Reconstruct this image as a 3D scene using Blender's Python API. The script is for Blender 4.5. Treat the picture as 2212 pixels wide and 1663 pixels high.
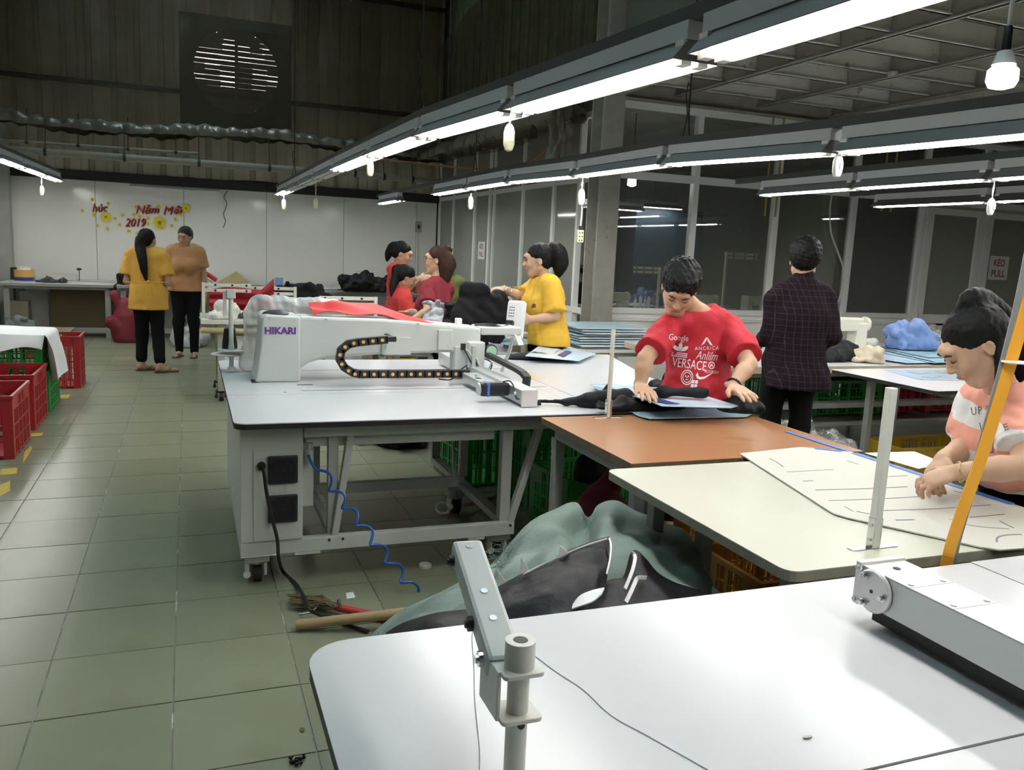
import bpy, bmesh, math, random
import numpy as np
from mathutils import Vector, Matrix

for o in list(bpy.data.objects): bpy.data.objects.remove(o)
SC = bpy.context.scene
COL = SC.collection

# ------------------------------------------------------------------ camera
FPX, CX, CY, CAMH = 1810.0, 1106.0, 831.5, 1.49
CM = np.array([[0.9333522, -0.3560785, 0.0454079], [-0.0145644, -0.1639589, -0.9863597], [0.3586665, 0.9199596, -0.1582174]])        # rows: right, down, forward (world axes)
cam = bpy.data.objects.new('camera', bpy.data.cameras.new('camera'))
COL.objects.link(cam)
cam.data.sensor_fit = 'HORIZONTAL'; cam.data.sensor_width = 36.0
cam.data.lens = 36.0 * FPX / 2212.0
cam.data.clip_start = 0.02; cam.data.clip_end = 100
r_, d_, f_ = CM
cam.matrix_world = Matrix(((r_[0], -d_[0], -f_[0], 0), (r_[1], -d_[1], -f_[1], 0),
                           (r_[2], -d_[2], -f_[2], CAMH), (0, 0, 0, 1)))
SC.camera = cam

# ------------------------------------------------------------------ world, exposure
w = bpy.data.worlds.new('world'); SC.world = w; w.use_nodes = True
w.node_tree.nodes['Background'].inputs[0].default_value = (0.75, 0.85, 1.0, 1)
w.node_tree.nodes['Background'].inputs[1].default_value = 3.4
SC.view_settings.view_transform = 'Standard'
SC.view_settings.look = 'None'
SC.view_settings.gamma = 1.0
SC.view_settings.use_curve_mapping = False
SC.view_settings.exposure = 1.6
TUBE = 10.0                     # emission strength of the fluorescent tubes

# ------------------------------------------------------------------ measuring helpers
# a point seen in the photograph at a known height (ZP), depth line (YP) or side line (XP) of the room
def ray(px, py):
    return CM.T @ np.array([(px - CX) / FPX, (py - CY) / FPX, 1.0])
def ZP(px, py, z=0.0):
    d = ray(px, py); t = (z - CAMH) / d[2]; return Vector((d[0]*t, d[1]*t, z))
def YP(px, py, y):
    d = ray(px, py); t = y / d[1]; return Vector((d[0]*t, y, CAMH + d[2]*t))
def XP(px, py, x):
    d = ray(px, py); t = x / d[0]; return Vector((x, d[1]*t, CAMH + d[2]*t))
def DP(px, py, depth):
    d = ray(px, py); return Vector((d[0]*depth, d[1]*depth, CAMH + d[2]*depth))

# ------------------------------------------------------------------ materials
MATS = {}
def mat(name, col=(.8, .8, .8), rough=.5, metal=0.0, spec=.5, noise=None, bump=None, emit=None, dirt=None, coat=0):
    if name in MATS: return MATS[name]
    m = bpy.data.materials.new(name); m.use_nodes = True; MATS[name] = m
    nt = m.node_tree; N = nt.nodes; L = nt.links
    b = N['Principled BSDF']
    b.inputs['Base Color'].default_value = (*col, 1); b.inputs['Roughness'].default_value = rough
    b.inputs['Metallic'].default_value = metal; b.inputs['Specular IOR Level'].default_value = spec
    if coat: b.inputs['Coat Weight'].default_value = coat
    tc = None
    def tcn():
        nonlocal tc
        if tc is None: tc = N.new('ShaderNodeTexCoord')
        return tc.outputs['Object']
    if noise:
        sc, amt = noise
        n = N.new('ShaderNodeTexNoise'); n.inputs['Scale'].default_value = sc; n.inputs['Detail'].default_value = 5
        L.new(tcn(), n.inputs['Vector'])
        mx = N.new('ShaderNodeMix'); mx.data_type = 'RGBA'
        c2 = tuple(max(0, c * (1 - amt)) for c in col); c1 = tuple(min(1, c * (1 + amt * .6)) for c in col)
        mx.inputs[6].default_value = (*c2, 1); mx.inputs[7].default_value = (*c1, 1)
        L.new(n.outputs['Fac'], mx.inputs[0]); out = mx.outputs[2]
        if dirt:
            n2 = N.new('ShaderNodeTexNoise'); n2.inputs['Scale'].default_value = dirt[0]; n2.inputs['Detail'].default_value = 8
            L.new(tcn(), n2.inputs['Vector'])
            rp = N.new('ShaderNodeValToRGB'); rp.color_ramp.elements[0].position = dirt[1]; rp.color_ramp.elements[1].position = min(1, dirt[1] + .12)
            L.new(n2.outputs['Fac'], rp.inputs['Fac'])
            m2 = N.new('ShaderNodeMix'); m2.data_type = 'RGBA'; m2.inputs[7].default_value = (*dirt[2], 1)
            L.new(rp.outputs['Color'], m2.inputs[0]); L.new(out, m2.inputs[6]); out = m2.outputs[2]
        L.new(out, b.inputs['Base Color'])
    if bump:
        n = N.new('ShaderNodeTexNoise'); n.inputs['Scale'].default_value = bump[0]; n.inputs['Detail'].default_value = 4
        L.new(tcn(), n.inputs['Vector'])
        bp = N.new('ShaderNodeBump'); bp.inputs['Strength'].default_value = bump[1]; bp.inputs['Distance'].default_value = bump[2] if len(bump) > 2 else .01
        L.new(n.outputs['Fac'], bp.inputs['Height']); L.new(bp.outputs['Normal'], b.inputs['Normal'])
    if emit:
        b.inputs['Emission Color'].default_value = (*emit[0], 1); b.inputs['Emission Strength'].default_value = emit[1]
    return m
def film_mat(name, tint, fac, rough, bumps=None, gl=(1, 1, 1), solid=0.0, solidcol=(.5, .5, .5)):
    """clear sheet or pane: mostly see-through, with a glossy reflection"""
    m = bpy.data.materials.new(name); m.use_nodes = True; MATS[name] = m
    nt = m.node_tree; N = nt.nodes; L = nt.links
    for n in list(N): N.remove(n)
    out = N.new('ShaderNodeOutputMaterial'); tr = N.new('ShaderNodeBsdfTransparent'); tr.inputs[0].default_value = (*tint, 1)
    g = N.new('ShaderNodeBsdfGlossy'); g.inputs['Roughness'].default_value = rough; g.inputs['Color'].default_value = (*gl, 1)
    fr = N.new('ShaderNodeFresnel'); fr.inputs[0].default_value = 1.5
    ad = N.new('ShaderNodeMath'); ad.operation = 'ADD'; ad.inputs[1].default_value = fac; L.new(fr.outputs[0], ad.inputs[0])
    mx = N.new('ShaderNodeMixShader'); L.new(ad.outputs[0], mx.inputs[0]); L.new(tr.outputs[0], mx.inputs[1]); L.new(g.outputs[0], mx.inputs[2])
    res = mx.outputs[0]
    if solid > 0:
        df = N.new('ShaderNodeBsdfDiffuse'); df.inputs[0].default_value = (*solidcol, 1)
        m2 = N.new('ShaderNodeMixShader'); m2.inputs[0].default_value = solid
        L.new(res, m2.inputs[1]); L.new(df.outputs[0], m2.inputs[2]); res = m2.outputs[0]
    if bumps:
        tc = N.new('ShaderNodeTexCoord'); n = N.new('ShaderNodeTexNoise'); n.inputs['Scale'].default_value = bumps[0]; n.inputs['Detail'].default_value = 3
        mp = N.new('ShaderNodeMapping'); mp.inputs['Scale'].default_value = bumps[2] if len(bumps) > 2 else (1, 1, 1)
        L.new(tc.outputs['Object'], mp.inputs[0]); L.new(mp.outputs[0], n.inputs['Vector'])
        bp = N.new('ShaderNodeBump'); bp.inputs['Strength'].default_value = bumps[1]; bp.inputs['Distance'].default_value = .05
        L.new(n.outputs['Fac'], bp.inputs['Height']); L.new(bp.outputs[0], g.inputs['Normal']); L.new(bp.outputs[0], fr.inputs['Normal'])
    L.new(res, out.inputs[0])
    return m

# ------------------------------------------------------------------ mesh builder
def V(*a): return Vector(a[0] if len(a) == 1 else a)
class MB:
    def __init__(s): s.v = []; s.f = []
    def add(s, vs, fs):
        o = len(s.v); s.v += [tuple(v) for v in vs]; s.f += [tuple(i + o for i in f) for f in fs]; return s
    def box(s, x0, x1, y0, y1, z0, z1):
        return s.add([(x0,y0,z0),(x1,y0,z0),(x1,y1,z0),(x0,y1,z0),(x0,y0,z1),(x1,y0,z1),(x1,y1,z1),(x0,y1,z1)],
                     [(0,3,2,1),(4,5,6,7),(0,1,5,4),(1,2,6,5),(2,3,7,6),(3,0,4,7)])
    def obox(s, c, ax, ay, az, hx, hy, hz):
        c = V(c); ax = V(ax).normalized(); ay = V(ay).normalized(); az = V(az).normalized()
        vs = [c + ax*hx*i + ay*hy*j + az*hz*k for k in (-1, 1) for (i, j) in ((-1,-1),(1,-1),(1,1),(-1,1))]
        return s.add(vs, [(0,3,2,1),(4,5,6,7),(0,1,5,4),(1,2,6,5),(2,3,7,6),(3,0,4,7)])
    def bar(s, p, q, w, h, up=(0, 0, 1)):
        """rectangular bar from p to q; w across, h along up"""
        p = V(p); q = V(q); d = (q - p); L = d.length; d.normalize(); u = V(up)
        sd = d.cross(u)
        if sd.length < 1e-5: sd = d.cross(V((1, 0, 0)))
        sd.normalize(); u = sd.cross(d).normalized()
        return s.obox((p + q) / 2, d, sd, u, L / 2, w / 2, h / 2)
    def cyl(s, p, q, r, n=12, r2=None, cap=True):
        p = V(p); q = V(q); r2 = r if r2 is None else r2; d = (q - p).normalized()
        a = d.cross(V((0, 0, 1)));  a = a if a.length > 1e-3 else d.cross(V((1, 0, 0)))
        a.normalize(); b = d.cross(a)
        vs = []
        for k in range(n):
            t = 2 * math.pi * k / n; e = a * math.cos(t) + b * math.sin(t); vs += [p + e * r, q + e * r2]
        fs = [(2*k, 2*((k+1) % n), 2*((k+1) % n)+1, 2*k+1) for k in range(n)]
        if cap: fs += [tuple(2*k for k in reversed(range(n))), tuple(2*k+1 for k in range(n))]
        return s.add(vs, fs)
    def tube(s, pts, r, n=8, cap=True):
        pts = [V(p) for p in pts]; m = len(pts); rs = r if isinstance(r, (list, tuple)) else [r] * m
        prev = None; vs = []
        for i in range(m):
            d = (pts[min(i+1, m-1)] - pts[max(i-1, 0)])
            d = d.normalized() if d.length > 1e-9 else V((0, 0, 1))
            if prev is None:
                a = d.cross(V((0, 0, 1))); a = a if a.length > 1e-3 else d.cross(V((1, 0, 0)))
            else: a = prev - d * prev.dot(d)
            a.normalize(); prev = a; b = d.cross(a)
            for k in range(n):
                t = 2 * math.pi * k / n; vs.append(pts[i] + (a * math.cos(t) + b * math.sin(t)) * rs[i])
        fs = [(i*n+k, i*n+(k+1) % n, (i+1)*n+(k+1) % n, (i+1)*n+k) for i in range(m-1) for k in range(n)]
        if cap: fs += [tuple(reversed(range(n))), tuple((m-1)*n+k for k in range(n))]
        return s.add(vs, fs)
    def prism(s, poly, z0, z1):
        n = len(poly)
        vs = [(x, y, z0) for x, y in poly] + [(x, y, z1) for x, y in poly]
        fs = [tuple(reversed(range(n))), tuple(range(n, 2*n))] + [(k, (k+1) % n, n+(k+1) % n, n+k) for k in range(n)]
        return s.add(vs, fs)
    def prism_on(s, poly, o, u, v, t):
        """polygon in the plane o + u,v; thickness t along u x v"""
        o = V(o); u = V(u).normalized(); v = V(v).normalized(); n_ = u.cross(v); n = len(poly)
        vs = [o + u*a + v*b for a, b in poly] + [o + u*a + v*b + n_*t for a, b in poly]
        fs = [tuple(reversed(range(n))), tuple(range(n, 2*n))] + [(k, (k+1) % n, n+(k+1) % n, n+k) for k in range(n)]
        return s.add(vs, fs)
    def lathe(s, prof, c=(0, 0, 0), n=20, axis='z'):
        vs = []; c = V(c)
        for r, h in prof:
            for k in range(n):
                t = 2 * math.pi * k / n; x, y = r * math.cos(t), r * math.sin(t)
                p = V((x, y, h)) if axis == 'z' else (V((h, x, y)) if axis == 'x' else V((y, h, x)))
                vs.append(c + p)
        m = len(prof)
        fs = [(i*n+k, i*n+(k+1) % n, (i+1)*n+(k+1) % n, (i+1)*n+k) for i in range(m-1) for k in range(n)]
        fs += [tuple(reversed(range(n))), tuple((m-1)*n+k for k in range(n))]
        return s.add(vs, fs)
    def ball(s, c, rx, ry=None, rz=None, n=10, m=6):
        ry = rx if ry is None else ry; rz = rx if rz is None else rz; c = V(c); vs = []; fs = []
        for i in range(1, m):
            ph = math.pi * i / m
            for k in range(n):
                t = 2 * math.pi * k / n; vs.append(c + V((rx*math.sin(ph)*math.cos(t), ry*math.sin(ph)*math.sin(t), rz*math.cos(ph))))
        vs += [c + V((0, 0, rz)), c - V((0, 0, rz))]; T = len(vs) - 2
        for i in range(m-2):
            for k in range(n): fs.append((i*n+k, (i+1)*n+k, (i+1)*n+(k+1) % n, i*n+(k+1) % n))
        for k in range(n): fs.append((T, k, (k+1) % n)); fs.append((T+1, (m-2)*n+(k+1) % n, (m-2)*n+k))
        return s.add(vs, fs)
    def grid(s, fn, nu, nv, thick=0.0, nrm=None):
        """surface fn(u,v) for u,v in 0..1; thick > 0 gives it a back side"""
        P = [[V(fn(i / nu, j / nv)) for j in range(nv + 1)] for i in range(nu + 1)]
        idx = lambda i, j: i * (nv + 1) + j
        top = [P[i][j] for i in range(nu+1) for j in range(nv+1)]
        fs = [(idx(i, j), idx(i+1, j), idx(i+1, j+1), idx(i, j+1)) for i in range(nu) for j in range(nv)]
        if thick <= 0: return s.add(top, fs)
        bot = []
        for i in range(nu+1):
            for j in range(nv+1):
                a = P[min(i+1, nu)][j] - P[max(i-1, 0)][j]; b = P[i][min(j+1, nv)] - P[i][max(j-1, 0)]
                n_ = a.cross(b); n_ = n_.normalized() if n_.length > 1e-12 else V((0, 0, 1)); bot.append(P[i][j] - n_ * thick)
        M_ = len(top)
        fs += [tuple(M_ + k for k in reversed(f)) for f in fs]
        for i in range(nu):
            fs.append((idx(i, 0), M_+idx(i, 0), M_+idx(i+1, 0), idx(i+1, 0))); fs.append((idx(i, nv), idx(i+1, nv), M_+idx(i+1, nv), M_+idx(i, nv)))
        for j in range(nv):
            fs.append((idx(0, j), idx(0, j+1), M_+idx(0, j+1), M_+idx(0, j))); fs.append((idx(nu, j), M_+idx(nu, j), M_+idx(nu, j+1), idx(nu, j+1)))
        return s.add(top + bot, fs)
    def mesh(s, name, off=None):
        me = bpy.data.meshes.new(name)
        vs = s.v if off is None else [(x - off[0], y - off[1], z - off[2]) for x, y, z in s.v]
        me.from_pydata(vs, [], s.f); me.update(); return me
    def build(s, name, m, parent=None, smooth=False, bevel=0, local=False):
        off = None
        if parent is not None and not local:
            off = worldloc(parent)
        o = bpy.data.objects.new(name, s.mesh(name, off)); COL.objects.link(o)
        o.data.materials.append(m if not isinstance(m, str) else MATS[m])
        if parent is not None: o.parent = parent
        if smooth:
            smooth_mesh(o.data, smooth if not isinstance(smooth, bool) else 40)
        if bevel:
            b = o.modifiers.new('bevel', 'BEVEL'); b.width = bevel; b.segments = 2; b.limit_method = 'ANGLE'; b.angle_limit = .7
        return o
def worldloc(o):
    p = V((0, 0, 0))
    while o is not None: p = p + o.location; o = o.parent
    return p
def smooth_mesh(me, ang=40):
    for p in me.polygons: p.use_smooth = True
    if ang < 170:
        try: me.set_sharp_from_angle(angle=math.radians(ang))
        except Exception: pass
def tag(o, label=None, cat=None, group=None, kind=None):
    if label: o['label'] = label
    if cat: o['category'] = cat
    if group: o['group'] = group
    if kind: o['kind'] = kind
    return o
def thing(name, label, cat, loc=(0, 0, 0), group=None, rz=0):
    o = bpy.data.objects.new(name, None); COL.objects.link(o); o.empty_display_size = .1
    o.location = loc; o.rotation_euler = (0, 0, rz)
    return tag(o, label, cat, group)
def struct(name, mb, m, parent=None, **k):
    o = mb.build(name, m, parent, **k)
    if parent is None: o['kind'] = 'structure'
    return o
def copy_tree(o, parent=None):
    c = o.copy(); COL.objects.link(c)
    if parent is not None: c.parent = parent
    for ch in list(o.children): copy_tree(ch, c)
    return c
def text_mesh(txt, size=1.0, shear=0.0, extrude=0.0, bold=0.0, spacing=1.0):
    """lettering as a mesh, centred on its own middle, in the x,y plane"""
    cu = bpy.data.curves.new('lettering', 'FONT'); cu.body = txt; cu.size = size; cu.shear = shear
    cu.extrude = extrude; cu.offset = bold; cu.align_x = 'CENTER'; cu.align_y = 'CENTER'; cu.resolution_u = 3; cu.space_character = spacing
    ob = bpy.data.objects.new('lettering', cu); COL.objects.link(ob)
    dg = bpy.context.evaluated_depsgraph_get(); dg.update()
    me = bpy.data.meshes.new_from_object(ob.evaluated_get(dg))
    bpy.data.objects.remove(ob); bpy.data.curves.remove(cu); me.materials.clear()
    return me
def text_obj(name, txt, m, o, u, v, size, parent=None, fit=None, **k):
    """lettering laid on the plane through o with axes u (reading) and v (up)"""
    me = text_mesh(txt, size, **k); u = V(u).normalized(); v = V(v).normalized(); n = u.cross(v)
    sx = 1.0
    if fit:
        xs = [q.co.x for q in me.vertices]; sx = fit / (max(xs) - min(xs))
    off = worldloc(parent) if parent is not None else V((0, 0, 0)); o = V(o)
    for q in me.vertices: q.co = o + u * q.co.x * sx + v * q.co.y + n * q.co.z - off
    ob = bpy.data.objects.new(name, me); COL.objects.link(ob); me.materials.append(m)
    if parent is not None: ob.parent = parent
    return ob
def rounded(x0, x1, y0, y1, r, n=5, corners=(1, 1, 1, 1)):
    """outline of a rectangle with rounded corners (order: x0y0, x1y0, x1y1, x0y1)"""
    out = []
    for (cx, cy, a0, on) in ((x0, y0, 180, corners[0]), (x1, y0, 270, corners[1]), (x1, y1, 0, corners[2]), (x0, y1, 90, corners[3])):
        if not on: out.append((cx, cy)); continue
        ox = cx + (r if cx == x0 else -r); oy = cy + (r if cy == y0 else -r)
        for k in range(n + 1):
            t = math.radians(a0 + 90 * k / n); out.append((ox + r * math.cos(t), oy + r * math.sin(t)))
    return out
def arcpts(fn, n): return [fn(i / n) for i in range(n + 1)]
def catmull(P, n=8):
    P = [V(p) for p in P]; out = []
    for i in range(len(P) - 1):
        p0 = P[max(i-1, 0)]; p1 = P[i]; p2 = P[i+1]; p3 = P[min(i+2, len(P)-1)]
        for k in range(n):
            t = k / n
            out.append(.5 * ((2*p1) + (p2-p0)*t + (2*p0-5*p1+4*p2-p3)*t*t + (3*p1-p0-3*p2+p3)*t**3))
    out.append(P[-1]); return out

# ------------------------------------------------------------------ organic modeller (signed distance + surface nets)
class SDF:
    def __init__(s, lo, hi, h):
        s.lo = np.array(lo, float); s.h = h
        s.n = np.maximum(4, np.ceil((np.array(hi, float) - s.lo) / h).astype(int) + 1)
        s.F = np.full(tuple(s.n), 1.0, np.float32)
        s.ax = [(s.lo[i] + h * np.arange(s.n[i])).astype(np.float32) for i in range(3)]
    def win(s, lo, hi):
        a = np.clip(np.floor((np.array(lo) - s.lo) / s.h).astype(int), 0, s.n); b = np.clip(np.ceil((np.array(hi) - s.lo) / s.h).astype(int) + 1, 0, s.n)
        if np.any(b <= a): return None
        sl = tuple(slice(a[i], b[i]) for i in range(3))
        return sl, s.ax[0][sl[0]][:, None, None], s.ax[1][sl[1]][None, :, None], s.ax[2][sl[2]][None, None, :]
    def put(s, sl, d, k, mode):
        A = s.F[sl]
        if mode == 'add':
            if k > 0:
                hh = np.maximum(k - np.abs(A - d), 0) / k; s.F[sl] = np.minimum(A, d) - hh * hh * k * .25
            else: s.F[sl] = np.minimum(A, d)
        else:
            d = -d
            if k > 0:
                hh = np.maximum(k - np.abs(A - d), 0) / k; s.F[sl] = np.maximum(A, d) + hh * hh * k * .25
            else: s.F[sl] = np.maximum(A, d)
    def cone(s, a, b, ra, rb=None, k=.02, flat=None, mode='add', cut=False):
        """capsule of changing radius; flat=(axis, f) squeezes its section to f along axis"""
        a = np.array(a, float); b = np.array(b, float); rb = ra if rb is None else rb
        R = max(ra, rb) + k + 3 * s.h
        W = s.win(np.minimum(a, b) - R, np.maximum(a, b) + R)
        if W is None: return s
        sl, x, y, z = W
        px, py, pz = x - a[0], y - a[1], z - a[2]; ab = b - a; L2 = max(ab @ ab, 1e-12)
        t = np.clip((px * ab[0] + py * ab[1] + pz * ab[2]) / L2, 0, 1)
        qx, qy, qz = px - t * ab[0], py - t * ab[1], pz - t * ab[2]
        sc = 1.0
        if flat:
            n = np.array(flat[0], float); n /= np.linalg.norm(n); f = flat[1]
            dn = (qx * n[0] + qy * n[1] + qz * n[2]); e = dn * (1 / f - 1)
            qx, qy, qz = qx + e * n[0], qy + e * n[1], qz + e * n[2]; sc = (f + 1) / 2
        d = (np.sqrt(qx*qx + qy*qy + qz*qz) - (ra + (rb - ra) * t)) * sc
        if cut:
            e = ab / math.sqrt(L2); d = np.maximum(d, (x - b[0]) * e[0] + (y - b[1]) * e[1] + (z - b[2]) * e[2])
        s.put(sl, d.astype(np.float32), k, mode); return s
    def ell(s, c, r, R=None, k=.02, mode='add'):
        """ellipsoid; R columns are its axes"""
        c = np.array(c, float); r = np.array(r, float); m = r.max() + k + 3 * s.h
        W = s.win(c - m, c + m)
        if W is None: return s
        sl, x, y, z = W; px, py, pz = x - c[0], y - c[1], z - c[2]
        R = np.eye(3) if R is None else R
        u = [(px * R[0, i] + py * R[1, i] + pz * R[2, i]) / r[i] for i in range(3)]
        q = np.sqrt(u[0]**2 + u[1]**2 + u[2]**2); g = np.sqrt((u[0]/r[0])**2 + (u[1]/r[1])**2 + (u[2]/r[2])**2) + 1e-6
        d = q * (q - 1) / g
        s.put(sl, d.astype(np.float32), k, mode); return s
    def obox(s, c, hs, R=None, k=.01, rnd=.01, mode='add'):
        c = np.array(c, float); hs = np.array(hs, float); m = np.linalg.norm(hs) + k + 3 * s.h
        W = s.win(c - m, c + m)
        if W is None: return s
        sl, x, y, z = W; px, py, pz = x - c[0], y - c[1], z - c[2]
        R = np.eye(3) if R is None else R
        q = [np.abs(px * R[0, i] + py * R[1, i] + pz * R[2, i]) - (hs[i] - rnd) for i in range(3)]
        d = np.sqrt(np.maximum(q[0], 0)**2 + np.maximum(q[1], 0)**2 + np.maximum(q[2], 0)**2) + np.minimum(np.maximum(q[0], np.maximum(q[1], q[2])), 0) - rnd
        s.put(sl, d.astype(np.float32), k, mode); return s
    def half(s, c, n, k=.0):
        """keep only the side of the plane that n points away from"""
        n = np.array(n, float); n /= np.linalg.norm(n); c = np.array(c, float)
        x, y, z = s.ax[0][:, None, None], s.ax[1][None, :, None], s.ax[2][None, None, :]
        d = (x - c[0]) * n[0] + (y - c[1]) * n[1] + (z - c[2]) * n[2]
        s.put(tuple(slice(0, q) for q in s.n), -d.astype(np.float32), k, 'sub'); return s
    def wrinkle(s, amp, freq, seed=0, n=5, aniso=(1, 1, 1), ridge=False):
        """cloth folds: wavy displacement of the surface"""
        rg = np.random.RandomState(seed); x, y, z = s.ax[0][:, None, None], s.ax[1][None, :, None], s.ax[2][None, None, :]
        T = 0
        for i in range(n):
            v = rg.normal(size=3) * np.array(aniso); v = v / np.linalg.norm(v) * freq * rg.uniform(.6, 1.5); v2 = rg.normal(size=3) * freq * .35
            w_ = np.sin(x * v[0] + y * v[1] + z * v[2] + rg.uniform(0, 6) + 1.3 * np.sin(x * v2[0] + y * v2[1] + z * v2[2] + rg.uniform(0, 6)))
            T = T + ((1 - 2 * np.abs(w_)) if ridge else w_)
        s.F += (amp * T / math.sqrt(n)).astype(np.float32); return s
    def crumple(s, amp, freq, seed=0, n=4):
        """sharp folds: triangle waves in random directions, slightly bent"""
        rg = np.random.RandomState(seed); x, y, z = s.ax[0][:, None, None], s.ax[1][None, :, None], s.ax[2][None, None, :]
        T = 0
        for i in range(n):
            v = rg.normal(size=3); v = v / np.linalg.norm(v) * freq * rg.uniform(.6, 1.6); v2 = rg.normal(size=3) * freq * .3
            q = (x * v[0] + y * v[1] + z * v[2] + .8 * np.sin(x * v2[0] + y * v2[1] + z * v2[2] + rg.uniform(0, 6))) / 6.2832 + rg.rand()
            T = T + (4 * np.abs(q - np.floor(q + .5)) - 1)
        s.F += (amp * T / math.sqrt(n)).astype(np.float32); return s
    def mesh(s, name, off=(0, 0, 0)):
        F = s.F.copy()
        for ax_ in range(3):
            sl = [slice(None)] * 3
            for e in (0, -1): sl[ax_] = e; F[tuple(sl)] = np.maximum(F[tuple(sl)], s.h)
        S = F < 0
        c = np.zeros(tuple(np.array(F.shape) - 1), np.uint8)
        corners = [(i, j, k) for i in (0, 1) for j in (0, 1) for k in (0, 1)]
        nx, ny, nz = c.shape
        for (i, j, k) in corners: c += S[i:i+nx, j:j+ny, k:k+nz]
        act = (c > 0) & (c < 8); I = np.argwhere(act); N_ = len(I)
        ids = np.full(c.shape, -1, np.int64); ids[act] = np.arange(N_)
        pos = np.zeros((N_, 3)); cnt = np.zeros(N_)
        val = {cr: F[I[:, 0]+cr[0], I[:, 1]+cr[1], I[:, 2]+cr[2]] for cr in corners}
        for a in corners:
            for ax_ in range(3):
                if a[ax_]: continue
                b = list(a); b[ax_] = 1; b = tuple(b); v0, v1 = val[a], val[b]; m = (v0 < 0) != (v1 < 0)
                t = np.where(m, v0 / np.where(m, v0 - v1, 1), 0); p = np.tile(np.array(a, float), (N_, 1)); p[:, ax_] += t
                pos[m] += p[m]; cnt[m] += 1
        pos = (I + pos / np.maximum(cnt, 1)[:, None]) * s.h + s.lo - np.array(off)
        quads = []
        for ax_ in range(3):
            o1, o2 = (ax_ + 1) % 3, (ax_ + 2) % 3
            A = S.take(range(F.shape[ax_]-1), axis=ax_); B = S.take(range(1, F.shape[ax_]), axis=ax_)
            E = np.argwhere(A != B); E = E[(E[:, o1] > 0) & (E[:, o2] > 0) & (E[:, o1] < F.shape[o1]-1) & (E[:, o2] < F.shape[o2]-1)]
            if len(E) == 0: continue
            sg = A[E[:, 0], E[:, 1], E[:, 2]]
            q = []
            for d1, d2 in ((-1, -1), (0, -1), (0, 0), (-1, 0)):
                e = E.copy(); e[:, o1] += d1; e[:, o2] += d2; q.append(ids[e[:, 0], e[:, 1], e[:, 2]])
            q = np.stack(q, 1); q[~sg] = q[~sg][:, ::-1]; quads.append(q)
        q = np.concatenate(quads) if quads else np.zeros((0, 4), int)
        me = bpy.data.meshes.new(name); me.vertices.add(N_); me.vertices.foreach_set('co', pos.astype(np.float32).ravel())
        me.loops.add(len(q) * 4); me.loops.foreach_set('vertex_index', q.astype(np.int32).ravel())
        me.polygons.add(len(q)); me.polygons.foreach_set('loop_start', np.arange(0, len(q) * 4, 4, dtype=np.int32))
        me.polygons.foreach_set('use_smooth', np.ones(len(q), bool)); me.update(calc_edges=True); me.validate()
        return me
    def build(s, name, m, parent=None):
        off = worldloc(parent) if parent is not None else V((0, 0, 0))
        o = bpy.data.objects.new(name, s.mesh(name, off)); COL.objects.link(o); o.data.materials.append(m)
        if parent is not None: o.parent = parent
        return o
# ================================================================== MATERIALS OF THE ROOM
M_tile = mat('floor_tile', (.215, .228, .150), .30, noise=(3.0, .15), bump=(120, .06, .002), dirt=(1.6, .60, (.16, .165, .105)))
# every tile a slightly different shade
_nt = M_tile.node_tree; _b = _nt.nodes['Principled BSDF']; _oi = _nt.nodes.new('ShaderNodeObjectInfo')
_src = _b.inputs['Base Color'].links[0].from_socket; _hs = _nt.nodes.new('ShaderNodeHueSaturation')
_mr = _nt.nodes.new('ShaderNodeMapRange'); _mr.inputs[3].default_value = .9; _mr.inputs[4].default_value = 1.08
_nt.links.new(_oi.outputs['Random'], _mr.inputs[0]); _nt.links.new(_mr.outputs[0], _hs.inputs['Value'])
_nt.links.new(_src, _hs.inputs['Color']); _nt.links.new(_hs.outputs[0], _b.inputs['Base Color'])
M_grout = mat('grout', (.26, .25, .2), .9, noise=(9, .5), dirt=(6, .55, (.62, .62, .55)))
M_mark = mat('yellow_floor_paint', (.62, .43, .06), .6, noise=(30, .4))
M_panel = mat('white_wall_panel', (.90, .89, .83), .16, noise=(1.2, .05))
M_tin = mat('corrugated_tin', (.60, .54, .43), .38, .15, noise=(2.2, .3), bump=(30, .1))
M_tin2 = mat('corrugated_tin_green', (.36, .43, .29), .5, .1, noise=(8, .45))
M_dark = mat('dark_steel', (.028, .026, .022), .6)
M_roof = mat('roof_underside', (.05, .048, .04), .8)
M_beam = mat('painted_beam', (.42, .40, .35), .6, noise=(6, .25), dirt=(5, .62, (.16, .14, .11)))
M_joist = mat('painted_joist', (.82, .81, .74), .6, noise=(5, .2), dirt=(7, .66, (.2, .18, .15)))  # paler than the beams: light on the joist faces put into the colour
M_deck = mat('deck_board', (.20, .195, .175), .8, noise=(3, .2))  # darkened to imitate the shade between the joists
M_alu = mat('white_aluminium', (.90, .90, .88), .35)
M_alu2 = mat('white_infill_panel', (.90, .90, .86), .35)
M_glass = film_mat('window_glass', (.80, .82, .80), .05, .02, solid=.09, solidcol=(.42, .42, .39))  # grey share in the panes mimics dust and reflected light
M_glass2 = film_mat('hazy_glass', (.55, .57, .54), .03, .08, solid=.45, solidcol=(.55, .56, .50))
M_film = film_mat('plastic_film', (.78, .76, .70), .06, .22, bumps=(3, .55, (1, 1, .4)), gl=(.85, .80, .70), solid=.16, solidcol=(.26, .22, .16))
M_film2 = film_mat('plastic_film_folds', (.8, .78, .7), .12, .18, bumps=(9, .8), solid=.55, solidcol=(.27, .25, .20))
M_pipe = mat('grey_pipe', (.33, .31, .25), .6, noise=(20, .2))
M_concrete = mat('grey_plaster', (.42, .42, .39), .8, noise=(5, .25))
M_red = mat('red_letters', (.62, .035, .02), .4)
M_redd = mat('dark_letter_edge', (.06, .02, .015), .6)
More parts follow.
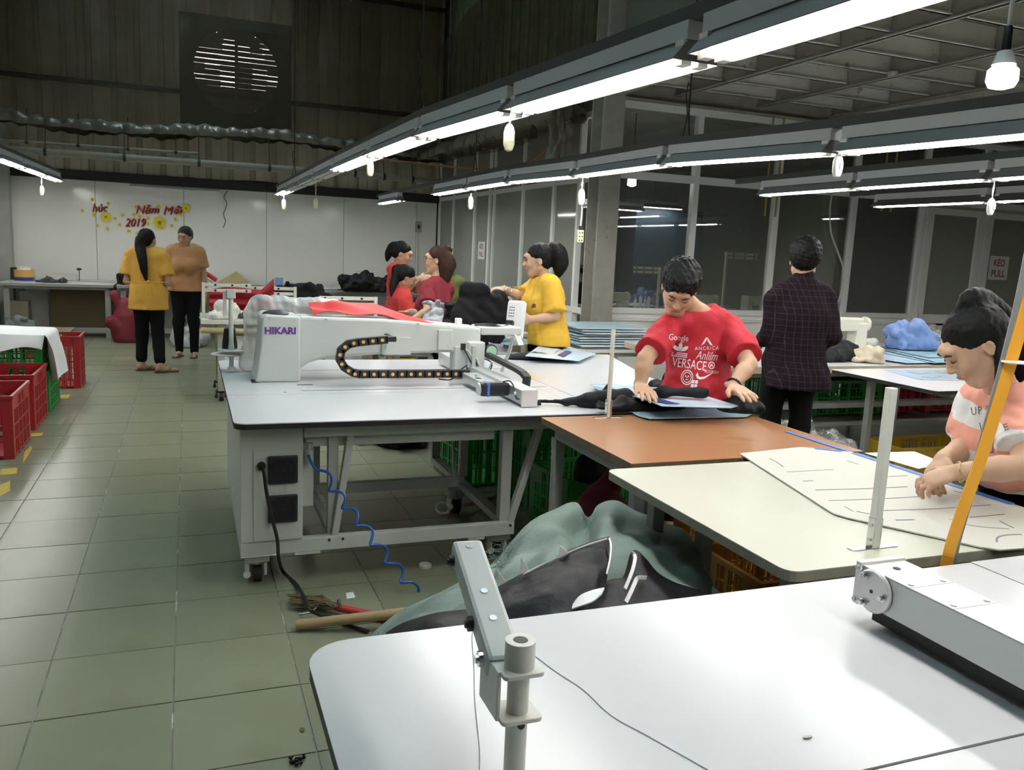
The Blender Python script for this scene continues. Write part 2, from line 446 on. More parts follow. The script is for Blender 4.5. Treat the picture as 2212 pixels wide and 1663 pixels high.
M_yel = mat('yellow_petal', (.88, .74, .06), .5)
M_yel2 = mat('flower_heart', (.35, .28, .02), .6)
M_white = mat('white_paint', (.8, .8, .78), .35)
M_cord = mat('white_cord', (.72, .71, .64), .5)
M_blackcord = mat('black_cord', (.015, .015, .014), .5)
M_signred = mat('sign_red', (.35, .03, .03), .5)

# ================================================================== FLOOR
XL, XR, YF, YB = -2.6, 11.5, -2.5, 14.4       # the hall
floor = struct('floor', MB().box(XL - .1, XR + .1, YF - .1, YB + .1, -.12, -.004), M_grout)
TX, TY, TX0, TY0 = .4005, .405, -.0656, 2.716
tile_me = MB().box(-TX/2 + .0028, TX/2 - .0028, -TY/2 + .0028, TY/2 - .0028, -.006, 0).mesh('floor_tile')
tile_me.materials.append(M_tile)
cells = []
for i in range(-7, 30):
    for j in range(-14, 30):
        x = TX0 + (i + .5) * TX; y = TY0 + (j + .5) * TY
        if XL < x < XR and YF < y < YB: cells.append((x, y))
def tile_rank(c):
    x, y = c
    d = r_[0]*x + r_[1]*y - r_[2]*CAMH; e = f_[0]*x + f_[1]*y - f_[2]*CAMH
    u = d / max(e, .01)
    hid = 0 if (x < .2 or y > 3.0) else 4
    return (e if e > .9 and -.68 < u < .68 else 50) + hid + (0 if x < 2.2 else 6)
cells.sort(key=tile_rank)
rest = MB()
for n, (x, y) in enumerate(cells):
    if n < 290:
        o = bpy.data.objects.new('floor_tile', tile_me); COL.objects.link(o); o.parent = floor; o.location = (x, y, ((n * 7919) % 13) * .00012 - .001)
    else:
        rest.box(x - TX/2 + .0028, x + TX/2 - .0028, y - TY/2 + .0028, y + TY/2 - .0028, -.006, -.0003)
tag(rest.build('distant_floor_tiles', M_tile, floor), kind='stuff')
for (a, b, c, d) in (((0, 1048), (22, 1038), (22, 1060), (0, 1072)), ((4, 1013), (38, 1010), (36, 1023), (0, 1026)), ((66, 936), (94, 934), (90, 941), (64, 943)), ((131, 853), (152, 852), (148, 860), (131, 861)), ((52, 978), (66, 962), (70, 968), (50, 1000))):
    q = [ZP(*p, .0) for p in (d, c, b, a)]
    MB().prism([(v.x, v.y) for v in q], -.0005, .0008).build('painted_mark', M_mark, floor)

# ================================================================== WALLS
wb = struct('wall_back', MB().box(XL - .1, 4.3, YB + .02, YB + .14, 0, 6.4), M_dark)
xs = [XL, -1.3, -.05, 1.2, 2.45, 3.7, 4.06]
for a, b in zip(xs[:-1], xs[1:]):
    MB().box(a + .003, b - .003, YB, YB + .03, 0, 2.24).build('wall_panel', M_panel, wb)
# dark beam on top of the white panels, cables on it
MB().box(XL, 4.1, YB - .12, YB + .02, 2.24, 2.38).build('beam', M_dark, wb)
# corrugated sheets above: each sheet three ribs wide
def tin_profile(L, rib=.33, dep=.065):
    pts = []; x = 0
    while x < L - 1e-6:
        for (t, d) in ((0, 0), (.40, 0), (.41, .012), (.45, .012), (.46, 0), (.72, 0), (.76, dep), (.95, dep)):
            if x + t * rib < L: pts.append((x + t * rib, d))
        x += rib
    pts.append((L, 0)); return pts
def tin_sheet(o, u, out, L, z0, z1, m, parent, name='tin_sheet'):
    mb = MB(); P = tin_profile(L); o = V(o); u = V(u); out = V(out); vs = []
    for (s_, d) in P:
        p = o + u * s_ - out * d; vs += [p + V((0, 0, z0)), p + V((0, 0, z1))]
    fs = [(2*k, 2*k+2, 2*k+3, 2*k+1) for k in range(len(P)-1)]
    return mb.add(vs, fs).build(name, m, parent)
x = XL
while x < 4.05:
    tin_sheet((x, YB - .07, 0), (1, 0, 0), (0, -1, 0), min(.99, 4.08 - x), 2.30, 6.3, M_tin, wb); x += .99
for z in (3.62, 5.35):
    MB().box(XL, 4.08, YB - .13, YB - .075, z, z + .07).build('purlin', M_dark, wb)
wl = struct('wall_left', MB().box(XL - .1, XL, YF, YB + .1, 0, 6.4), M_concrete)
# post at the left end of the back wall
MB().box(-2.56, -2.385, YB - .35, YB - .15, 0, 2.95).build('post', M_concrete, wl, bevel=.004)
struct('wall_right', MB().box(XR, XR + .1, YF, YB + .1, 0, 6.4), M_concrete)
struct('wall_front', MB().box(XL - .1, XR + .1, YF - .1, YF, 0, 6.4), M_concrete)
# roof sheet with five skylight openings, unseen, added to brighten the hall
SKY = [(-1.6, 3.0), (1.6, 3.0), (-1.6, 8.0), (1.6, 8.0), (.2, 12.2)]
xe = sorted({XL - .1, XR + .1} | {x + d for x, _ in SKY for d in (-.5, .5)}); ye = sorted({YF - .1, YB + .2} | {y + d for _, y in SKY for d in (-1.6, 1.6)})
rb_ = MB()
for xa, xb in zip(xe[:-1], xe[1:]):
    for ya, yb in zip(ye[:-1], ye[1:]):
        if not any(abs((xa + xb)/2 - x) < .5 and abs((ya + yb)/2 - y) < 1.6 for x, y in SKY): rb_.box(xa, xb, ya, yb, 6.3, 6.4)
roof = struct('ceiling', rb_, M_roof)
M_sky = film_mat('skylight_sheet', (.86, .92, .88), .02, .3)
for (x, y) in SKY: MB().box(x - .52, x + .52, y - 1.62, y + 1.62, 6.285, 6.298).build('skylight', M_sky, roof)
for y in np.arange(-1.5, 14, 1.6):
    MB().box(XL, 4.1, y, y + .06, 6.16, 6.3).build('purlin', M_dark, roof)

# ================================================================== SIDE PARTITION (x = 4.1) AND FRONT PARTITION (y = 8.05)
PX, PY = 4.1, 8.05
wall_side = struct('wall_side', MB().box(PX - .02, PX + .04, PY, YB, .0, .10), M_alu)
def AY(px): return XP(px, 520, PX).y
stiles = [(950, .07), (980, .04), (1026, .06), (1058, .06), (1067, .03), (1129, .07), (1195, .07), (1248, .05)]
ys = [AY(p) for p, _ in stiles]
for (p, wd), y in zip(stiles, ys):
    MB().box(PX - .035, PX + .035, y - wd/2, y + wd/2, .1, 3.0).build('mullion', M_alu, wall_side, bevel=.004)
for z in (.86, 2.3, 2.98):
    MB().box(PX - .03, PX + .03, PY + .1, YB, z - .03, z + .03).build('transom', M_alu, wall_side)
for a, b in zip(ys[:-1], ys[1:]):
    y0, y1 = min(a, b) + .02, max(a, b) - .02
    if y1 - y0 < .05: continue
    MB().box(PX - .004, PX + .004, y0, y1, .88, 2.28).build('pane', M_glass2, wall_side)
    MB().box(PX - .004, PX + .004, y0, y1, 2.33, 2.96).build('pane', M_glass2, wall_side)
    MB().box(PX - .012, PX + .012, y0, y1, .1, .84).build('infill_panel', M_alu2, wall_side)
y0 = max(ys); MB().box(PX - .004, PX + .004, y0 + .03, YB, .1, 2.98).build('pane', M_glass2, wall_side)
# tin above the side partition, pale green panels high up
y = PY + .1
while y < YB - .1:
    tin_sheet((PX + .10, y, 0), (0, 1, 0), (-1, 0, 0), min(.99, YB - y), 3.0, 6.3, M_tin2, wall_side); y += .99
MB().box(PX - .02, PX + .05, PY + .1, YB, 3.03, 3.12).build('beam', M_dark, wall_side)
# sign on the door leaf of the side partition
def sign(name, label, o, u, v, w_, h_, lines, parentname=None):
    o = V(o); u = V(u); v = V(v); n = u.cross(v)
    t = thing(name, label, 'sign', o)
    MB().obox(o, u, v, n, w_/2, h_/2, .0015).build('plate', M_white, t)
    for (txt, dy, sz, ft) in lines:
        text_obj('lettering', txt, M_signred, o + v * dy + n * .0025, u, v, sz, t, fit=ft, bold=.012 * sz, extrude=.0004)
    return t
o = XP(1040, 541, PX - .012)
sign('paper_sign', 'small white pull sign on the glass door of the side partition', o, (0, -1, 0), (0, 0, 1), .30, .26, (('KÉO', .055, .10, .17), ('PULL', -.06, .10, .2)))

wall_cross = struct('wall_cross', MB().box(PX + .05, XR, PY - .02, PY + .04, 0, .08), M_alu)
def BX(px, py=520): return YP(px, py, PY).x
mull = [1309, 1500, 1669, 1838]; mx_ = [BX(1306, 450), BX(1497, 450), BX(1674, 450), BX(1842, 450)]
dl = BX(1985, 520)                                    # left edge of the door frame
zs, zt, zp = .905, 2.335, 3.045
MX = mx_ + [dl - .02]
for x in MX:
    MB().box(x - .035, x + .035, PY - .04, PY + .04, .08, zp).build('mullion', M_alu, wall_cross, bevel=.004)
for z, h_ in ((zs, .03), (zs - .09, .02), (zt, .04), (zp, .035)):
    MB().box(PX + .1, XR, PY - .035, PY + .035, z - h_, z + h_).build('transom', M_alu, wall_cross, bevel=.004)
for a, b in zip(MX[:-1], MX[1:]):
    MB().box(a + .03, b - .03, PY - .004, PY + .004, zs + .02, zt - .03).build('pane', M_glass, wall_cross)
    MB().box(a + .03, b - .03, PY - .012, PY + .012, .08, zs - .02).build('infill_panel', M_alu2, wall_cross)
up = MX + [BX(2012, 300) + 0.0 + .95, BX(2012, 300) + 1.9]
for a, b in zip(up[:-1], up[1:]):
    MB().box(a + .03, b - .03, PY - .004, PY + .004, zt + .03, zp - .03).build('pane', M_glass, wall_cross)
for x in up[-2:]:
    MB().box(x - .035, x + .035, PY - .04, PY + .04, zt, zp).build('mullion', M_alu, wall_cross)
# double door
def door(name, x0, x1, hinge):
    d = MB()
    sw = .13
    d.box(x0, x0 + sw, PY - .05, PY + .01, .03, 2.25).box(x1 - sw, x1, PY - .05, PY + .01, .03, 2.25)
    d.box(x0 + sw, x1 - sw, PY - .05, PY + .01, 2.17, 2.25).box(x0 + sw, x1 - sw, PY - .05, PY + .01, .82, .90).box(x0 + sw, x1 - sw, PY - .05, PY + .01, .03, .15)
    o = struct(name, d, M_alu, bevel=.005)
    MB().box(x0 + sw, x1 - sw, PY - .024, PY - .016, .90, 2.17).build('pane', M_glass2, o)
    MB().box(x0 + sw, x1 - sw, PY - .035, PY - .005, .15, .82).build('infill_panel', M_alu2, o)
    for z in (.9, 2.05): MB().box(hinge - .03, hinge + .03, PY - .075, PY - .05, z - .06, z + .06).cyl((hinge, PY - .075, z - .09), (hinge, PY - .075, z + .09), .014, 8).build('hinge', M_white, o)
    return o
x1 = BX(2118, 520)
d1 = door('door_1', dl + .03, x1 - .005, dl + .03)
d2 = door('door_2', x1 + .005, x1 + (x1 - dl), x1 + (x1 - dl))
MB().box(x1 + (x1 - dl) + .01, x1 + (x1 - dl) + .12, PY - .04, PY + .04, 0, zp).build('mullion', M_alu, wall_cross)
struct('wall_far_right', MB().box(x1 + (x1 - dl) + .12, XR, PY - .012, PY + .03, 0, zp), M_alu2)
o = YP(2157, 579, PY - .028)
sign('paper_sign', 'white pull sign with red capitals on the white framed double door', o, (1, 0, 0), (0, 0, 1), .34, .305, (('KÉO', .062, .125, .19), ('PULL', -.075, .125, .24)))
# window handles / hung strips on the third pane
# ------------------------------------------------------------------ room behind the glass
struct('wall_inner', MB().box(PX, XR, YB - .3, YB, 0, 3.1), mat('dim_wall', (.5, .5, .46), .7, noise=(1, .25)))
struct('wall_inner_right', MB().box(10.45, 10.5, PY + .1, YB, 0, 3.06), MATS['dim_wall'])  # extra wall added near the tube light to brighten the dark pane
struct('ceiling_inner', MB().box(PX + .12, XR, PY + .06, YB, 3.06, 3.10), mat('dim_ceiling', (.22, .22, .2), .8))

# ================================================================== STEEL COLUMN, MEZZANINE
cx_, cy_ = PX - .06, PY - .05
c = MB()
c.box(cx_ - .115, cx_ + .115, cy_ - .14, cy_ - .122, 0, 5.6).box(cx_ - .115, cx_ + .115, cy_ + .122, cy_ + .14, 0, 5.6).box(cx_ - .006, cx_ + .006, cy_ - .122, cy_ + .122, 0, 5.6)
struct('steel_column', c, mat('column_paint', (.40, .38, .33), .6, noise=(9, .25), dirt=(14, .66, (.16, .12, .08))))
mez = struct('ceiling_mezzanine', MB().box(PX, XR, -1.5, PY + .1, 3.36, 3.42), M_deck)
for x in (4.83, 5.87, 6.9, 7.94, 8.98, 10.02):
    MB().box(x - .012, x + .012, -1.5, PY, 3.16, 3.36).box(x - .04, x + .04, -1.5, PY, 3.16, 3.172).build('beam', M_beam, mez)  # darker tone than the joists, imitating shaded beam sides
edges = [PX + .05, 4.83, 5.87, 6.9, 7.94, 8.98, 10.02, XR]
y = 7.71; k = 0
while y > -1.4:
    for a, b in zip(edges[:-1], edges[1:]):
        MB().box(a + .012, b - .012, y - .01, y + .01, 3.19, 3.36).box(a + .012, b - .012, y - .03, y + .01, 3.19, 3.20).build('joist', M_joist, mez)
    y -= .525
MB().box(PX - .05, XR, PY - .06, PY - .045, 3.08, 3.36).box(PX - .05, XR, PY - .12, PY + .02, 3.08, 3.095).box(PX - .05, XR, PY - .12, PY + .02, 3.26, 3.272).build('edge_beam', M_beam, mez)
MB().box(PX - .02, PX + .01, -1.5, PY - .2, 3.12, 3.4).box(PX - .08, PX + .05, -1.5, PY - .2, 3.10, 3.12).build('edge_beam', M_beam, mez)
struct('wall_mezzanine', MB().box(PX + .0, PX + .03, -1.5, PY - .2, 3.42, 6.3), mat('mezzanine_board', (.17, .19, .15), .7, noise=(4, .2)))
# brass coloured conduits hanging beside the front partition
M_brass = mat('yellow_conduit', (.40, .31, .11), .5)
for px in (1667, 1690, 1921, 1942):
    p = YP(px, 300, PY - .10)
    tag(MB().cyl((p.x, p.y, 2.0 if px < 1800 else 2.15), (p.x, p.y, 3.08), .011, 8).build('conduit', M_brass),
        {1667: 'brass-yellow conduit, leftmost of four hanging before the glass partition', 1690: 'brass-yellow conduit, second from the left of four before the glass partition',
         1921: 'brass-yellow conduit, third from the left of four before the glass partition', 1942: 'brass-yellow conduit, rightmost of four hanging before the glass partition'}[px], 'conduit', 'conduits at the glass partition')

# ================================================================== PLASTIC FILM OVER THE TIN
rnd = random.Random(5)
def film_back(u, v):
    x = XL + .02 + (3.9 - XL) * u; z = 2.98 + 3.2 * v
    return (x, YB - .42 + .03 * math.sin(x * 2.1 + v * 3) + .015 * math.sin(x * 7.3), z + .05 * math.sin(x * 1.3))
tag(MB().grid(film_back, 60, 14).build('plastic_sheet', M_film, smooth=True), 'clear plastic film hung over the tin back wall above the pipe', 'plastic sheet')
def film_side(u, v):
    y = YB - .45 - (YB - PY - .6) * u; z0 = 2.92 - .10 * math.sin(u * 3.1); z1 = 4.75 + 1.2 * u
    return (PX - .14 - .03 * math.sin(y * 2.2 + v * 2) - .02 * math.sin(y * 6), y, z0 + (z1 - z0) * v)
tag(MB().grid(film_side, 50, 14).build('plastic_sheet', M_film, smooth=True), 'clear plastic film hung over the side wall behind the steel column', 'plastic sheet')
def ledge(u, v):
    x = XL + .02 + (3.9 - XL) * u; t = v * math.pi * 1.6 - .6
    r = .10 + .02 * math.sin(x * 5 + 3 * v) + .012 * math.sin(x * 17 + v * 7) + .012 * math.sin(x * 31)
    return (x, YB - .50 - r * 1.3 * math.cos(t), 3.02 + .05 * math.sin(x * 1.3) + r * math.sin(t))
tag(MB().grid(ledge, 180, 14, .004).build('plastic_sheet_roll', M_film2, smooth=True), 'dusty gathered lower edge of the plastic film along the back wall', 'plastic sheet')
def ledge2(u, v):
    y = YB - .5 - (YB - PY - .8) * u; t = v * math.pi * 1.3 - .4
    r = .13 + .02 * math.sin(y * 5 + 3 * v) + .02 * math.sin(y * 13 + v * 7)
    return (PX - .36 - r * 1.5 * math.cos(t), y, 2.93 + r * math.sin(t))
tag(MB().grid(ledge2, 120, 12, .004).build('plastic_sheet_roll', M_film2, smooth=True), 'shiny gathered lower edge of the plastic film along the side wall', 'plastic sheet')
def bunch(u, v):
    t = 2 * math.pi * u; r = .10 + .03 * math.sin(5 * t + 9 * v) + .02 * math.sin(9 * t - 14 * v)
    return (PX - .33 + r * math.cos(t), PY + .55 + r * math.sin(t), 2.35 + 1.0 * v)
tag(MB().grid(bunch, 40, 24).build('plastic_bunch', M_film2, smooth=True), 'crumpled shiny plastic film bunched beside the steel column', 'plastic sheet')

# pipes in front of the back wall
def pipe(name, label, p, q, r):
    t = thing(name, label, 'pipe', p)
    MB().cyl(p, q, r, 14).build('run', M_pipe, t, smooth=True)
    n = 4
    for k in range(n):
        c = V(p).lerp(V(q), (k + .5) / n); d = (V(q) - V(p)).normalized()
        MB().cyl(c - d * .02, c + d * .02, r * 1.12, 14).cyl(c, c + V((0, .12, .46)), .006, 6).build('hanger', M_dark, t)
yq = YB - .75
pipe('overhead_pipe', 'thick grey pipe slung below the plastic film on the left', YP(8, 322, yq), YP(655, 368, yq), .052)
pipe('overhead_pipe', 'short grey pipe between the two light rows at the back', YP(735, 372, yq), YP(980, 398, yq), .05)
pipe('overhead_pipe', 'thin pipe just under the plastic roll at the far left', YP(0, 303, yq + .1), YP(430, 332, yq + .1), .022)
tag(MB().tube(catmull([YP(*p, yy) for p, yy in (((400, 384), YB - .07), ((470, 390), YB - .07), ((560, 393), YB - .07), ((640, 402), YB - .07), ((700, 405), YB - .07))], 6), .016, 6).build('cable_bundle', M_blackcord, smooth=True),
    'black cables lying on the beam above the white back wall', 'cable')
tag(MB().tube(catmull([YP(*p, YB - .05) for p in ((492, 412), (484, 425), (490, 440), (483, 462), (487, 478), (482, 492))], 5), .006, 5).build('loose_wire', M_blackcord, smooth=True), 'loose black wire dangling down the white back wall', 'cable')
# orange cable sweeping below the side film
tag(MB().tube(catmull([YP(800, 342, 12.9), YP(900, 352, 12.4), YP(1000, 363, 11.6), YP(1085, 366, 10.6), YP(1150, 345, 9.6), YP(1195, 308, 8.9), YP(1225, 262, 8.5)], 8), .014, 6).build('orange_cable', mat('orange_cable', (.35, .13, .03), .6), smooth=True),
    'orange cable curving up to the steel column below the film', 'cable')

# ------------------------------------------------------------------ louvred vent high on the back wall
vt = thing('louvred_vent', 'dark square vent with daylight between broken slats, high on tin wall', 'vent', YP(515, 260, YB - .2))
yv = YB - .16
c0 = YP(511, 155, yv); R_ = (YP(600, 155, yv) - YP(418, 155, yv)).length / 2
hw = (YP(632, 155, yv) - YP(392, 155, yv)).length / 2
zlo, zhi = c0.z - .95, c0.z + .78
MB().box(c0.x - hw, c0.x - R_, yv, yv + .05, zlo, zhi).box(c0.x + R_, c0.x + hw, yv, yv + .05, zlo, zhi).box(c0.x - R_, c0.x + R_, yv, yv + .05, c0.z + R_, zhi).box(c0.x - R_, c0.x + R_, yv, yv + .05, zlo, c0.z - R_).build('frame', mat('vent_wood', (.035, .027, .02), .8), vt)
ring = []
for k in range(40):
    t = 2 * math.pi * k / 40; ring.append(t)
mb = MB()
for a, b in zip(ring, ring[1:] + ring[:1]):
    q = lambda t, s_: (c0.x + s_ * math.cos(t), c0.z + s_ * math.sin(t))
    sq = lambda t: R_ * 1.02 / max(abs(math.cos(t)), abs(math.sin(t)))
    (x1_, z1_), (x2_, z2_), (x3_, z3_), (x4_, z4_) = q(a, R_), q(b, R_), q(b, sq(b)), q(a, sq(a))
    mb.add([(x1_, yv + .004, z1_), (x2_, yv + .004, z2_), (x3_, yv + .004, z3_), (x4_, yv + .004, z4_), (x1_, yv + .04, z1_), (x2_, yv + .04, z2_)], [(0, 1, 2, 3), (0, 4, 5, 1)])
mb.build('round_surround', MATS['vent_wood'], vt)
M_slat = mat('vent_slat', (.07, .05, .04), .7)
ns = 16
for k in range(ns):
    z = c0.z - R_ + (k + .5) * 2 * R_ / ns; hx = math.sqrt(max(0, R_**2 - (z - c0.z)**2)) + .06
    tilt = .52
    for sx in (-1, 1):
        a, b = (c0.x - hx, c0.x - .02) if sx < 0 else (c0.x + .02, c0.x + hx)
        if b - a < .03: continue
        n_ = 3 if b - a > .3 else 1
        mb = MB()
        for q in range(n_):
            a1_, b1_ = a + (b - a) * q / n_, a + (b - a) * (q + 1) / n_; tl = rnd.choice((.40, .43, .46, .52, .52, .53)) if 3 < k < 14 else .53
            mb.obox(((a1_ + b1_)/2, yv + .045, z), (1, 0, 0), (0, 1, 0), (0, 0, 1), (b1_ - a1_)/2, .004, 2 * R_ / ns * tl)
        mb.build('slat', M_slat, vt)
MB().box(c0.x - .025, c0.x + .025, yv + .02, yv + .05, c0.z - R_, c0.z + R_).build('mullion', M_slat, vt)
MB().box(c0.x - R_, c0.x + R_, yv + .075, yv + .08, c0.z - R_, c0.z + R_).build('daylight', mat('daylight_behind', (.8, .8, .8), .5, emit=((1, .93, .85), 1.6)), vt)

# ================================================================== NEW YEAR DECORATION ON THE WHITE WALL
yw = YB - .004
def wall_word(txt, px0, px1, pyc, hpx, label):
    a = YP(px0, pyc, yw); b = YP(px1, pyc, yw); c = (a + b) / 2; w_ = (b - a).length; s_ = w_ / (px1 - px0) * hpx
    t = thing('wall_lettering', label, 'lettering', (c.x, yw, c.z))
    tilt = math.atan2(b.z - a.z, b.x - a.x)
    u = V((math.cos(tilt), 0, math.sin(tilt))); v = V((-math.sin(tilt), 0, math.cos(tilt)))
    text_obj('word', txt, M_red, c + V((0, -.014, 0)), u, v, s_, t, fit=w_, shear=.35, bold=0, extrude=.008)
    text_obj('word_shadow', txt, M_redd, c + V((.008, -.004, -.010)), u, v, s_ * 1.02, t, fit=w_ * 1.03, shear=.35, bold=0, extrude=.003)  # dark offset copy of the word, painted behind it as its shadow
wall_word('húc', 197, 230, 449, 27, 'red script word huc at the left of the wall greeting')
wall_word('Năm', 292, 341, 453, 26, 'red script word Nam on the white wall')
wall_word('Mới', 350, 392, 455, 26, 'red script word Moi beside the rightmost large flower')
wall_word('2019', 268, 313, 481, 26, 'red numerals 2019 on the white wall')
def flower_mesh(r, layers):
    mb = MB()
    for L_ in range(layers):
        rr = r * (1 - .38 * L_); n = 6 if layers == 1 else 8
        for k in range(n):
            t = 2 * math.pi * (k + .5 * L_) / n; c = V((math.cos(t) * rr * .6, -.006 - .007 * L_, math.sin(t) * rr * .6))
            e = V((math.cos(t), 0, math.sin(t))); s_ = V((-math.sin(t), 0, math.cos(t)))
            pts = [(math.cos(a) * rr * .42, math.sin(a) * rr * .30) for a in [2 * math.pi * i / 8 for i in range(8)]]
            mb.prism_on(pts, c, e, s_, .004)
    return mb
fm1 = flower_mesh(1, 1).mesh('petals'); fm3 = flower_mesh(1, 3).mesh('petals'); fmc = MB().ball((0, -.02, 0), .2, .02, .2, 8, 4).mesh('heart')
for me, m in ((fm1, M_yel), (fm3, M_yel), (fmc, M_yel2)): me.materials.append(m)
def flower(px, py, rpx, big, label, group=None):
    p = YP(px, py, yw); s_ = (YP(px + 10, py, yw) - p).length / 10 * rpx
    t = thing('wall_flower', label, 'paper flower', p, group)
    for nm, me in (('petals', fm3 if big else fm1), ('heart', fmc)):
        o = bpy.data.objects.new(nm, me); COL.objects.link(o); o.parent = t; o.scale = (s_, 1 if not big else 1.6, s_)
flower(229, 469, 13, 1, 'large layered yellow paper flower below the word huc')
flower(345, 481, 16, 1, 'largest yellow paper flower, right of the numerals 2019')
flower(402, 450, 10, 1, 'layered yellow paper flower right of the word Moi')
for (px, py) in ((200, 431), (178, 455), (234, 440), (203, 465), (210, 487), (233, 494), (249, 472), (258, 485), (265, 464), (289, 464), (302, 467), (294, 447), (343, 446), (278, 499), (297, 504), (320, 472), (320, 483), (379, 474), (391, 464), (371, 488)):
    flower(px, py, 4.6, 0, 'small yellow paper flower stuck around the wall greeting', 'small yellow wall flowers')
# switch box and conduit on the back wall, right end
t = thing('wall_switch', 'grey switch box with conduit at the right end of the back wall', 'switch', YP(903, 490, YB))
p = YP(903, 490, YB)
MB().box(p.x - .05, p.x + .05, YB - .05, YB, p.z - .09, p.z + .09).build('box', M_concrete, t, bevel=.005)
MB().box(p.x - .02, p.x + .02, YB - .06, YB - .05, p.z - .03, p.z + .03).build('rocker', M_dark, t)
MB().cyl((p.x, YB - .015, .75), (p.x, YB - .015, p.z), .012, 8).cyl((p.x - .02, YB - .015, p.z), (p.x - .06, YB - .015, 2.24), .008, 8).build('conduit', M_cord, t)
# unlit tube batten on the top of the white wall
t = thing('tube_batten', 'thin unlit tube fixed along the top of the white wall', 'lamp', YP(380, 405, YB - .05))
a, b = YP(278, 402, YB - .05), YP(476, 414, YB - .05)
MB().cyl(a, b, .013, 8).build('tube', M_white, t); MB().bar(a + V((0, .025, .01)), b + V((0, .025, .01)), .03, .03).build('housing', M_alu, t)
for q in (a, b): MB().box(q.x - .012, q.x + .012, q.y - .02, q.y + .03, q.z - .02, q.z + .02).build('holder', M_white, t)
# ================================================================== FLUORESCENT LIGHT ROWS
M_refl = mat('reflector_white', (.80, .80, .78), .45)
M_reflout = mat('reflector_outside', (.13, .13, .125), .5, noise=(14, .12))
M_house = mat('light_housing', (.52, .53, .53), .45)
M_rail = mat('rail_dark', (.075, .075, .07), .5, .3)
M_tube = mat('lit_tube', (1, 1, 1), .3, emit=((1.0, .985, .95), TUBE))
M_tubeoff = mat('unlit_tube', (.75, .75, .72), .3)
M_holder = mat('lamp_holder', (.75, .74, .70), .4)
fixture_cache = {}
def fixture_parts(L):
    """meshes of a twin tube fixture of length L along y, hung with its reflector's lower rim at z=0"""
    h = L / 2 - .015
    out = []
    # folded reflector: flat crown, two flared wings, thin sheet
    P = [(-.078, 0), (-.030, .056), (.030, .056), (.078, 0)]
    mo = MB(); mi = MB()
    for (a, b) in zip(P[:-1], P[1:]):
        mo.add([(a[0], -h, a[1]), (b[0], -h, b[1]), (b[0], h, b[1]), (a[0], h, a[1])], [(0, 1, 2, 3)])
        mi.add([(a[0]*.985, -h, a[1] - .002), (b[0]*.985, -h, b[1] - .002), (b[0]*.985, h, b[1] - .002), (a[0]*.985, h, a[1] - .002)], [(3, 2, 1, 0)])
    for s_ in (-1, 1):
        mo.add([(-.078, s_*h, 0), (.078, s_*h, 0), (.030, s_*h, .056), (-.030, s_*h, .056)], [(0, 1, 2, 3)])
        mi.add([(-.0768, s_*(h-.002), 0), (.0768, s_*(h-.002), 0), (.0296, s_*(h-.002), .054), (-.0296, s_*(h-.002), .054)], [(3, 2, 1, 0)])
    out.append(('reflector', mo.mesh('reflector'), M_reflout)); out.append(('reflector_lining', mi.mesh('reflector_lining'), M_refl))
    out.append(('housing', MB().box(-.034, .034, -h, h, .058, .110).mesh('housing'), M_house))
    for x in (-.028, .028):
        out.append(('tube', MB().cyl((x, -h + .045, .004), (x, h - .045, .004), .0125, 10, cap=False).mesh('tube'), None))
        for s_ in (-1, 1):
            out.append(('lamp_holder', MB().box(x - .016, x + .016, s_*(h-.022) - .02, s_*(h-.022) + .02, -.012, .056).mesh('lamp_holder'), M_holder))
    return out
def fixture(p, q, label, lit=True, group=None):
    p = V(p); q = V(q); L = math.floor((q - p).length * 20 - .2) / 20
    if L not in fixture_cache:
        fixture_cache[L] = fixture_parts(L)
    t = thing('tube_light', label, 'lamp', (p + q) / 2, group)
    d = (q - p); t.rotation_euler = (math.asin(d.z / d.length), 0, -math.atan2(d.x, d.y))
    for nm, me, m in fixture_cache[L]:
        if m is None:
            m = M_tube if lit else M_tubeoff
            key = (L, nm, lit, me.name)
            if key not in fixture_cache:
                mc = me.copy(); mc.materials.clear(); mc.materials.append(m)
                for pl in mc.polygons: pl.use_smooth = True
                fixture_cache[key] = mc
            me = fixture_cache[key]
        elif len(me.materials) == 0: me.materials.append(m)
        o = bpy.data.objects.new(nm, me); COL.objects.link(o); o.parent = t
    return t
def light_row(nodes, labels, lit, raillabel, ext=(0, 0), wires=()):
    nodes = [V(n) for n in nodes]
    pts = [n + V((0, 0, .131)) for n in nodes]
    if ext[0]: pts = [pts[0] + (pts[0] - pts[1]).normalized() * ext[0]] + pts
    if ext[1]: pts = pts + [pts[-1] + (pts[-1] - pts[-2]).normalized() * ext[1]]
    t = thing('light_rail', raillabel, 'light rail', pts[0])
    mb = MB()
    for a, b in zip(pts[:-1], pts[1:]): mb.bar(a, b, .042, .045)
    mb.build('channel', M_rail, t)
    for (c, top) in wires:
        c = V(c); loop = arcpts(lambda s_: c + V((.03 * math.sin(2 * math.pi * s_), 0, .34 + .12 * s_ + .0 if s_ < .5 else .34 + .12 * (1 - s_))), 12)
        MB().tube([c + V((.02, 0, 0)), c + V((.005, 0, .14)), c + V((.004, 0, .34)), V((c.x, c.y, top))], .005, 5).tube([c + V((-.025, 0, 0)), c + V((-.004, 0, .13)), c + V((-.022, 0, .24)), c + V((-.012, 0, .31)), c + V((.004, 0, .28)), c + V((0, 0, .17))], .004, 5).build('suspension_wire', M_blackcord, t, smooth=True)
    for k, (a, b) in enumerate(zip(nodes[:-1], nodes[1:])):
        if labels[k]: fixture(a, b, labels[k], lit[k])
ORD = ['first', 'second', 'third', 'fourth', 'fifth', 'sixth', 'seventh', 'eighth', 'ninth', 'tenth']
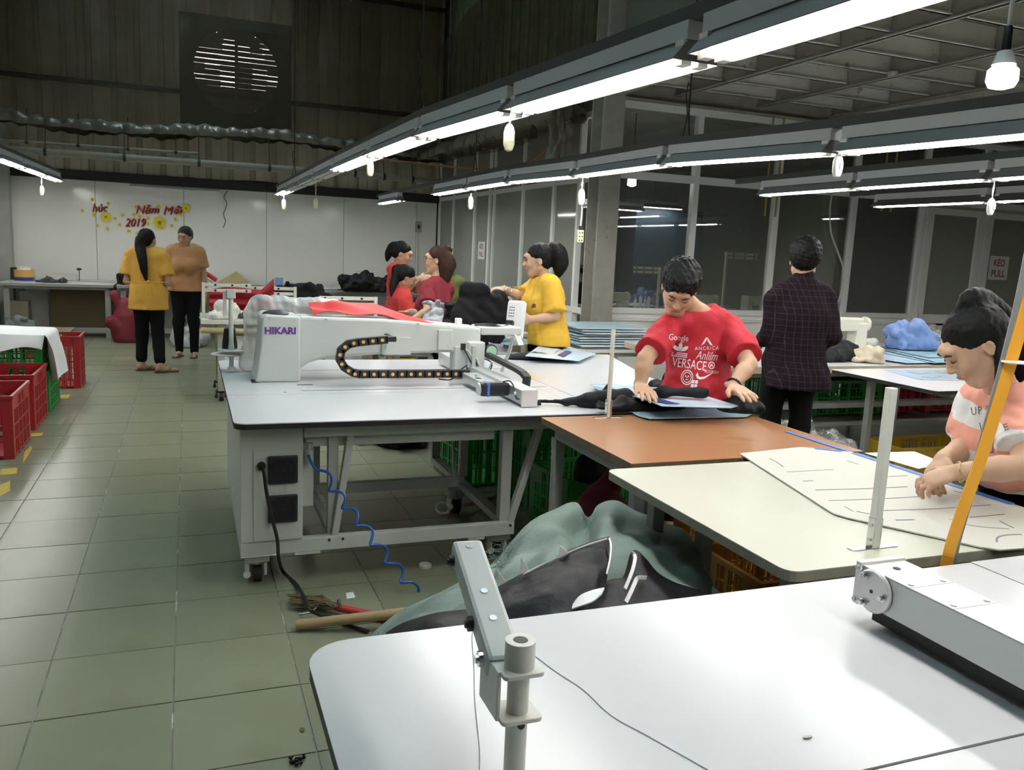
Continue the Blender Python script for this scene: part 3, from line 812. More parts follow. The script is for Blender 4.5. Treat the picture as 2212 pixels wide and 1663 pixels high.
# the near row, over the stitching machines
R1 = [(1.42, -.45, 2.02), (1.385, .83, 2.03), (1.352, 2.107, 2.04), (1.29, 3.41, 2.06), (1.223, 4.63, 2.08), (1.23, 6.04, 2.10), (1.23, 7.6, 2.11), (1.24, 8.95, 2.12), (1.25, 10.3, 2.13), (1.255, 11.65, 2.135), (1.26, 12.95, 2.14)]
light_row(R1, ['twin tube light just behind the camera in the near row'] + ['%s twin tube light from the camera in the near hanging row' % ORD[k] for k in range(9)], [1, 1, 1, 1, 1, 1, 0, 0, 0, 1],
          'dark steel rail carrying the near row of tube lights', (0, .3), (((1.225, 4.75, 2.24), 6.2), ((1.25, 11.0, 2.28), 6.2), ((1.36, 1.9, 2.2), 6.2)))
R2 = [(2.86, .45, 1.96), (2.83, 1.78, 1.97), (2.75, 3.13, 1.99), (2.70, 4.5, 2.04), (2.69, 5.74, 2.05), (2.67, 7.09, 2.08), (2.65, 8.22, 2.08), (2.66, 9.5, 2.08)]
light_row(R2, ['twin tube light above the striped shirt woman, out of view'] + ['%s twin tube light from the camera in the second hanging row' % ORD[k] for k in range(6)], [1] * 7,
          'dark steel rail carrying the second row of tube lights', (0, 3.3), (((2.71, 4.35, 2.18), 6.2), ((2.66, 8.1, 2.22), 6.2)))
fixture((2.655, 11.2, 2.08), (2.66, 12.5, 2.08), 'small lone lit tube light at the far end of the second rail')
R3 = [(4.45, .15, 2.03), (4.45, 1.35, 2.03), (4.45, 2.55, 2.03), (4.42, 3.72, 2.03), (4.40, 4.78, 2.03), (4.40, 5.85, 2.03)]  # camera-end fixture, out of view, added to light the front partition
light_row(R3, ['tube light of the third row nearest the camera side, out of view', 'tube light of the third row beyond the right edge'] + ['%s tube light from the right in the third row before the partition' % ORD[k] for k in range(3)], [1, 1, 1, 1, 1],
          'dark steel rail carrying the third row of tube lights', (0, .35), (((4.42, 3.0, 2.2), 3.3),))
a = ZP(2145, 436, 2.04); 
R4 = [(a.x, a.y - 2.5, 2.04), (a.x, a.y - 1.25, 2.04), (a.x, a.y, 2.04), (a.x, a.y + 1.25, 2.04)]
light_row(R4, ['%s tube light from the right in the farthest row near the double door' % ORD[k] for k in range(3)], [1, 1, 1], 'dark steel rail carrying the farthest row of tube lights', (0, .3))
R5 = [(-1.80, 7.15, 2.15), (-1.78, 8.4, 2.15), (-1.75, 9.65, 2.15), (-1.72, 10.9, 2.15), (-1.69, 12.15, 2.15), (-1.66, 13.4, 2.15)]
light_row(R5, ['twin tube light of the left row outside the view'] + ['%s twin tube light in the row over the left crates' % n for n in ('nearest', 'second', 'third', 'last')], [1, 1, 1, 1, 1], 'dark steel rail carrying the left row of tube lights', (0, .1))

R6 = [(7.7, 1.2, 2.04), (7.7, 2.45, 2.04), (7.7, 3.7, 2.04), (7.7, 4.95, 2.04)]  # unseen extra row, added to brighten the front partition
light_row(R6, ['%s tube light of the row at the far right, outside the view' % n for n in ('nearest', 'middle', 'last')], [1, 1, 1], 'dark steel rail of the light row at the far right, outside the view', (0, .1))
# ------------------------------------------------------------------ pull switches, bulb, sockets
M_sw = mat('cream_switch', (.72, .70, .50), .4)
def pull_switch(p, L, s_, label, m=None):
    p = V(p); t = thing('pull_switch', label, 'switch', p)
    MB().tube([p, p + V((.006, 0, -L * .5)), p + V((0, 0, -L))], .003, 5).tube([p + V((.006, 0, 0)), p + V((-.006, 0, -L * .6)), p + V((0, 0, -L))], .002, 5).build('cord', M_cord, t)
    MB().lathe([(.008*s_, 0), (.017*s_, -.012*s_), (.022*s_, -.03*s_), (.022*s_, -.075*s_), (.015*s_, -.095*s_), (.006*s_, -.1*s_)], p + V((0, 0, -L)), 10).build('body', m or M_sw, t, smooth=True)
    MB().box(p.x - .008*s_, p.x + .008*s_, p.y - .026*s_, p.y - .02*s_, p.z - L - .065*s_, p.z - L - .035*s_).build('rocker', M_white, t)
def sw_at(px, py, y, L, s_, label, m=None):
    p = YP(px, py, y); pull_switch(p + V((0, 0, L)), L, s_, label, m)
sw_at(1101, 268, 3.55, .09, 1.15, 'cream pull switch hanging from the near row, nearest one')
sw_at(800, 345, 6.0, .05, 1.15, 'cream pull switch hanging from the fourth light of the near row')
sw_at(613, 430, 12.5, .10, 1.5, 'small pale pull switch at the far end of the near row')
sw_at(682, 428, 9.2, .25, 1.1, 'faint pull switch below the unlit lights of the near row')
sw_at(1812, 334, 3.1, .04, 1.0, 'white pull switch hanging between the first lights of the second row', M_white)
sw_at(1257, 408, 5.7, .08, 1.2, 'white pull switch above the hanging socket strip', M_white)
sw_at(1017, 424, 8.1, .03, 1.3, 'white pull switch below the far lights of the second row', M_white)
p = XP(2143, 428, 4.42); pull_switch((p.x, p.y, 2.035), 2.035 - p.z, 1.0, 'white pull switch below the third light row at the right', M_white)
p = YP(90, 401, 12.6); sw_at(90, 401, 12.6, 2.155 - p.z, 1.3, 'white pull switch below the left light row', M_white)
# socket strip on its cable beside the column
p = YP(1257, 440, 5.7); q = YP(1254, 488, 5.7)
t = thing('socket_strip', 'hanging cream socket strip beside the steel column', 'socket', q)
MB().tube([p, p.lerp(q, .5) + V((.004, 0, 0)), q], .006, 6).build('cable', M_cord, t)
MB().cyl(q, q + V((0, 0, -.03)), .012, 8).build('gland', M_blackcord, t)
MB().box(q.x - .025, q.x + .025, q.y - .015, q.y + .015, q.z - .12, q.z - .03).build('body', M_sw, t, bevel=.004)
for k in range(3):
    for s_ in (-1, 1): MB().box(q.x + s_*.010 - .004, q.x + s_*.010 + .004, q.y - .0165, q.y - .0145, q.z - .055 - k*.027, q.z - .045 - k*.027).build('slot', M_blackcord, t)
# hanging LED bulb
M_bulb = mat('lit_bulb', (1, 1, 1), .3, emit=((1, .98, .95), 14))
b0 = DP(2165, 168, 3.4)
t = thing('led_bulb', 'lit bulb hanging on a black cord below the joists', 'lamp', b0)
MB().lathe([(.012, .050), (.04, .046), (.058, .028), (.060, -.012), (.048, -.036), (.02, -.044)], b0, 18).build('globe', M_bulb, t, smooth=True)
MB().lathe([(.02, .105), (.03, .10), (.045, .05), (.012, .048)], b0, 14).build('heat_sink', M_white, t, smooth=True)
MB().lathe([(.012, .20), (.016, .195), (.018, .105), (.01, .1)], b0, 10).build('socket', M_blackcord, t, smooth=True)
MB().tube(catmull([b0 + V((0, 0, .19)), b0 + V((0, 0, .30)), b0 + V((.03, 0, .40)), b0 + V((.02, .1, .46)), b0 + V((-.25, .3, .50)), b0 + V((-.6, .45, .55))], 6), .008, 6).build('cable', M_cord, t, smooth=True)
# round ceiling box and cable on the joists
p = ZP(1930, 163, 3.17)
t = thing('junction_box', 'round white junction box with thin conduit under the mezzanine joists', 'junction box', p)
MB().lathe([(.0, 0), (.05, 0), (.05, .03), (.0, .03)], p, 14).build('box', M_cord, t)
MB().tube([p + V((.05, 0, .015)), ZP(2212, 105, 3.17)], .010, 6).build('conduit', M_cord, t)
# ================================================================== MATERIALS OF MACHINES AND FURNITURE
M_lam = mat('white_laminate', (.60, .61, .625), .24, noise=(1.5, .02))
M_edge = mat('black_edge', (.018, .018, .018), .5)
M_mach = mat('machine_paint', (.60, .63, .60), .32)
M_cab = mat('cabinet_paint', (.58, .61, .58), .4, noise=(3, .05))
M_steelg = mat('grey_frame_paint', (.50, .52, .50), .42)
M_alub = mat('anodised_aluminium', (.58, .60, .59), .38, .55)
M_alut = mat('bright_aluminium', (.74, .72, .72), .35, .4)
M_chain = mat('drag_chain_plastic', (.018, .018, .02), .45)
M_dot = mat('orange_pin', (.75, .38, .10), .5)
M_motor = mat('motor_black', (.015, .016, .02), .35)
M_bluetape = mat('blue_tape', (.06, .18, .55), .5)
M_bluehose = mat('blue_hose', (.02, .11, .42), .3)
M_purple = mat('purple_letters', (.16, .04, .28), .5)
M_rubber = mat('black_rubber', (.02, .02, .02), .7)
M_castw = mat('caster_white', (.66, .66, .62), .45)
M_chrome = mat('chrome', (.7, .7, .7), .2, 1)
M_grill = mat('fan_grille', (.016, .017, .019), .5)
M_postpaint = mat('post_paint', (.66, .66, .60), .4, noise=(8, .1))

def caster_parts(p, parent, m=None):
    p = V(p); c = MB().box(p.x - .045, p.x + .045, p.y - .03, p.y + .03, p.z + .088, p.z + .098).lathe([(.022, .075), (.028, .09)], p, 10)
    c.box(p.x - .050, p.x - .034, p.y - .035, p.y + .03, p.z + .03, p.z + .09).box(p.x + .026, p.x + .040, p.y - .035, p.y + .03, p.z + .03, p.z + .09).box(p.x - .05, p.x + .04, p.y + .0, p.y + .03, p.z + .07, p.z + .09)
    o = c.build('caster', m or M_castw, parent, bevel=.004)
    w_ = MB().cyl((p.x - .018, p.y - .01, p.z + .036), (p.x + .018, p.y - .01, p.z + .036), .036, 18)
    wo = w_.build('wheel', M_rubber, o, smooth=True)
    MB().lathe([(.0, -.004), (.016, -.004), (.016, .006), (0, .006)], (p.x - .045, p.y - .045, p.z + .045), 12, 'y').build('brake_pedal', m or M_castw, o)
def top_panel(x0, x1, y0, y1, z, parent, corners=(0, 0, 0, 0), r=.06, name='table_top', th=.026):
    P = rounded(x0, x1, y0, y1, r, 6, corners)
    o = MB().prism(P, z - .004, z).build(name, M_lam, parent)
    MB().prism(P, z - th, z - .0042).build('edge_band', M_edge, o)
    return o

# ================================================================== PATTERN STITCHING MACHINE (middle)
ZT = .75
mc = thing('stitching_machine', 'large white programmable stitching machine with long arm and drag chain', 'sewing machine', (1.0, 4.4, 0))
top_panel(.163, 1.878, 3.475, 4.138, ZT, mc, (1, 0, 0, 0), .05)
top_panel(.163, 1.878, 4.142, 5.36, ZT, mc, (0, 0, 0, 1), .05)
MB().box(.52, 1.86, 4.228, 4.236, ZT - .002, ZT + .0006).build('guide_slot', M_edge, mc)
MB().box(.60, 1.86, 4.905, 4.913, ZT - .002, ZT + .0006).build('guide_slot', M_edge, mc)
for (px, py) in ((503, 842), (503, 853), (503, 858), (503, 861), (616, 847), (490, 809), (530, 809), (584, 840), (656, 839)):
    p = ZP(px, py, ZT); MB().cyl((p.x, p.y, ZT), (p.x, p.y, ZT + .0008), .007, 10).build('screw', M_edge if px == 616 else M_alub, mc)
# electrical cabinet under the front left
x0, x1, y0, y1 = .192, .452, 3.60, 4.90
cab = MB().box(x0, x1, y0, y1, .20, .722).build('cabinet', M_cab, mc, bevel=.004)
MB().box(.245, .449, y0 - .005, y0, .205, .604).build('door', M_cab, cab, bevel=.002)
for z in (.521, .348):
    f = MB().box(.305, .428, y0 - .020, y0 - .005, z - .061, z + .061).build('fan_grille', M_grill, cab, bevel=.005)
    for r in (.014, .024, .034, .044, .053):
        MB().tube([(.3665 + r * math.cos(q), y0 - .021, z + r * math.sin(q)) for q in np.linspace(0, 2 * math.pi, 25)], .0016, 5, cap=False).build('fan_ring', M_motor, f)
MB().box(.31, .385, y0 - .0065, y0 - .005, .415, .455).build('rating_plate', mat('plate_grey', (.55, .57, .56), .5, noise=(300, .5)), cab)
# frame: lower rails, sill with notches, uprights, braces
fr = M_steelg
MB().box(.192, 1.452, 3.605, 3.645, .138, .20).box(.192, .36, 3.602, 3.648, .132, .138).build('front_sill', M_cab, mc, bevel=.003)
for q0, q1 in ((.42, .53), (1.22, 1.30)): MB().box(q0, q1, 3.604, 3.646, .126, .138).build('fork_pad', M_cab, mc)
MB().box(.60, 1.42, 4.30, 4.34, .182, .238).build('rear_sill', fr, mc, bevel=.003)
MB().box(.192, .232, 3.64, 4.90, .138, .20).build('side_rail', fr, mc)
MB().box(.575, .61, 3.64, 4.32, .17, .20).build('side_rail', fr, mc); MB().box(1.39, 1.44, 3.64, 4.90, .17, .205).build('side_rail', fr, mc)
for (x, y, z0_, z1_, w_) in ((.588, 3.665, .2, .722, .044), (1.412, 3.665, .2, .722, .052), (1.412, 4.88, .2, .722, .05), (.60, 4.32, .24, .722, .05), (1.412, 4.32, .24, .722, .045), (.60, 4.88, .14, .722, .05)):
    MB().box(x - w_/2, x + w_/2, y - w_/2, y + w_/2, z0_, z1_).build('upright', fr, mc, bevel=.003)
MB().bar((.588, 3.632, .150), (.668, 3.628, .722), .030, .040, (0, 1, 0)).build('brace', fr, mc, bevel=.003)
MB().bar((1.425, 3.632, .16), (1.600, 3.66, .722), .032, .042, (0, 1, 0)).build('brace', fr, mc, bevel=.003)
MB().bar((1.36, 4.30, .22), (1.33, 4.28, .60), .014, .014, (0, 1, 0)).build('stay', fr, mc)
for x in (.568, .628, 1.43): MB().cyl((x, 3.600, .185), (x, 3.606, .185), .006, 8).build('bolt', M_edge, mc)
MB().box(.456, 1.70, 3.602, 3.64, .655, .722).build('apron', M_mach, mc, bevel=.003); MB().box(.19, 1.70, 5.2, 5.24, .655, .722).build('apron', M_mach, mc)
MB().box(.47, 1.35, 3.66, 3.70, .60, .655).build('apron', M_mach, mc)
for p in ((.265, 3.68, 0), (1.40, 3.70, 0), (1.41, 4.42, 0), (.265, 4.82, 0)): caster_parts(p, mc); MB().box(p[0] - .05, p[0] + .05, p[1] - .05, p[1] + .05, .098, .138).build('caster_plate', fr, mc)
MB().box(.455, .50, 3.63, 3.69, .34, .62).build('air_unit_bracket', fr, mc)
MB().cyl((.478, 3.60, .54), (.478, 3.60, .60), .016, 12).cyl((.478, 3.60, .60), (.478, 3.60, .63), .009, 8).build('air_regulator', M_alub, mc)
# power cable
pc = [V((.278, y0 - .012, .541))] + [YP(px, py, 3.55) for px, py in ((570, 1020), (576, 1065), (588, 1120), (599, 1165), (602, 1205))] + [ZP(px, py, .010) for px, py in ((612, 1235), (640, 1262))] + [ZP(657, 1290, .045), ZP(668, 1315, .05)] + [ZP(px, py, .010) for px, py in ((692, 1328), (722, 1334), (752, 1350), (795, 1364))]
MB().tube(catmull(pc, 6), .0078, 8).build('power_cable', M_blackcord, mc, smooth=True); MB().cyl((.278, y0 - .02, .541), (.278, y0, .541), .018, 10).build('cable_gland', M_blackcord, mc)
# coiled blue air hose
hp = ((715, 325), (740, 385), (770, 422), (830, 436), (868, 462), (872, 510), (857, 560), (868, 572), (915, 572), (955, 590), (966, 630), (945, 680), (955, 690), (1010, 688), (1047, 712), (1052, 755), (1037, 800), (1050, 808), (1105, 806), (1150, 835), (1152, 880), (1137, 930), (1150, 938), (1210, 935), (1248, 962), (1252, 1010), (1240, 1055), (1255, 1063), (1315, 1065), (1355, 1092), (1357, 1140), (1343, 1188), (1360, 1196), (1420, 1192), (1462, 1222), (1468, 1268))
nh = len(hp) - 1
pts = [YP(440 + x * .3165, 880 + y * .3165, 3.56 - .20 * i / nh + .012 * math.sin(i * 1.1)) for i, (x, y) in enumerate(hp)]
MB().tube(catmull(pts, 3), .0062, 7).build('air_hose', M_bluehose, mc, smooth=True)
# column, arm
MB().prism_on([(.315, 0), (.546, 0), (.546, .335), (.365, .352), (.325, .30), (.318, .15)], (0, 4.62, ZT), (1, 0, 0), (0, 0, 1), .0).v
yA, yB2 = 4.50, 4.80
col_p = [(.315, 0), (.548, 0), (.548, .345), (.368, .355), (.352, .34), (.345, .20), (.328, .06)]
MB().prism_on(col_p, (0, yB2, ZT), (1, 0, 0), (0, 0, 1), yB2 - yA).build('column', M_mach, mc, bevel=.012)
MB().box(.30, .33, 4.49, 4.60, ZT, ZT + .001).box(.52, .60, 4.40, 4.42, ZT, ZT + .001).build('cut_out', M_edge, mc)
arm_p = [(.54, .062), (.60, .100), (.68, .125), (1.0, .145), (1.52, .158), (1.56, .165), (1.56, .294), (1.0, .338), (.54, .346)]
MB().prism_on(arm_p, (0, 4.74, ZT), (1, 0, 0), (0, 0, 1), .22).build('arm', M_mach, mc, bevel=.014)
MB().box(.985, 1.145, 4.500, 4.521, ZT + .145, ZT + .24).build('access_plate', M_mach, mc)
MB().box(1.30, 1.385, 4.50, 4.521, ZT + .17, ZT + .285).build('side_cover', M_mach, mc, bevel=.004)
for (x, z) in ((1.318, .19), (1.366, .19), (1.318, .265), (1.366, .265)):
    MB().cyl((x, 4.497, ZT + z), (x, 4.50, ZT + z), .009, 10).build('screw', M_mach, mc)
for px, py in ((583, 689), (636, 691), (705, 690), (905, 700)): 
    p = YP(px, py, 4.498); MB().cyl((p.x, 4.497, p.z), (p.x, 4.52, p.z), .006, 8).build('screw', M_steelg, mc)
text_obj('logo', 'HIKARI', M_purple, (.444, yA - .0008, 1.021), (1, 0, 0), (0, 0, 1), .048, mc, fit=.158, bold=.0022, extrude=.0006)
# black foam on top of column
MB().ball((.43, 4.6, 1.103), .07, .06, .02, 12, 6).build('top_pad', M_edge, mc, smooth=True)
# head
hd = MB().box(1.47, 1.57, 4.47, 4.72, ZT + .07, ZT + .22).build('sewing_head', M_mach, mc, bevel=.008)
MB().box(1.40, 1.47, 4.495, 4.60, ZT + .03, ZT + .19).build('head_plate', M_mach, hd, bevel=.004)
MB().cyl((1.52, 4.56, ZT + .005), (1.52, 4.56, ZT + .09), .010, 10).cyl((1.545, 4.56, ZT + .004), (1.545, 4.56, ZT + .07), .007, 8).build('needle_bar', M_chrome, hd)
MB().box(1.43, 1.455, 4.478, 4.496, ZT + .175, ZT + .21).build('solenoid', M_edge, hd)
wv = V((1.615, 4.50, ZT + .165))
MB().lathe([(0, -.012), (.034, -.012), (.040, -.004), (.040, .012), (0, .012)], wv, 20, 'y').build('handwheel', M_edge, hd, smooth=True)
MB().lathe([(0, -.015), (.032, -.015), (.032, -.012), (0, -.012)], wv, 20, 'y').build('wheel_face', mat('pale_green_plastic', (.45, .68, .52), .4), hd)
MB().box(1.56, 1.81, 4.52, 4.72, ZT + .255, ZT + .30).build('visor', M_mach, hd, bevel=.008)
MB().bar((1.78, 4.53, ZT + .26), (1.80, 4.50, ZT + .20), .05, .006).build('visor_lip', M_mach, hd)
rl = random.Random(3)
for k in range(7):
    a = V((1.44 + .02 * k, 4.49, ZT + .19 - .01 * k)); b = V((1.50 + .015 * k, 4.46, ZT + .08 - .008 * k))
    MB().tube(catmull([a, a.lerp(b, .4) + V((rl.uniform(-.03, .05), -.02, rl.uniform(-.01, .03))), b], 6), .004, 5).build('head_wire', (M_chain, M_cord, M_alub)[k % 3], hd, smooth=True)
MB().tube(catmull([(1.46, 4.46, .84), (1.38, 4.40, .805), (1.32, 4.3, .785), (1.25, 4.3, .79)], 6), .004, 5).build('head_wire', M_chain, hd, smooth=True)
MB().box(1.485, 1.505, 4.44, 4.47, ZT + .04, ZT + .20).build('hanger_bar', M_steelg, hd)
# drag chain: links with orange pins
def drag_chain(path, w_, h_, parent, pins=True, up=(0, 1, 0), links=None):
    path = [V(p) for p in path]; Ls = [0]
    for a, b in zip(path[:-1], path[1:]): Ls.append(Ls[-1] + (b - a).length)
    def atd(s_):
        for i in range(len(path) - 1):
            if s_ <= Ls[i+1] + 1e-9:
                t = (s_ - Ls[i]) / max(1e-9, Ls[i+1] - Ls[i]); return path[i].lerp(path[i+1], t)
        return path[-1]
    n = links; ch = thing_part('drag_chain', parent, atd(0))
    for k in range(n):
        a = atd(Ls[-1] * k / n); b = atd(Ls[-1] * (k + 1) / n); d = (b - a).normalized(); u = V(up)
        o = MB().bar(a - d * .006, b + d * .006, w_, h_, up).build('link', M_chain, ch, bevel=.003)
        if pins:
            c = a; sd = d.cross(u).normalized()
    return ch, [atd(Ls[-1] * (k + .5) / n) for k in range(n)]
def thing_part(name, parent, loc):
    o = bpy.data.objects.new(name, None); COL.objects.link(o); o.parent = parent; o.location = V(loc) - worldloc(parent); o.empty_display_size = .05
    return o
yc = 4.34
cp = [V((1.43, yc, .812)), V((.86, yc, .815)), V((.80, yc, .822)), V((.757, yc, .845)), V((.728, yc, .885)), V((.728, yc, .93)), V((.755, yc, .962)), V((.80, yc, .98)), V((.97, yc, .998))]
ch, mids = drag_chain(catmull(cp, 6), .034, .042, mc, up=(0, 0, 1), links=21)
for c in mids: MB().cyl((c.x, yc - .0195, c.z), (c.x, yc - .012, c.z), .0095, 12).build('pin', M_dot, ch)
MB().bar((.965, yc, .998), (1.02, yc, 1.002), .034, .026).box(1.0, 1.02, yc, 4.52, .985, 1.01).build('chain_anchor', M_chain, mc)
cp2 = [V((1.585, 4.56, .90)), V((1.60, 4.25, .885)), V((1.615, 4.02, .868)), V((1.62, 3.945, .845)), V((1.615, 3.93, .815)), V((1.605, 3.98, .795)), V((1.60, 4.2, .79)), V((1.595, 4.5, .79))]
ch2, _ = drag_chain(catmull(cp2, 6), .04, .024, mc, up=(0, 0, 1), links=24)
# gantry beam and motor
g = MB().box(1.477, 1.560, 3.66, 5.10, .764, .834).build('gantry_beam', M_alub, mc, bevel=.002)
MB().box(1.477, 1.560, 3.652, 3.66, .754, .836).build('end_plate', M_alut, g, bevel=.002)
MB().box(1.39, 1.477, 3.98, 4.32, .775, .82).build('motor_bracket', M_alub, mc, bevel=.003)
MB().cyl((1.43, 4.18, .82), (1.43, 4.18, .83), .014, 10).build('bracket_bolt', M_alub, mc); MB().box(1.40, 1.425, 4.10, 4.135, .82, .8215).build('bracket_slot', M_edge, mc)
mo = MB().box(1.318, 1.470, 3.79, 3.855, .782, .848).build('motor', M_motor, mc, bevel=.012)
MB().box(1.348, 1.366, 3.787, 3.858, .779, .851).build('motor_tape', M_bluetape, mo, bevel=.012)
MB().lathe([(0, -.004), (.028, -.004), (.033, .004), (0, .004)], (1.315, 3.822, .815), 18, 'x').build('motor_cap', M_alub, mo, smooth=True)
MB().tube(catmull([(1.44, 3.82, .85), (1.47, 3.80, .856), (1.478, 3.76, .83), (1.476, 3.74, .80)], 6), .0035, 6).tube(catmull([(1.474, 3.735, .80), (1.473, 3.71, .785), (1.474, 3.68, .788)], 6), .0035, 6).build('motor_cable', M_blackcord, mc, smooth=True)
MB().ball((1.474, 3.735, .805), .006, .011, .011, 8, 5).build('cable_clip', M_white, mc)
MB().box(1.575, 1.60, 3.70, 3.72, ZT, ZT + .012).box(1.58, 1.585, 3.70, 3.72, ZT + .01, ZT + .022).box(1.592, 1.597, 3.70, 3.72, ZT + .01, ZT + .022).build('limit_switch', M_edge, mc)
# control panel on a stalk
cpn = V((1.86, 4.76, 1.075)); u = V((.80, -.60, 0)).normalized(); v = V((.10, .22, .97)).normalized(); v = (v - u * v.dot(u)).normalized(); n_ = u.cross(v)
ctl = MB().obox(cpn, u, v, n_, .055, .115, .03).build('control_panel', mat('panel_plastic', (.74, .75, .76), .4), mc, bevel=.014)
for r in range(4):
    for q in range(3): MB().obox(cpn + n_ * .031 + u * (-.035 + .013 * q) + v * (.07 - .018 * r), u, v, n_, .0035, .003, .001).build('vent_hole', M_edge, ctl)
for r in range(3):
    for q in range(4): MB().obox(cpn + n_ * .031 + u * (-.02 + .013 * q) + v * (-.07 - .015 * r), u, v, n_, .004, .003, .001).build('vent_hole', M_edge, ctl)
MB().obox(cpn + n_ * .05 - v * .035 - u * .02, u, v, n_, .022, .02, .018).build('connector', M_edge, ctl, bevel=.003)
MB().tube(catmull([cpn + n_ * .07 - v * .04 - u * .02, V((1.72, 4.60, 1.045)), V((1.64, 4.58, 1.06)), V((1.55, 4.62, 1.055))], 6), .007, 6).tube(catmull([cpn + n_ * .06 - v * .05, V((1.75, 4.62, 1.03)), V((1.66, 4.56, 1.05)), V((1.58, 4.6, 1.05))], 6), .006, 6).build('panel_cable', M_chain, mc, smooth=True)
MB().tube([(1.84, 4.74, 1.0), (1.83, 4.75, .9), (1.80, 4.8, ZT)], .012, 8).build('stalk', M_steelg, mc)
MB().box(1.44, 1.475, 4.62, 4.66, 1.05, 1.09).build('top_lamp', M_white, mc, bevel=.005)
MB().box(1.79, 1.80, 3.60, 4.2, ZT, ZT + .0006).build('thread_guide', M_lam, mc)

# ---- thread stand at the rear left of that machine
def thread_stand(loc, h_, label):
    x, y, z = loc; t = thing('thread_stand', label, 'thread stand', loc)
    MB().cyl((x, y, z), (x, y, z + h_), .0125, 12).build('pole', M_postpaint, t, smooth=True)
    MB().box(x - .035, x + .035, y - .02, y + .02, z, z + .006).lathe([(.03, .006), (.017, .03)], (x, y, z), 12).build('foot', M_postpaint, t)
    MB().cyl((x, y, z + .085), (x, y, z + .165), .022, 12, .013).build('collar', M_postpaint, t, smooth=True)
    for (dx, dz) in ((-.02, .09), (.02, .115)):
        MB().lathe([(.0, dz), (.085, dz), (.09, dz + .004), (.085, dz + .008), (0, dz + .008)], (x + dx, y + .05, z), 24).build('cone_tray', M_postpaint, t, smooth=30)
    MB().lathe([(.042, .124), (.040, .16), (.030, .235), (.014, .24), (.0, .242)], (x - .005, y + .07, z), 20).build('thread_cone', mat('black_thread', (.012, .012, .013), .7), t, smooth=True)
    MB().box(x - .024, x + .024, y - .022, y + .022, z + h_ - .05, z + h_).build('clamp', M_postpaint, t, bevel=.004)
    MB().box(x - .042, x - .024, y - .01, y + .02, z + h_ - .14, z + h_ - .01).build('guide_plate', M_postpaint, t)
    return t
tp = ZP(500, 803, ZT)
thread_stand((tp.x, tp.y, ZT), YP(503, 625, tp.y).z - ZT, 'white thread stand with a black cone on the middle machine')

# ================================================================== FOREGROUND MACHINE TABLE
m2 = thing('stitching_machine', 'second white stitching machine table filling the foreground, gantry at the right', 'sewing machine', (1.0, .7, 0))
top_panel(.19, 1.872, .870, 1.492, ZT, m2, (0, 0, 0, 1), .085)
top_panel(.19, 1.872, .18, .864, ZT, m2, (1, 0, 0, 0), .085)
top_panel(1.878, 2.62, .18, 1.496, ZT, m2, (0, 0, 0, 0), .085)
MB().box(.19, 1.872, .864, .870, ZT - .02, ZT - .004).build('seam', M_edge, m2)
for (x, y) in ((.30, 1.30), (1.5, 1.35), (1.5, .35), (.30, .30), (2.5, 1.3)):
    MB().box(x - .03, x + .03, y - .03, y + .03, .1, .725).build('leg', M_steelg, m2); caster_parts((x, y, 0), m2)
MB().box(.26, 2.52, 1.28, 1.33, .62, .70).box(.26, 1.53, .30, .35, .15, .22).build('frame', M_steelg, m2)
g = MB().box(1.305, 1.415, .20, 1.285, .797, .875).build('gantry_beam', M_alub, m2, bevel=.002)
MB().box(1.30, 1.42, 1.285, 1.30, .79, .882).build('end_plate', M_alut, g, bevel=.002)
MB().box(1.304, 1.416, .20, 1.29, .8752, .8768).build('top_cover', M_alut, g)
for y in (1.16, 1.06):
    MB().box(1.304, 1.416, y - .0008, y + .0008, .8768, .8774).build('cover_joint', M_steelg, g)
    for x in (1.318, 1.402): MB().cyl((x, y + .012, .8768), (x, y + .012, .879), .006, 10).build('screw', M_alub, g)
MB().cyl((1.36, 1.25, .8768), (1.36, 1.25, .878), .008, 12).build('screw', M_edge, g)
dk = MB().lathe([(0, -.006), (.042, -.006), (.045, -.003), (.045, .003), (0, .003)], (1.300, 1.245, .836), 28, 'x').build('end_disc', M_alut, g, smooth=30)
for k in range(3):
    t = math.radians(60 + 120 * k); c_ = V((1.293, 1.245 + .033 * math.cos(t), .836 + .033 * math.sin(t)))
    MB().cyl(c_ + V((-.012, 0, 0)), c_, .005, 10).cyl(c_ + V((-.004, 0, 0)), c_, .008, 8).build('bolt', M_chrome, dk)
MB().cyl((1.2925, 1.245, .836), (1.294, 1.245, .836), .004, 8).build('centre_hole', M_edge, dk)
for z in (.80, .87):
    MB().cyl((1.296, 1.293, z), (1.30, 1.293, z), .005, 8).build('screw', M_alub, g)
MB().box(1.33, 1.39, .2, 1.27, .76, .797).build('gantry_rail', M_edge, m2)
# stray thread, lint
def thread(pts, label, r=.0008):
    tag(MB().tube(catmull([ZP(px, py, ZT + .001) for px, py in pts], 6), r, 4).build('loose_thread', mat('grey_thread', (.35, .35, .36), .8), smooth=True), label, 'thread')
thread([(1034, 1342), (1022, 1360), (1020, 1390), (1024, 1440), (1025, 1500), (1030, 1560), (1036, 1620), (1036, 1670)], 'loose grey thread lying left of the pole on the foreground table')
thread([(1150, 1412), (1200, 1450), (1260, 1490), (1320, 1545), (1400, 1590), (1480, 1635), (1560, 1680)], 'loose grey thread curving right of the pole on the foreground table')
p = ZP(1744, 1594, ZT)
tag(MB().ball((p.x, p.y, ZT + .0025), .010, .004, .0025, 8, 5).build('lint_scrap', M_steelg, smooth=True), 'tiny grey scrap on the white foreground table top', 'scrap')

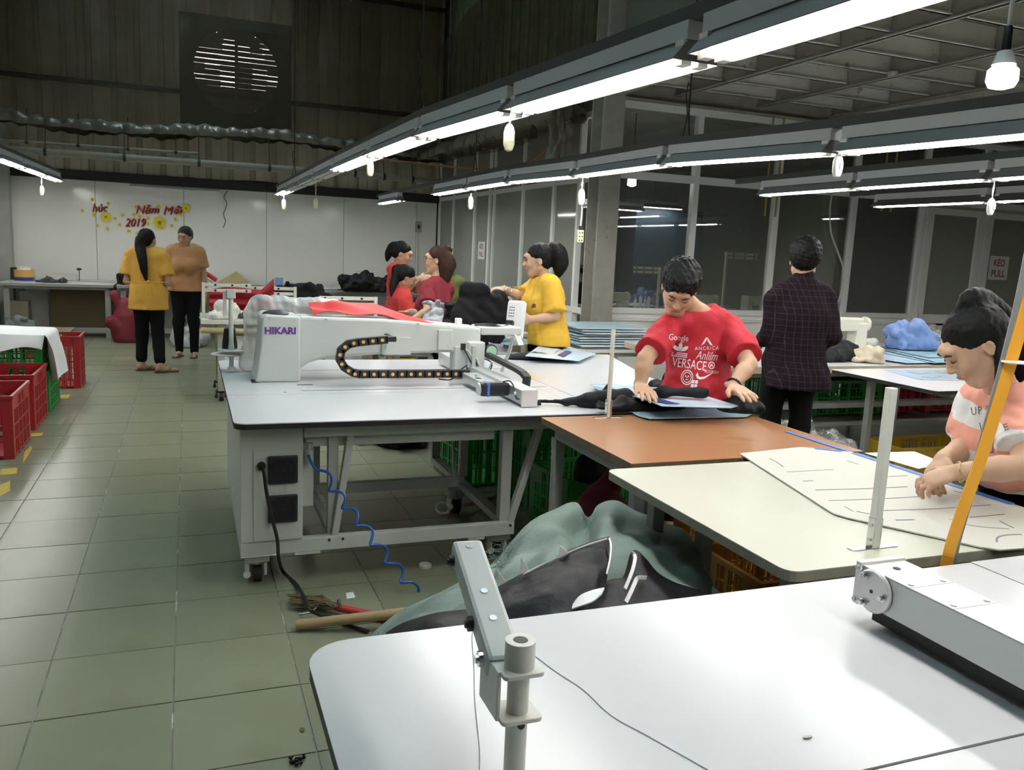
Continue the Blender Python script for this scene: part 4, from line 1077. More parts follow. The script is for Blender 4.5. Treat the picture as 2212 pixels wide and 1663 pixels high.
# ---- guide arm on its pole in the foreground
px_, py_ = .404, .962
st = thing('guide_pole', 'grey steel pole with bolted swivel arm on the foreground table', 'thread stand', (px_, py_, ZT))
zc = .905
MB().cyl((px_, py_, ZT), (px_, py_, .98), .0148, 20).build('pole', M_postpaint, st, smooth=True)
MB().lathe([(.0155, .945), (.0205, .945), (.0205, .982), (.010, .982), (.009, .968), (.0, .968)], (px_, py_, 0), 24).build('cap_tube', M_postpaint, st, smooth=30)
MB().lathe([(0, .968), (.0095, .968), (.0095, .9825), (0, .9825)], (px_, py_, 0), 16).build('bore', M_edge, st)
for z in (.942, .878):
    MB().prism(rounded(px_ - .03, px_ + .028, py_ - .026, py_ + .03, .008), z - .003, z + .003).build('clamp_plate', M_postpaint, st, bevel=.001)
MB().box(px_ - .034, px_ - .028, py_ - .01, py_ + .06, .875, .945).build('clamp_side', M_postpaint, st, bevel=.002)
MB().cyl((px_ + .0, py_ - .018, .868), (px_ + .0, py_ - .012, .868), .005, 10).build('set_screw', M_edge, st)
d0 = V((px_ - .012, py_ + .02, .932)); d1 = V((px_ + .012, 1.24, 1.008)); ad = (d1 - d0).normalized(); sd = ad.cross(V((0, 0, 1))).normalized(); uu = sd.cross(ad)
MB().bar(d0, d1, .050, .036).build('arm', M_steelg, st, bevel=.007)
for t in (.93, .52, .30): 
    c_ = d0.lerp(d1, t) + uu * .0182; MB().cyl(c_ - uu * .001, c_ + uu * .001, .0055, 12).build('rivet', M_chrome, st)
for t in (.9, .36, .10):
    c_ = d0.lerp(d1, t) - sd * .025 - uu * .004; MB().cyl(c_ - sd * .007, c_, .011 if t < .9 else .009, 14).cyl(c_ - sd * .011, c_ - sd * .007, .006, 8).build('bolt', M_edge if t > .2 else M_chrome, st)

# ================================================================== SIDE TABLES
M_brown = mat('brown_laminate', (.36, .165, .07), .28, noise=(2.5, .18), dirt=(9, .66, (.30, .16, .085)))
M_chip = mat('chipboard', (.16, .12, .07), .9, noise=(60, .5))
M_cream = mat('cream_laminate', (.50, .50, .415), .35, noise=(2, .05))
M_creamedge = mat('dirty_edge', (.34, .33, .26), .8, noise=(20, .3))
M_leg = mat('table_leg_paint', (.36, .36, .35), .5, noise=(12, .3))
def table(name, label, P, z, th, mtop, medge, legs, legm, lw=.045, apron=True, extra=()):
    xs_ = [p[0] for p in P]; ys_ = [p[1] for p in P]
    t = thing(name, label, 'table', (sum(xs_)/len(xs_), sum(ys_)/len(ys_), 0))
    o = MB().prism(P, z - .003, z).build('table_top', mtop, t); MB().prism(P, z - th, z - .0032).build('edge_band', medge, o)
    for (x, y) in legs:
        MB().box(x - lw/2, x + lw/2, y - lw/2, y + lw/2, 0, z - th - .04).build('leg', legm, t, bevel=.003)
    if apron and legs:
        lx = [l[0] for l in legs]; ly = [l[1] for l in legs]; a, b, c, d = min(lx), max(lx), min(ly), max(ly)
        for (p, q) in (((a, c), (b, c)), ((a, d), (b, d)), ((a, c), (a, d)), ((b, c), (b, d))):
            MB().bar((p[0], p[1], z - th - .02), (q[0], q[1], z - th - .02), lw * .9, .04).build('rail', legm, t)
    return t
tb = table('work_table', 'brown wooden work table with chipped edge beside the stitching machine', [(1.485, 2.585), (2.555, 2.585), (2.555, 3.425), (1.485, 3.425)], ZT, .03, M_brown, M_chip, [(1.52, 3.3), (1.56, 2.66), (2.46, 2.66), (2.46, 3.3)], M_leg)
tcr = table('work_table', 'cream work table with paper patterns, corner pointing at the camera', rounded(1.35, 2.50, 1.555, 2.530, .04, 4, (1, 0, 0, 1)), ZT, .028, M_cream, M_creamedge, [(1.50, 2.42), (1.62, 2.30), (2.40, 1.65), (2.40, 2.42), (1.47, 1.68)], M_leg)
text_ = table('extension_table', 'white extension table with black edge joined to the stitching machine', [(1.884, 3.475), (2.20, 3.475), (2.60, 4.25), (2.95, 5.60), (1.884, 5.60)], ZT, .026, M_lam, M_edge, [(1.98, 3.62), (2.20, 3.62), (2.75, 5.45), (2.0, 5.45)], M_steelg)
for (x0, x1, y0, y1) in ((1.884, 2.40, 3.86, 3.864),): MB().box(x0, x1, y0, y1, ZT, ZT + .0006).build('seam', M_edge, text_)
for (px, py) in ((1150, 815), (1132, 802)): p = ZP(px, py, ZT); MB().box(p.x - .03, p.x + .03, p.y - .05, p.y + .05, ZT, ZT + .0008).build('yellow_tape', M_mark, text_)
tri = table('work_table', 'pinkish-white table with black edge under the blue pattern at right', rounded(4.32, 6.3, 3.84, 4.77, .03, 3), ZT, .024, mat('pink_white_laminate', (.80, .77, .79), .2), M_edge, [(4.55, 4.60), (5.0, 3.95), (6.1, 4.6), (6.1, 3.98)], mat('galvanised', (.42, .43, .42), .4, .5))
tlo = table('long_table', 'long white work table before the glass partition with wooden edge', [(3.55, 4.90), (9.0, 4.90), (9.0, 6.45), (3.55, 6.45)], ZT, .05, M_lam, mat('pale_wood_edge', (.50, .42, .29), .6, noise=(6, .3)), [(3.7, 5.0), (5.2, 5.0), (6.9, 5.0), (8.8, 5.0), (3.7, 6.3), (6.0, 6.3), (8.8, 6.3)], M_leg)
MB().box(3.6, 8.9, 5.05, 5.15, .40, .44).box(3.6, 8.9, 5.05, 6.2, .26, .275).build('shelf', M_leg, tlo)
tex = table('work_table', 'plain steel-legged table deep under the double door side', [(6.6, 3.7), (8.4, 3.7), (8.4, 4.6), (6.6, 4.6)], ZT, .03, M_lam, M_edge, [(6.7, 3.8), (8.3, 3.8), (8.3, 4.5), (6.7, 4.5)], M_leg)
# posts with brackets on the tables
def post(loc, h_, w_, m, label, sq=True, bracket=True, rot=0):
    x, y, z = loc; t = thing('upright_post', label, 'post', loc)
    if sq: MB().box(x - w_/2, x + w_/2, y - w_/2, y + w_/2, z + .002, z + h_).build('post', m, t, bevel=.002)
    else: MB().cyl((x, y, z + .002), (x, y, z + h_), w_/2, 14).build('post', m, t, smooth=True)
    for s_ in (-1, 1):
        MB().box(x + s_*(w_/2 + .001) - .0015, x + s_*(w_/2 + .001) + .0015, y - .012, y + .012, z, z + .085).box(min(x + s_*w_/2, x + s_*(w_/2 + .065)), max(x + s_*w_/2, x + s_*(w_/2 + .065)), y - .012, y + .012, z, z + .003).build('bracket', M_chrome, t, bevel=.001)
        for k in (.025, .065): MB().cyl((x + s_*(w_/2 + .0025), y, z + k), (x + s_*(w_/2 + .006), y, z + k), .005, 8).build('bracket_screw', M_alub, t)
    return t
p = ZP(1885, 1183, ZT)
post((p.x, p.y, ZT), YP(1896, 838, p.y).z - ZT, .023, M_postpaint, 'white square post bolted to the cream table')
p = ZP(1313, 902, ZT)
post((p.x, p.y, ZT), YP(1307, 712, p.y).z - ZT, .02, M_postpaint, 'thin cream round post on the brown table before the red shirt man', sq=False)
# leaning strap
M_orange = mat('orange_strap', (.85, .40, .03), .55); M_greyst = mat('grey_strap', (.24, .25, .26), .6)
s0 = V((1.855, 1.525, .55)); s1 = DP(2052, 1203, 2.17); s2 = DP(2130, 960, 2.13); s3 = DP(2208, 690, 2.10); s4 = DP(2250, 520, 2.08)
t = thing('webbing_strap', 'orange and grey strap slanting up before the striped shirt woman', 'strap', s0)
pts = [s0, s1, s2, s3, s4]
fw = V(f_)
for k, (m, off0, off1) in enumerate(((M_orange, .008, -.008), (M_greyst, -.016, .020))):
    mb = MB(); P = catmull(pts, 8)
    for i in range(len(P) - 1):
        a, b = P[i], P[i+1]; ta, tb_ = i / (len(P)-1), (i+1) / (len(P)-1); d = (b - a).normalized(); sd = d.cross(fw).normalized() * -1; sd = -sd
        oa, ob = off0 + (off1 - off0) * ta, off0 + (off1 - off0) * tb_; z_ = fw * (.004 if k else 0); hw_ = .0155 if k == 0 else .015
        q = [a + sd * (oa - hw_) + z_, a + sd * (oa + hw_) + z_, b + sd * (ob + hw_) + z_, b + sd * (ob - hw_) + z_]; q2 = [v_ + fw * .003 for v_ in q]
        mb.add(q + q2, [(0, 1, 2, 3), (7, 6, 5, 4), (0, 3, 7, 4), (1, 5, 6, 2)])
    mb.build('orange_band' if k == 0 else 'grey_band', m, t)
tie = DP(2194, 782, 2.10)
MB().lathe([(.03, -.002), (.032, -.002), (.032, .002), (.03, .002)], tie, 18).build('cable_tie', M_white, t)
# ================================================================== PLASTIC CRATES
M_cred = mat('red_crate_plastic', (.40, .022, .028), .35, noise=(6, .15))
M_cgreen = mat('green_crate_plastic', (.025, .30, .055), .35, noise=(6, .15))
M_corange = mat('orange_crate_plastic', (.50, .23, .03), .4, noise=(6, .2))
M_cyellow = mat('yellow_crate_plastic', (.55, .36, .03), .4, noise=(6, .2))
crate_sets = {}
def crate_meshes(W, L, H):
    out = []; t = .006
    out.append(('base', MB().box(-W/2 + .01, W/2 - .01, -L/2 + .01, L/2 - .01, .006, .014).mesh('base')))
    r = MB()
    for (x0, x1, y0, y1) in ((-W/2 - .012, W/2 + .012, -L/2 - .012, -L/2 + .006), (-W/2 - .012, W/2 + .012, L/2 - .006, L/2 + .012), (-W/2 - .012, -W/2 + .006, -L/2, L/2), (W/2 - .006, W/2 + .012, -L/2, L/2)):
        r.box(x0, x1, y0, y1, H - .022, H)
    out.append(('rim', r.mesh('rim')))
    for sx in (-1, 1):
        for sy in (-1, 1):
            c = MB()
            c.box(min(sx*W/2, sx*(W/2 - .055)), max(sx*W/2, sx*(W/2 - .055)), sy*L/2 - .005, sy*L/2 + .005, 0, H - .02)
            c.box(sx*W/2 - .005, sx*W/2 + .005, min(sy*L/2, sy*(L/2 - .055)), max(sy*L/2, sy*(L/2 - .055)), 0, H - .02)
            out.append(('corner_post', c.mesh('corner_post')))
    def lattice(span, fn):
        m = MB(); n = int(span / .032)
        for k in range(1, n):
            s_ = -span/2 + span * k / n; fn(m, s_ - .0045, s_ + .0045, .012, H - .02, .004)
        for z, hh in ((.012, .014), (H * .27, .007), (H * .5, .012), (H * .75, .007)):
            fn(m, -span/2, span/2, z - hh/2 + .006, z + hh/2 + .006, .0055)
        for k in range(1, 4):
            s_ = -span/2 + span * k / 4; fn(m, s_ - .009, s_ + .009, .0, H - .02, .0065)
        # hand-hold band
        fn(m, -span/2, -span*.2, H - .10, H - .02, .005); fn(m, span*.2, span/2, H - .10, H - .02, .005)
        return m
    for s_ in (-1, 1):
        out.append(('side_wall', lattice(L - .1, lambda m, a, b, z0, z1, d, s_=s_: m.box(s_*W/2 - d, s_*W/2 + d, a, b, z0, z1)).mesh('side_wall')))
        out.append(('end_wall', lattice(W - .1, lambda m, a, b, z0, z1, d, s_=s_: m.box(a, b, s_*L/2 - d, s_*L/2 + d, z0, z1)).mesh('end_wall')))
    return out
def crate(loc, m, label, rz=0, dims=(.42, .61, .38), group=None):
    key = (m.name, dims)
    if key not in crate_sets:
        ms = crate_meshes(*dims)
        for _, me in ms: me.materials.append(m)
        crate_sets[key] = ms
    t = thing('plastic_crate', label, 'crate', loc, group, rz)
    for nm, me in crate_sets[key]:
        o = bpy.data.objects.new(nm, me); COL.objects.link(o); o.parent = t
    return t
crate((-1.29, 6.42, 0), M_cred, 'nearest red slotted plastic crate at the left edge', dims=(.42, .62, .42))
crate((-1.30, 7.30, 0), M_cred, 'red slotted crate directly before the green one', dims=(.42, .62, .42))
crate((-1.32, 8.02, 0), M_cgreen, 'lower green crate of the stack with the white cloth', dims=(.46, .62, .34))
crate((-1.36, 8.02, .345), M_cgreen, 'upper green slotted crate carrying the white cloth', dims=(.46, .62, .27))
crate((-1.20, 9.06, 0), M_cred, 'farthest red crate beside the yellow blouse woman, behind green', dims=(.44, .40, .50))
# white cloth draped over the upper green crate
cr = random.Random(2)
def drape(u, v):
    x = -1.62 + .83 * u; y = 7.66 + .74 * v; top = .632
    over = max(0, x - (-1.115)); fx = max(0, 7.69 - y)
    ph = .012 * math.sin(9 * v + 3 * u) + .010 * math.sin(21 * v - 5 * u)
    if over > 0:
        d = over; xx_ = -1.115 + min(d, .035) + .20 * max(0, d - .04) + ph * 1.8 * min(1, d * 8); z = top - max(0, d - .02) * 1.20 + ph
        yy_ = y - .10 * max(0, d - .05) + .03 * math.sin(13 * v) * min(1, d * 5)
        return (xx_, yy_, z)
    zz_ = top + ph * .7 + .006
    if fx > 0: return (x, 7.675 - .02 - .5 * fx + ph, top - .06 - fx * 1.5 + .02 * math.sin(x * 14))
    return (x, y, zz_)
tag(MB().grid(drape, 56, 40, .004).build('white_cloth', mat('white_cotton', (.80, .79, .77), .9), smooth=True), 'white cloth draped over the stacked green crates', 'cloth')

crate((1.74, 5.12, 0), M_cgreen, 'tall-standing green crate under the machine, left of the other two', rz=.1, dims=(.34, .50, .44))
crate((2.02, 4.55, 0), M_cgreen, 'green slotted crate under the machine beside the table leg', rz=.05, dims=(.36, .30, .46))
crate((2.08, 4.05, 0), M_cgreen, 'green crate holding dark garments below the brown table', rz=.12, dims=(.55, .40, .33))
crate((2.32, 3.42 - .35, 0), M_corange, 'orange crate under the cream table, farthest back', rz=.05, dims=(.40, .36, .36))
crate((2.12, 2.52, 0), M_corange, 'orange crate under the cream table, in the middle', rz=.0, dims=(.44, .40, .36))
crate((2.14, 2.02, 0), M_corange, 'orange crate under the cream table, nearest the camera', rz=.03, dims=(.44, .40, .36))
crate((5.02, 5.52, .28), M_cgreen, 'green crate on the shelf below the long table', dims=(.72, .42, .29))
crate((4.95, 5.98, .28), M_cgreen, 'dim green crate behind on the long table shelf', dims=(.62, .36, .34))
crate((5.58, 5.52, .28), M_cred, 'dark red crate on the shelf right of the green crate', dims=(.30, .42, .33))
crate((6.1, 5.52, .28), M_cred, 'red crate on the shelf nearest the double door', dims=(.46, .42, .33))
crate((5.28, 4.62, 0), M_cyellow, 'low yellow crate on the floor under the pinkish-white table', rz=.0, dims=(1.05, .34, .22))
tag(MB().prism(rounded(4.6, 5.4, 5.3, 5.75, .02), .245, .258).build('shelf_board', M_white), 'white board under the green crate on the long table shelf', 'board')

# ================================================================== FABRIC: SDF HEAPS
M_blackcloth = mat('black_fabric', (.008, .008, .010), .6, spec=.25, bump=(60, .15, .004))
M_blacknylon = mat('black_nylon', (.007, .007, .009), .48, spec=.22, bump=(45, .35, .006))
M_redcloth = mat('red_fabric', (.40, .02, .03), .7)
M_redcloth2 = mat('bright_red_fabric', (.62, .035, .035), .6)
M_sack = mat('woven_green_sack', (.165, .225, .195), .6, noise=(4, .25), bump=(140, .5, .004))
M_greycloth = mat('grey_green_fabric', (.12, .14, .125), .7)
M_clearbag = film_mat('clear_bag', (.92, .93, .94), .10, .12, bumps=(14, .9), solid=.10, solidcol=(.6, .6, .6))
M_milkbag = film_mat('milky_cover', (.93, .93, .92), .03, .3, bumps=(5, .5), solid=.30, solidcol=(.72, .73, .72))
M_bluecloth = mat('blue_fabric', (.20, .30, .58), .8)
def heap(name, label, cat, c, r, m, seed=0, n=14, res=.018, amp=.010, freq=24, flat_z=True, spread=.75, rot=0, parent=None):
    """crumpled heap resting on z = c.z: a cluster of rounded folds with creases"""
    rg = random.Random(seed); c = V(c); pad = .05
    s = SDF((c.x - r[0] - pad, c.y - r[1] - pad, c.z - .02), (c.x + r[0] + pad, c.y + r[1] + pad, c.z + r[2] + pad), res)
    s.ell((c.x, c.y, c.z + r[2] * .25), (r[0] * .72, r[1] * .72, r[2] * .55), k=.03)
    for i in range(n):
        a = rg.uniform(0, 6.28); q = math.sqrt(rg.random()) * spread
        x, y = c.x + r[0] * q * math.cos(a), c.y + r[1] * q * math.sin(a)
        zz = c.z + r[2] * (1 - q * q) * rg.uniform(.35, .95) * .8; b = rg.uniform(0, 6.28); L = rg.uniform(.10, .28)
        d = np.array([r[0] * L * math.cos(b), r[1] * L * math.sin(b), r[2] * rg.uniform(-.25, .2)]); p = np.array([x, y, zz])
        rr = min(r[0], r[1], r[2] * 1.2) * rg.uniform(.16, .34)
        s.cone(p - d, p + d, rr, rr * rg.uniform(.4, 1), k=.025)
    s.crumple(amp * 2.4, freq * .8, seed, 4); s.crumple(amp * 1.2, freq * 1.8, seed + 1, 4); s.crumple(amp * .6, freq * 3.6, seed + 2, 3)
    s.half((c.x, c.y, c.z + .001), (0, 0, -1))
    o = s.build(name, m, parent)
    if parent is None: tag(o, label, cat)
    return o
PI2 = math.pi / 2

# big woven sack with black garments between the machines
def tri(q): return 4 * abs(q - math.floor(q + .5)) - 1
def patch(name, rows, m, parent, nu=60, nv=24, th=.004, amp=.008, freq=16, seed=0, ndir=(-.15, -.55, .8), lock=True):
    """cloth spread over rows of measured points, creased"""
    rg = random.Random(seed); W = [(rg.uniform(-1, 1), rg.uniform(-1, 1), rg.uniform(-1, 1), rg.random(), rg.uniform(.6, 2.2)) for _ in range(6)]
    C = [catmull([DP(*p) for p in r], 12) for r in rows]; nd = V(ndir).normalized()
    def atu(c, u): t = u * (len(c) - 1); i = min(int(t), len(c) - 2); return c[i].lerp(c[i+1], t - i)
    def fn(u, v):
        R = [atu(c, u) for c in C]; t = v * (len(R) - 1); i = min(int(t), len(R) - 2); f = t - i
        p0, p1, p2, p3 = R[max(i-1, 0)], R[i], R[i+1], R[min(i+2, len(R)-1)]
        p = .5 * ((2*p1) + (p2-p0)*f + (2*p0-5*p1+4*p2-p3)*f*f + (3*p1-p0-3*p2+p3)*f**3)
        e = min(1, v * 5) if lock else 1; d = 0
        for (a, b, c, ph, k) in W: d += tri((p.x*a + p.y*b + p.z*c) * freq * k / 6.28 * 1.6 + ph + .12 * math.sin(9 * (p.x + p.z)))  / k
        return p + nd * (amp * d * (.35 + .65 * e) * .6)
    return MB().grid(fn, nu, nv, th).build(name, m, parent, smooth=70)
sk = thing('woven_sack', 'large green woven sack spilling black garments between the machines', 'sack', (1.3, 2.6, 0))
s = SDF((.40, 1.65, -.02), (2.0, 3.1, .62), .02)
s.cone((1.25, 2.52, .16), (1.60, 2.40, .16), .24, .22, k=.08).cone((1.22, 2.56, .34), (1.45, 2.46, .36), .12, .12, k=.06).cone((1.0, 2.42, .16), (.62, 2.2, .14), .20, .18, k=.08).cone((.9, 2.0, .18), (1.3, 2.0, .22), .2, .2, k=.08)
s.crumple(.02, 14, 4, 4); s.half((0, 0, .002), (0, 0, -1)); s.build('sack_filling', M_sack, sk)
patch('sack_cloth', [[(785, 1392, 2.55), (860, 1326, 2.62), (930, 1288, 2.68), (1000, 1256, 2.75), (1062, 1222, 2.85), (1140, 1132, 3.0), (1200, 1102, 3.05), (1243, 1088, 3.05), (1270, 1116, 3.0), (1295, 1090, 3.05), (1335, 1088, 3.05), (1420, 1126, 3.0), (1478, 1150, 2.95), (1525, 1225, 2.85)],
    [(790, 1405, 2.45), (870, 1345, 2.50), (940, 1310, 2.52), (1010, 1282, 2.55), (1075, 1245, 2.62), (1155, 1165, 2.80), (1210, 1150, 2.86), (1240, 1160, 2.92), (1270, 1160, 2.94), (1300, 1150, 2.86), (1350, 1150, 2.82), (1430, 1180, 2.78), (1490, 1200, 2.74), (1530, 1250, 2.70)],
    [(800, 1430, 2.32), (880, 1385, 2.35), (950, 1352, 2.36), (1020, 1330, 2.38), (1085, 1300, 2.42), (1160, 1240, 2.52), (1215, 1220, 2.55), (1245, 1230, 2.60), (1275, 1240, 2.6), (1310, 1220, 2.58), (1360, 1215, 2.56), (1440, 1235, 2.54), (1500, 1255, 2.52), (1540, 1290, 2.5)],
    [(810, 1480, 2.2), (890, 1460, 2.2), (960, 1440, 2.2), (1030, 1420, 2.2), (1100, 1400, 2.2), (1170, 1380, 2.25), (1220, 1370, 2.25), (1250, 1370, 2.25), (1280, 1370, 2.25), (1320, 1365, 2.25), (1370, 1360, 2.25), (1440, 1355, 2.25), (1500, 1350, 2.25), (1550, 1350, 2.25)]], M_sack, sk, 130, 44, .004, .020, 14, 5)
def garment(name, ops, box, m, seed, parent=None, res=.014, amp=.008, freq=26, floor=None, ridge=True):
    s = SDF(box[0], box[1], res)
    for o in ops: s.cone(*o[:4], k=.03, flat=o[4] if len(o) > 4 else None)
    s.crumple(amp * 1.3, freq * .9, seed, 4); s.crumple(amp * .5, freq * 2.2, seed + 1, 3)
    if floor is not None: s.half((0, 0, floor), (0, 0, -1))
    return s.build(name, m, parent)
g1 = thing('black_garments', 'black nylon garments with white piping heaped on the green sack', 'garments', (1.3, 2.2, .3))
patch('garment_fold', [[(1062, 1278, 2.40), (1100, 1256, 2.42), (1160, 1226, 2.45), (1230, 1192, 2.48), (1280, 1172, 2.50), (1316, 1162, 2.52)],
    [(1058, 1300, 2.32), (1110, 1282, 2.30), (1165, 1262, 2.28), (1235, 1240, 2.30), (1285, 1225, 2.34), (1314, 1215, 2.40)],
    [(1050, 1330, 2.22), (1110, 1318, 2.20), (1170, 1305, 2.18), (1230, 1295, 2.18), (1270, 1285, 2.22), (1306, 1272, 2.30)],
    [(1040, 1400, 2.10), (1110, 1390, 2.08), (1170, 1380, 2.08), (1230, 1372, 2.10), (1270, 1365, 2.12), (1300, 1350, 2.15)]], M_blacknylon, g1, 60, 34, .005, .009, 15, 11)
patch('garment_fold', [[(1285, 1268, 2.36), (1325, 1254, 2.38), (1350, 1245, 2.40), (1368, 1192, 2.46), (1392, 1206, 2.44), (1420, 1238, 2.42), (1462, 1262, 2.42), (1514, 1276, 2.40)],
    [(1282, 1290, 2.28), (1325, 1280, 2.28), (1352, 1275, 2.28), (1374, 1258, 2.30), (1400, 1262, 2.30), (1430, 1272, 2.30), (1470, 1280, 2.32), (1518, 1288, 2.32)],
    [(1275, 1350, 2.12), (1320, 1345, 2.12), (1350, 1342, 2.12), (1380, 1340, 2.12), (1400, 1338, 2.12), (1440, 1335, 2.14), (1480, 1330, 2.16), (1525, 1325, 2.18)]], M_blacknylon, g1, 64, 24, .005, .007, 17, 14)
patch('garment_fold', [[(836, 1368, 2.26), (880, 1345, 2.27), (930, 1330, 2.28), (985, 1322, 2.28), (1050, 1316, 2.28)], [(836, 1385, 2.20), (880, 1368, 2.18), (930, 1352, 2.17), (985, 1345, 2.17), (1050, 1340, 2.17)], [(836, 1440, 2.05), (880, 1430, 2.05), (930, 1420, 2.05), (985, 1410, 2.05), (1050, 1400, 2.05)]], M_blacknylon, g1, 40, 20, .005, .006, 17, 17)
M_piping = mat('white_piping', (.78, .78, .78), .7)
def ribbon(pts, w_, m, parent, name='piping', up=(0, 0, 1), th=.002):
    P = catmull(pts, 6); mb = MB()
    for a, b in zip(P[:-1], P[1:]): mb.bar(a, b, w_, th, up)
    return mb.build(name, m, parent)
def on(px, py, d): return DP(px, py, d)
vb = tuple(f_)
for pts, w_, d0, d1 in (([(1316, 1162), (1320, 1180), (1317, 1210), (1310, 1240)], .005, 2.49, 2.36), ([(1312, 1163), (1270, 1176), (1220, 1196), (1165, 1222), (1130, 1240)], .004, 2.48, 2.41), ([(1366, 1194), (1372, 1202), (1368, 1225), (1360, 1248), (1350, 1272)], .010, 2.42, 2.26), ([(1396, 1248), (1378, 1248), (1370, 1262), (1362, 1280), (1352, 1300)], .011, 2.29, 2.18)):
    n__ = len(pts) - 1; ribbon([on(x, y, d0 + (d1 - d0) * i / n__) for i, (x, y) in enumerate(pts)], w_, M_piping, g1, up=vb)
patch('white_lining', [[(1240, 1306, 2.17), (1255, 1288, 2.18), (1280, 1277, 2.19), (1306, 1272, 2.20)], [(1236, 1318, 2.14), (1258, 1310, 2.14), (1282, 1300, 2.15), (1300, 1285, 2.17)]], M_piping, g1, 16, 8, .004, .002, 20, 3)
for (tri_, d) in (([(1125, 1203), (1142, 1232), (1122, 1240)], 2.40), ([(1210, 1178), (1228, 1194), (1206, 1206)], 2.44), ([(1074, 1228), (1092, 1258), (1080, 1264)], 2.36)):
    P = [on(x, y, d) for x, y in tri_]; q = [p_ + V(f_) * .004 for p_ in P]
    MB().add(P + q, [(0, 1, 2), (5, 4, 3), (0, 3, 4, 1), (1, 4, 5, 2), (2, 5, 3, 0)]).build('white_tag', M_piping, g1)
# frayed threads at the sack mouth
fr_ = thing('frayed_threads', 'frayed pale threads tangled at the sack mouth', 'thread', on(1075, 1200, 2.5)); rf = random.Random(9); mb = MB()
for k in range(26):
    c = on(1075 + rf.uniform(-22, 28), 1205 + rf.uniform(-16, 22), 2.55)
    mb.tube(catmull([c, c + V((rf.uniform(-.03, .03), rf.uniform(-.02, .02), rf.uniform(.0, .04))), c + V((rf.uniform(-.05, .05), rf.uniform(-.02, .02), rf.uniform(-.02, .03)))], 4), .0008, 4)
tag(mb.build('strand_tangle', M_sack, fr_), kind='stuff')
heap('black_garment_heap', 'black garments heaped under the cream table by the orange crates', 'garments', (1.70, 2.02, 0), (.20, .36, .50), M_blackcloth, 21, 16, .016)
heap('red_fabric_bag', 'dark red fabric bag under the brown table beside the sack', 'bag', (1.78, 3.36, 0), (.20, .24, .55), mat('maroon_fabric', (.13, .01, .02), .8), 31, 12, .016, .006)
heap('black_fabric_heap', 'black fabric lying on the dark red bag under the brown table', 'fabric', (2.0, 3.70, .34), (.26, .20, .24), M_blackcloth, 37, 14, .016)
heap('black_fabric_bag', 'black and dark red bag on the floor far under the machine', 'bag', (1.45, 6.1, 0), (.25, .28, .38), M_blackcloth, 39, 10, .02)
heap('grey_sack', 'folded grey-green sack on the floor at the bottom edge, under the foreground table', 'sack', (.43, 1.70, 0), (.21, .30, .42), M_sack, 43, 8, .016, .006)

# ================================================================== FLOOR CLUTTER
br = thing('broom', 'grass hand broom with red handle on the tiles', 'broom', ZP(720, 1310, 0))
b0, b1, b2, b3 = ZP(636, 1300, .02), ZP(700, 1302, .03), ZP(730, 1312, .03), ZP(812, 1330, .02)
rb = random.Random(4); mb = MB()
for k in range(90):
    e = b0 + V((rb.uniform(-.03, .02), rb.uniform(-.05, .05), rb.uniform(-.008, .02))); st_ = b2 + V((0, rb.uniform(-.018, .018), rb.uniform(-.01, .012))); md = b1 + V((0, rb.uniform(-.045, .045), rb.uniform(-.012, .02)))
    mb.tube([e, md, st_], [.0012, .0028, .004], 4)
tag(mb.build('bristles', mat('broom_grass', (.17, .13, .06), .9, noise=(40, .4)), br), kind='stuff')
MB().tube([b2 - (b3 - b2) * .05, b2.lerp(b3, .4), b3 + (b3 - b2) * .4], .016, 12).build('handle', mat('broom_red', (.42, .035, .035), .45), br, smooth=True)
MB().tube(arcpts(lambda s_: b2 + V((.01 * s_, .02 * math.cos(40 * s_), .015 + .02 * math.sin(40 * s_))), 60), .0015, 4).build('binding', M_sack, br)
a, b = ZP(640, 1350, .022), ZP(815, 1330, .058); d = (b - a)
ct = thing('cardboard_tube', 'brown cardboard tube lying on the tiles by the sack', 'tube', a)
q = a + d * 1.8
MB().lathe([(.014, 0), (.020, 0), (.020, d.length * 1.5), (.014, d.length * 1.5), (.014, .002)], (0, 0, 0), 18, 'x').v
mb = MB(); mb.tube([a, q], .020, 18, cap=False); mb.tube([q, a], .0165, 18, cap=False)
dn = d.normalized(); mb.build('wall', mat('cardboard', (.36, .25, .13), .8, noise=(12, .12)), ct, smooth=True)
ring = MB(); s1_ = dn.cross(V((0, 0, 1))).normalized(); u1_ = s1_.cross(dn)
for e_ in (a, q):
    ring.lathe([(.0165, -.0005), (.02, -.0005), (.02, .0005), (.0165, .0005)], e_, 18, 'x')
def ring_obj(px, py, R, h_, m, label, z=0):
    p = ZP(px, py, z); o = MB().lathe([(R - .004, 0), (R, 0), (R, h_), (R - .004, h_), (R - .004, .0005)], p, 28).build('tape_ring', m, smooth=30); tag(o, label, 'ring')
    return o
ring_obj(918, 1224, .030, .014, M_cord, 'white tape core ring on the tiles under the machine front')
tag(MB().prism([(v_.x, v_.y) for v_ in (ZP(749, 1294), ZP(768, 1291), ZP(763, 1279), ZP(747, 1281))], .0005, .0015).build('paper_scrap', M_white), 'small white square paper scrap on the tiles', 'paper')
tag(MB().tube(catmull([ZP(645, 1326, .004), ZP(668, 1322, .006), ZP(683, 1312, .02), ZP(692, 1299, .035), ZP(700, 1308, .02), ZP(722, 1313, .006)], 6), .003, 6).build('white_strip', M_white, smooth=True), 'curled white plastic strip beside the broom', 'strip')
tag(MB().tube(catmull([ZP(966, 1088, .03), ZP(950, 1086, .03), ZP(942, 1098, .02), ZP(950, 1108, .01), ZP(966, 1107, .012), ZP(968, 1100, .03)], 8), .008, 8).build('white_cable_loop', M_cord, smooth=True), 'short white cable loop on the floor by the rear caster', 'cable')
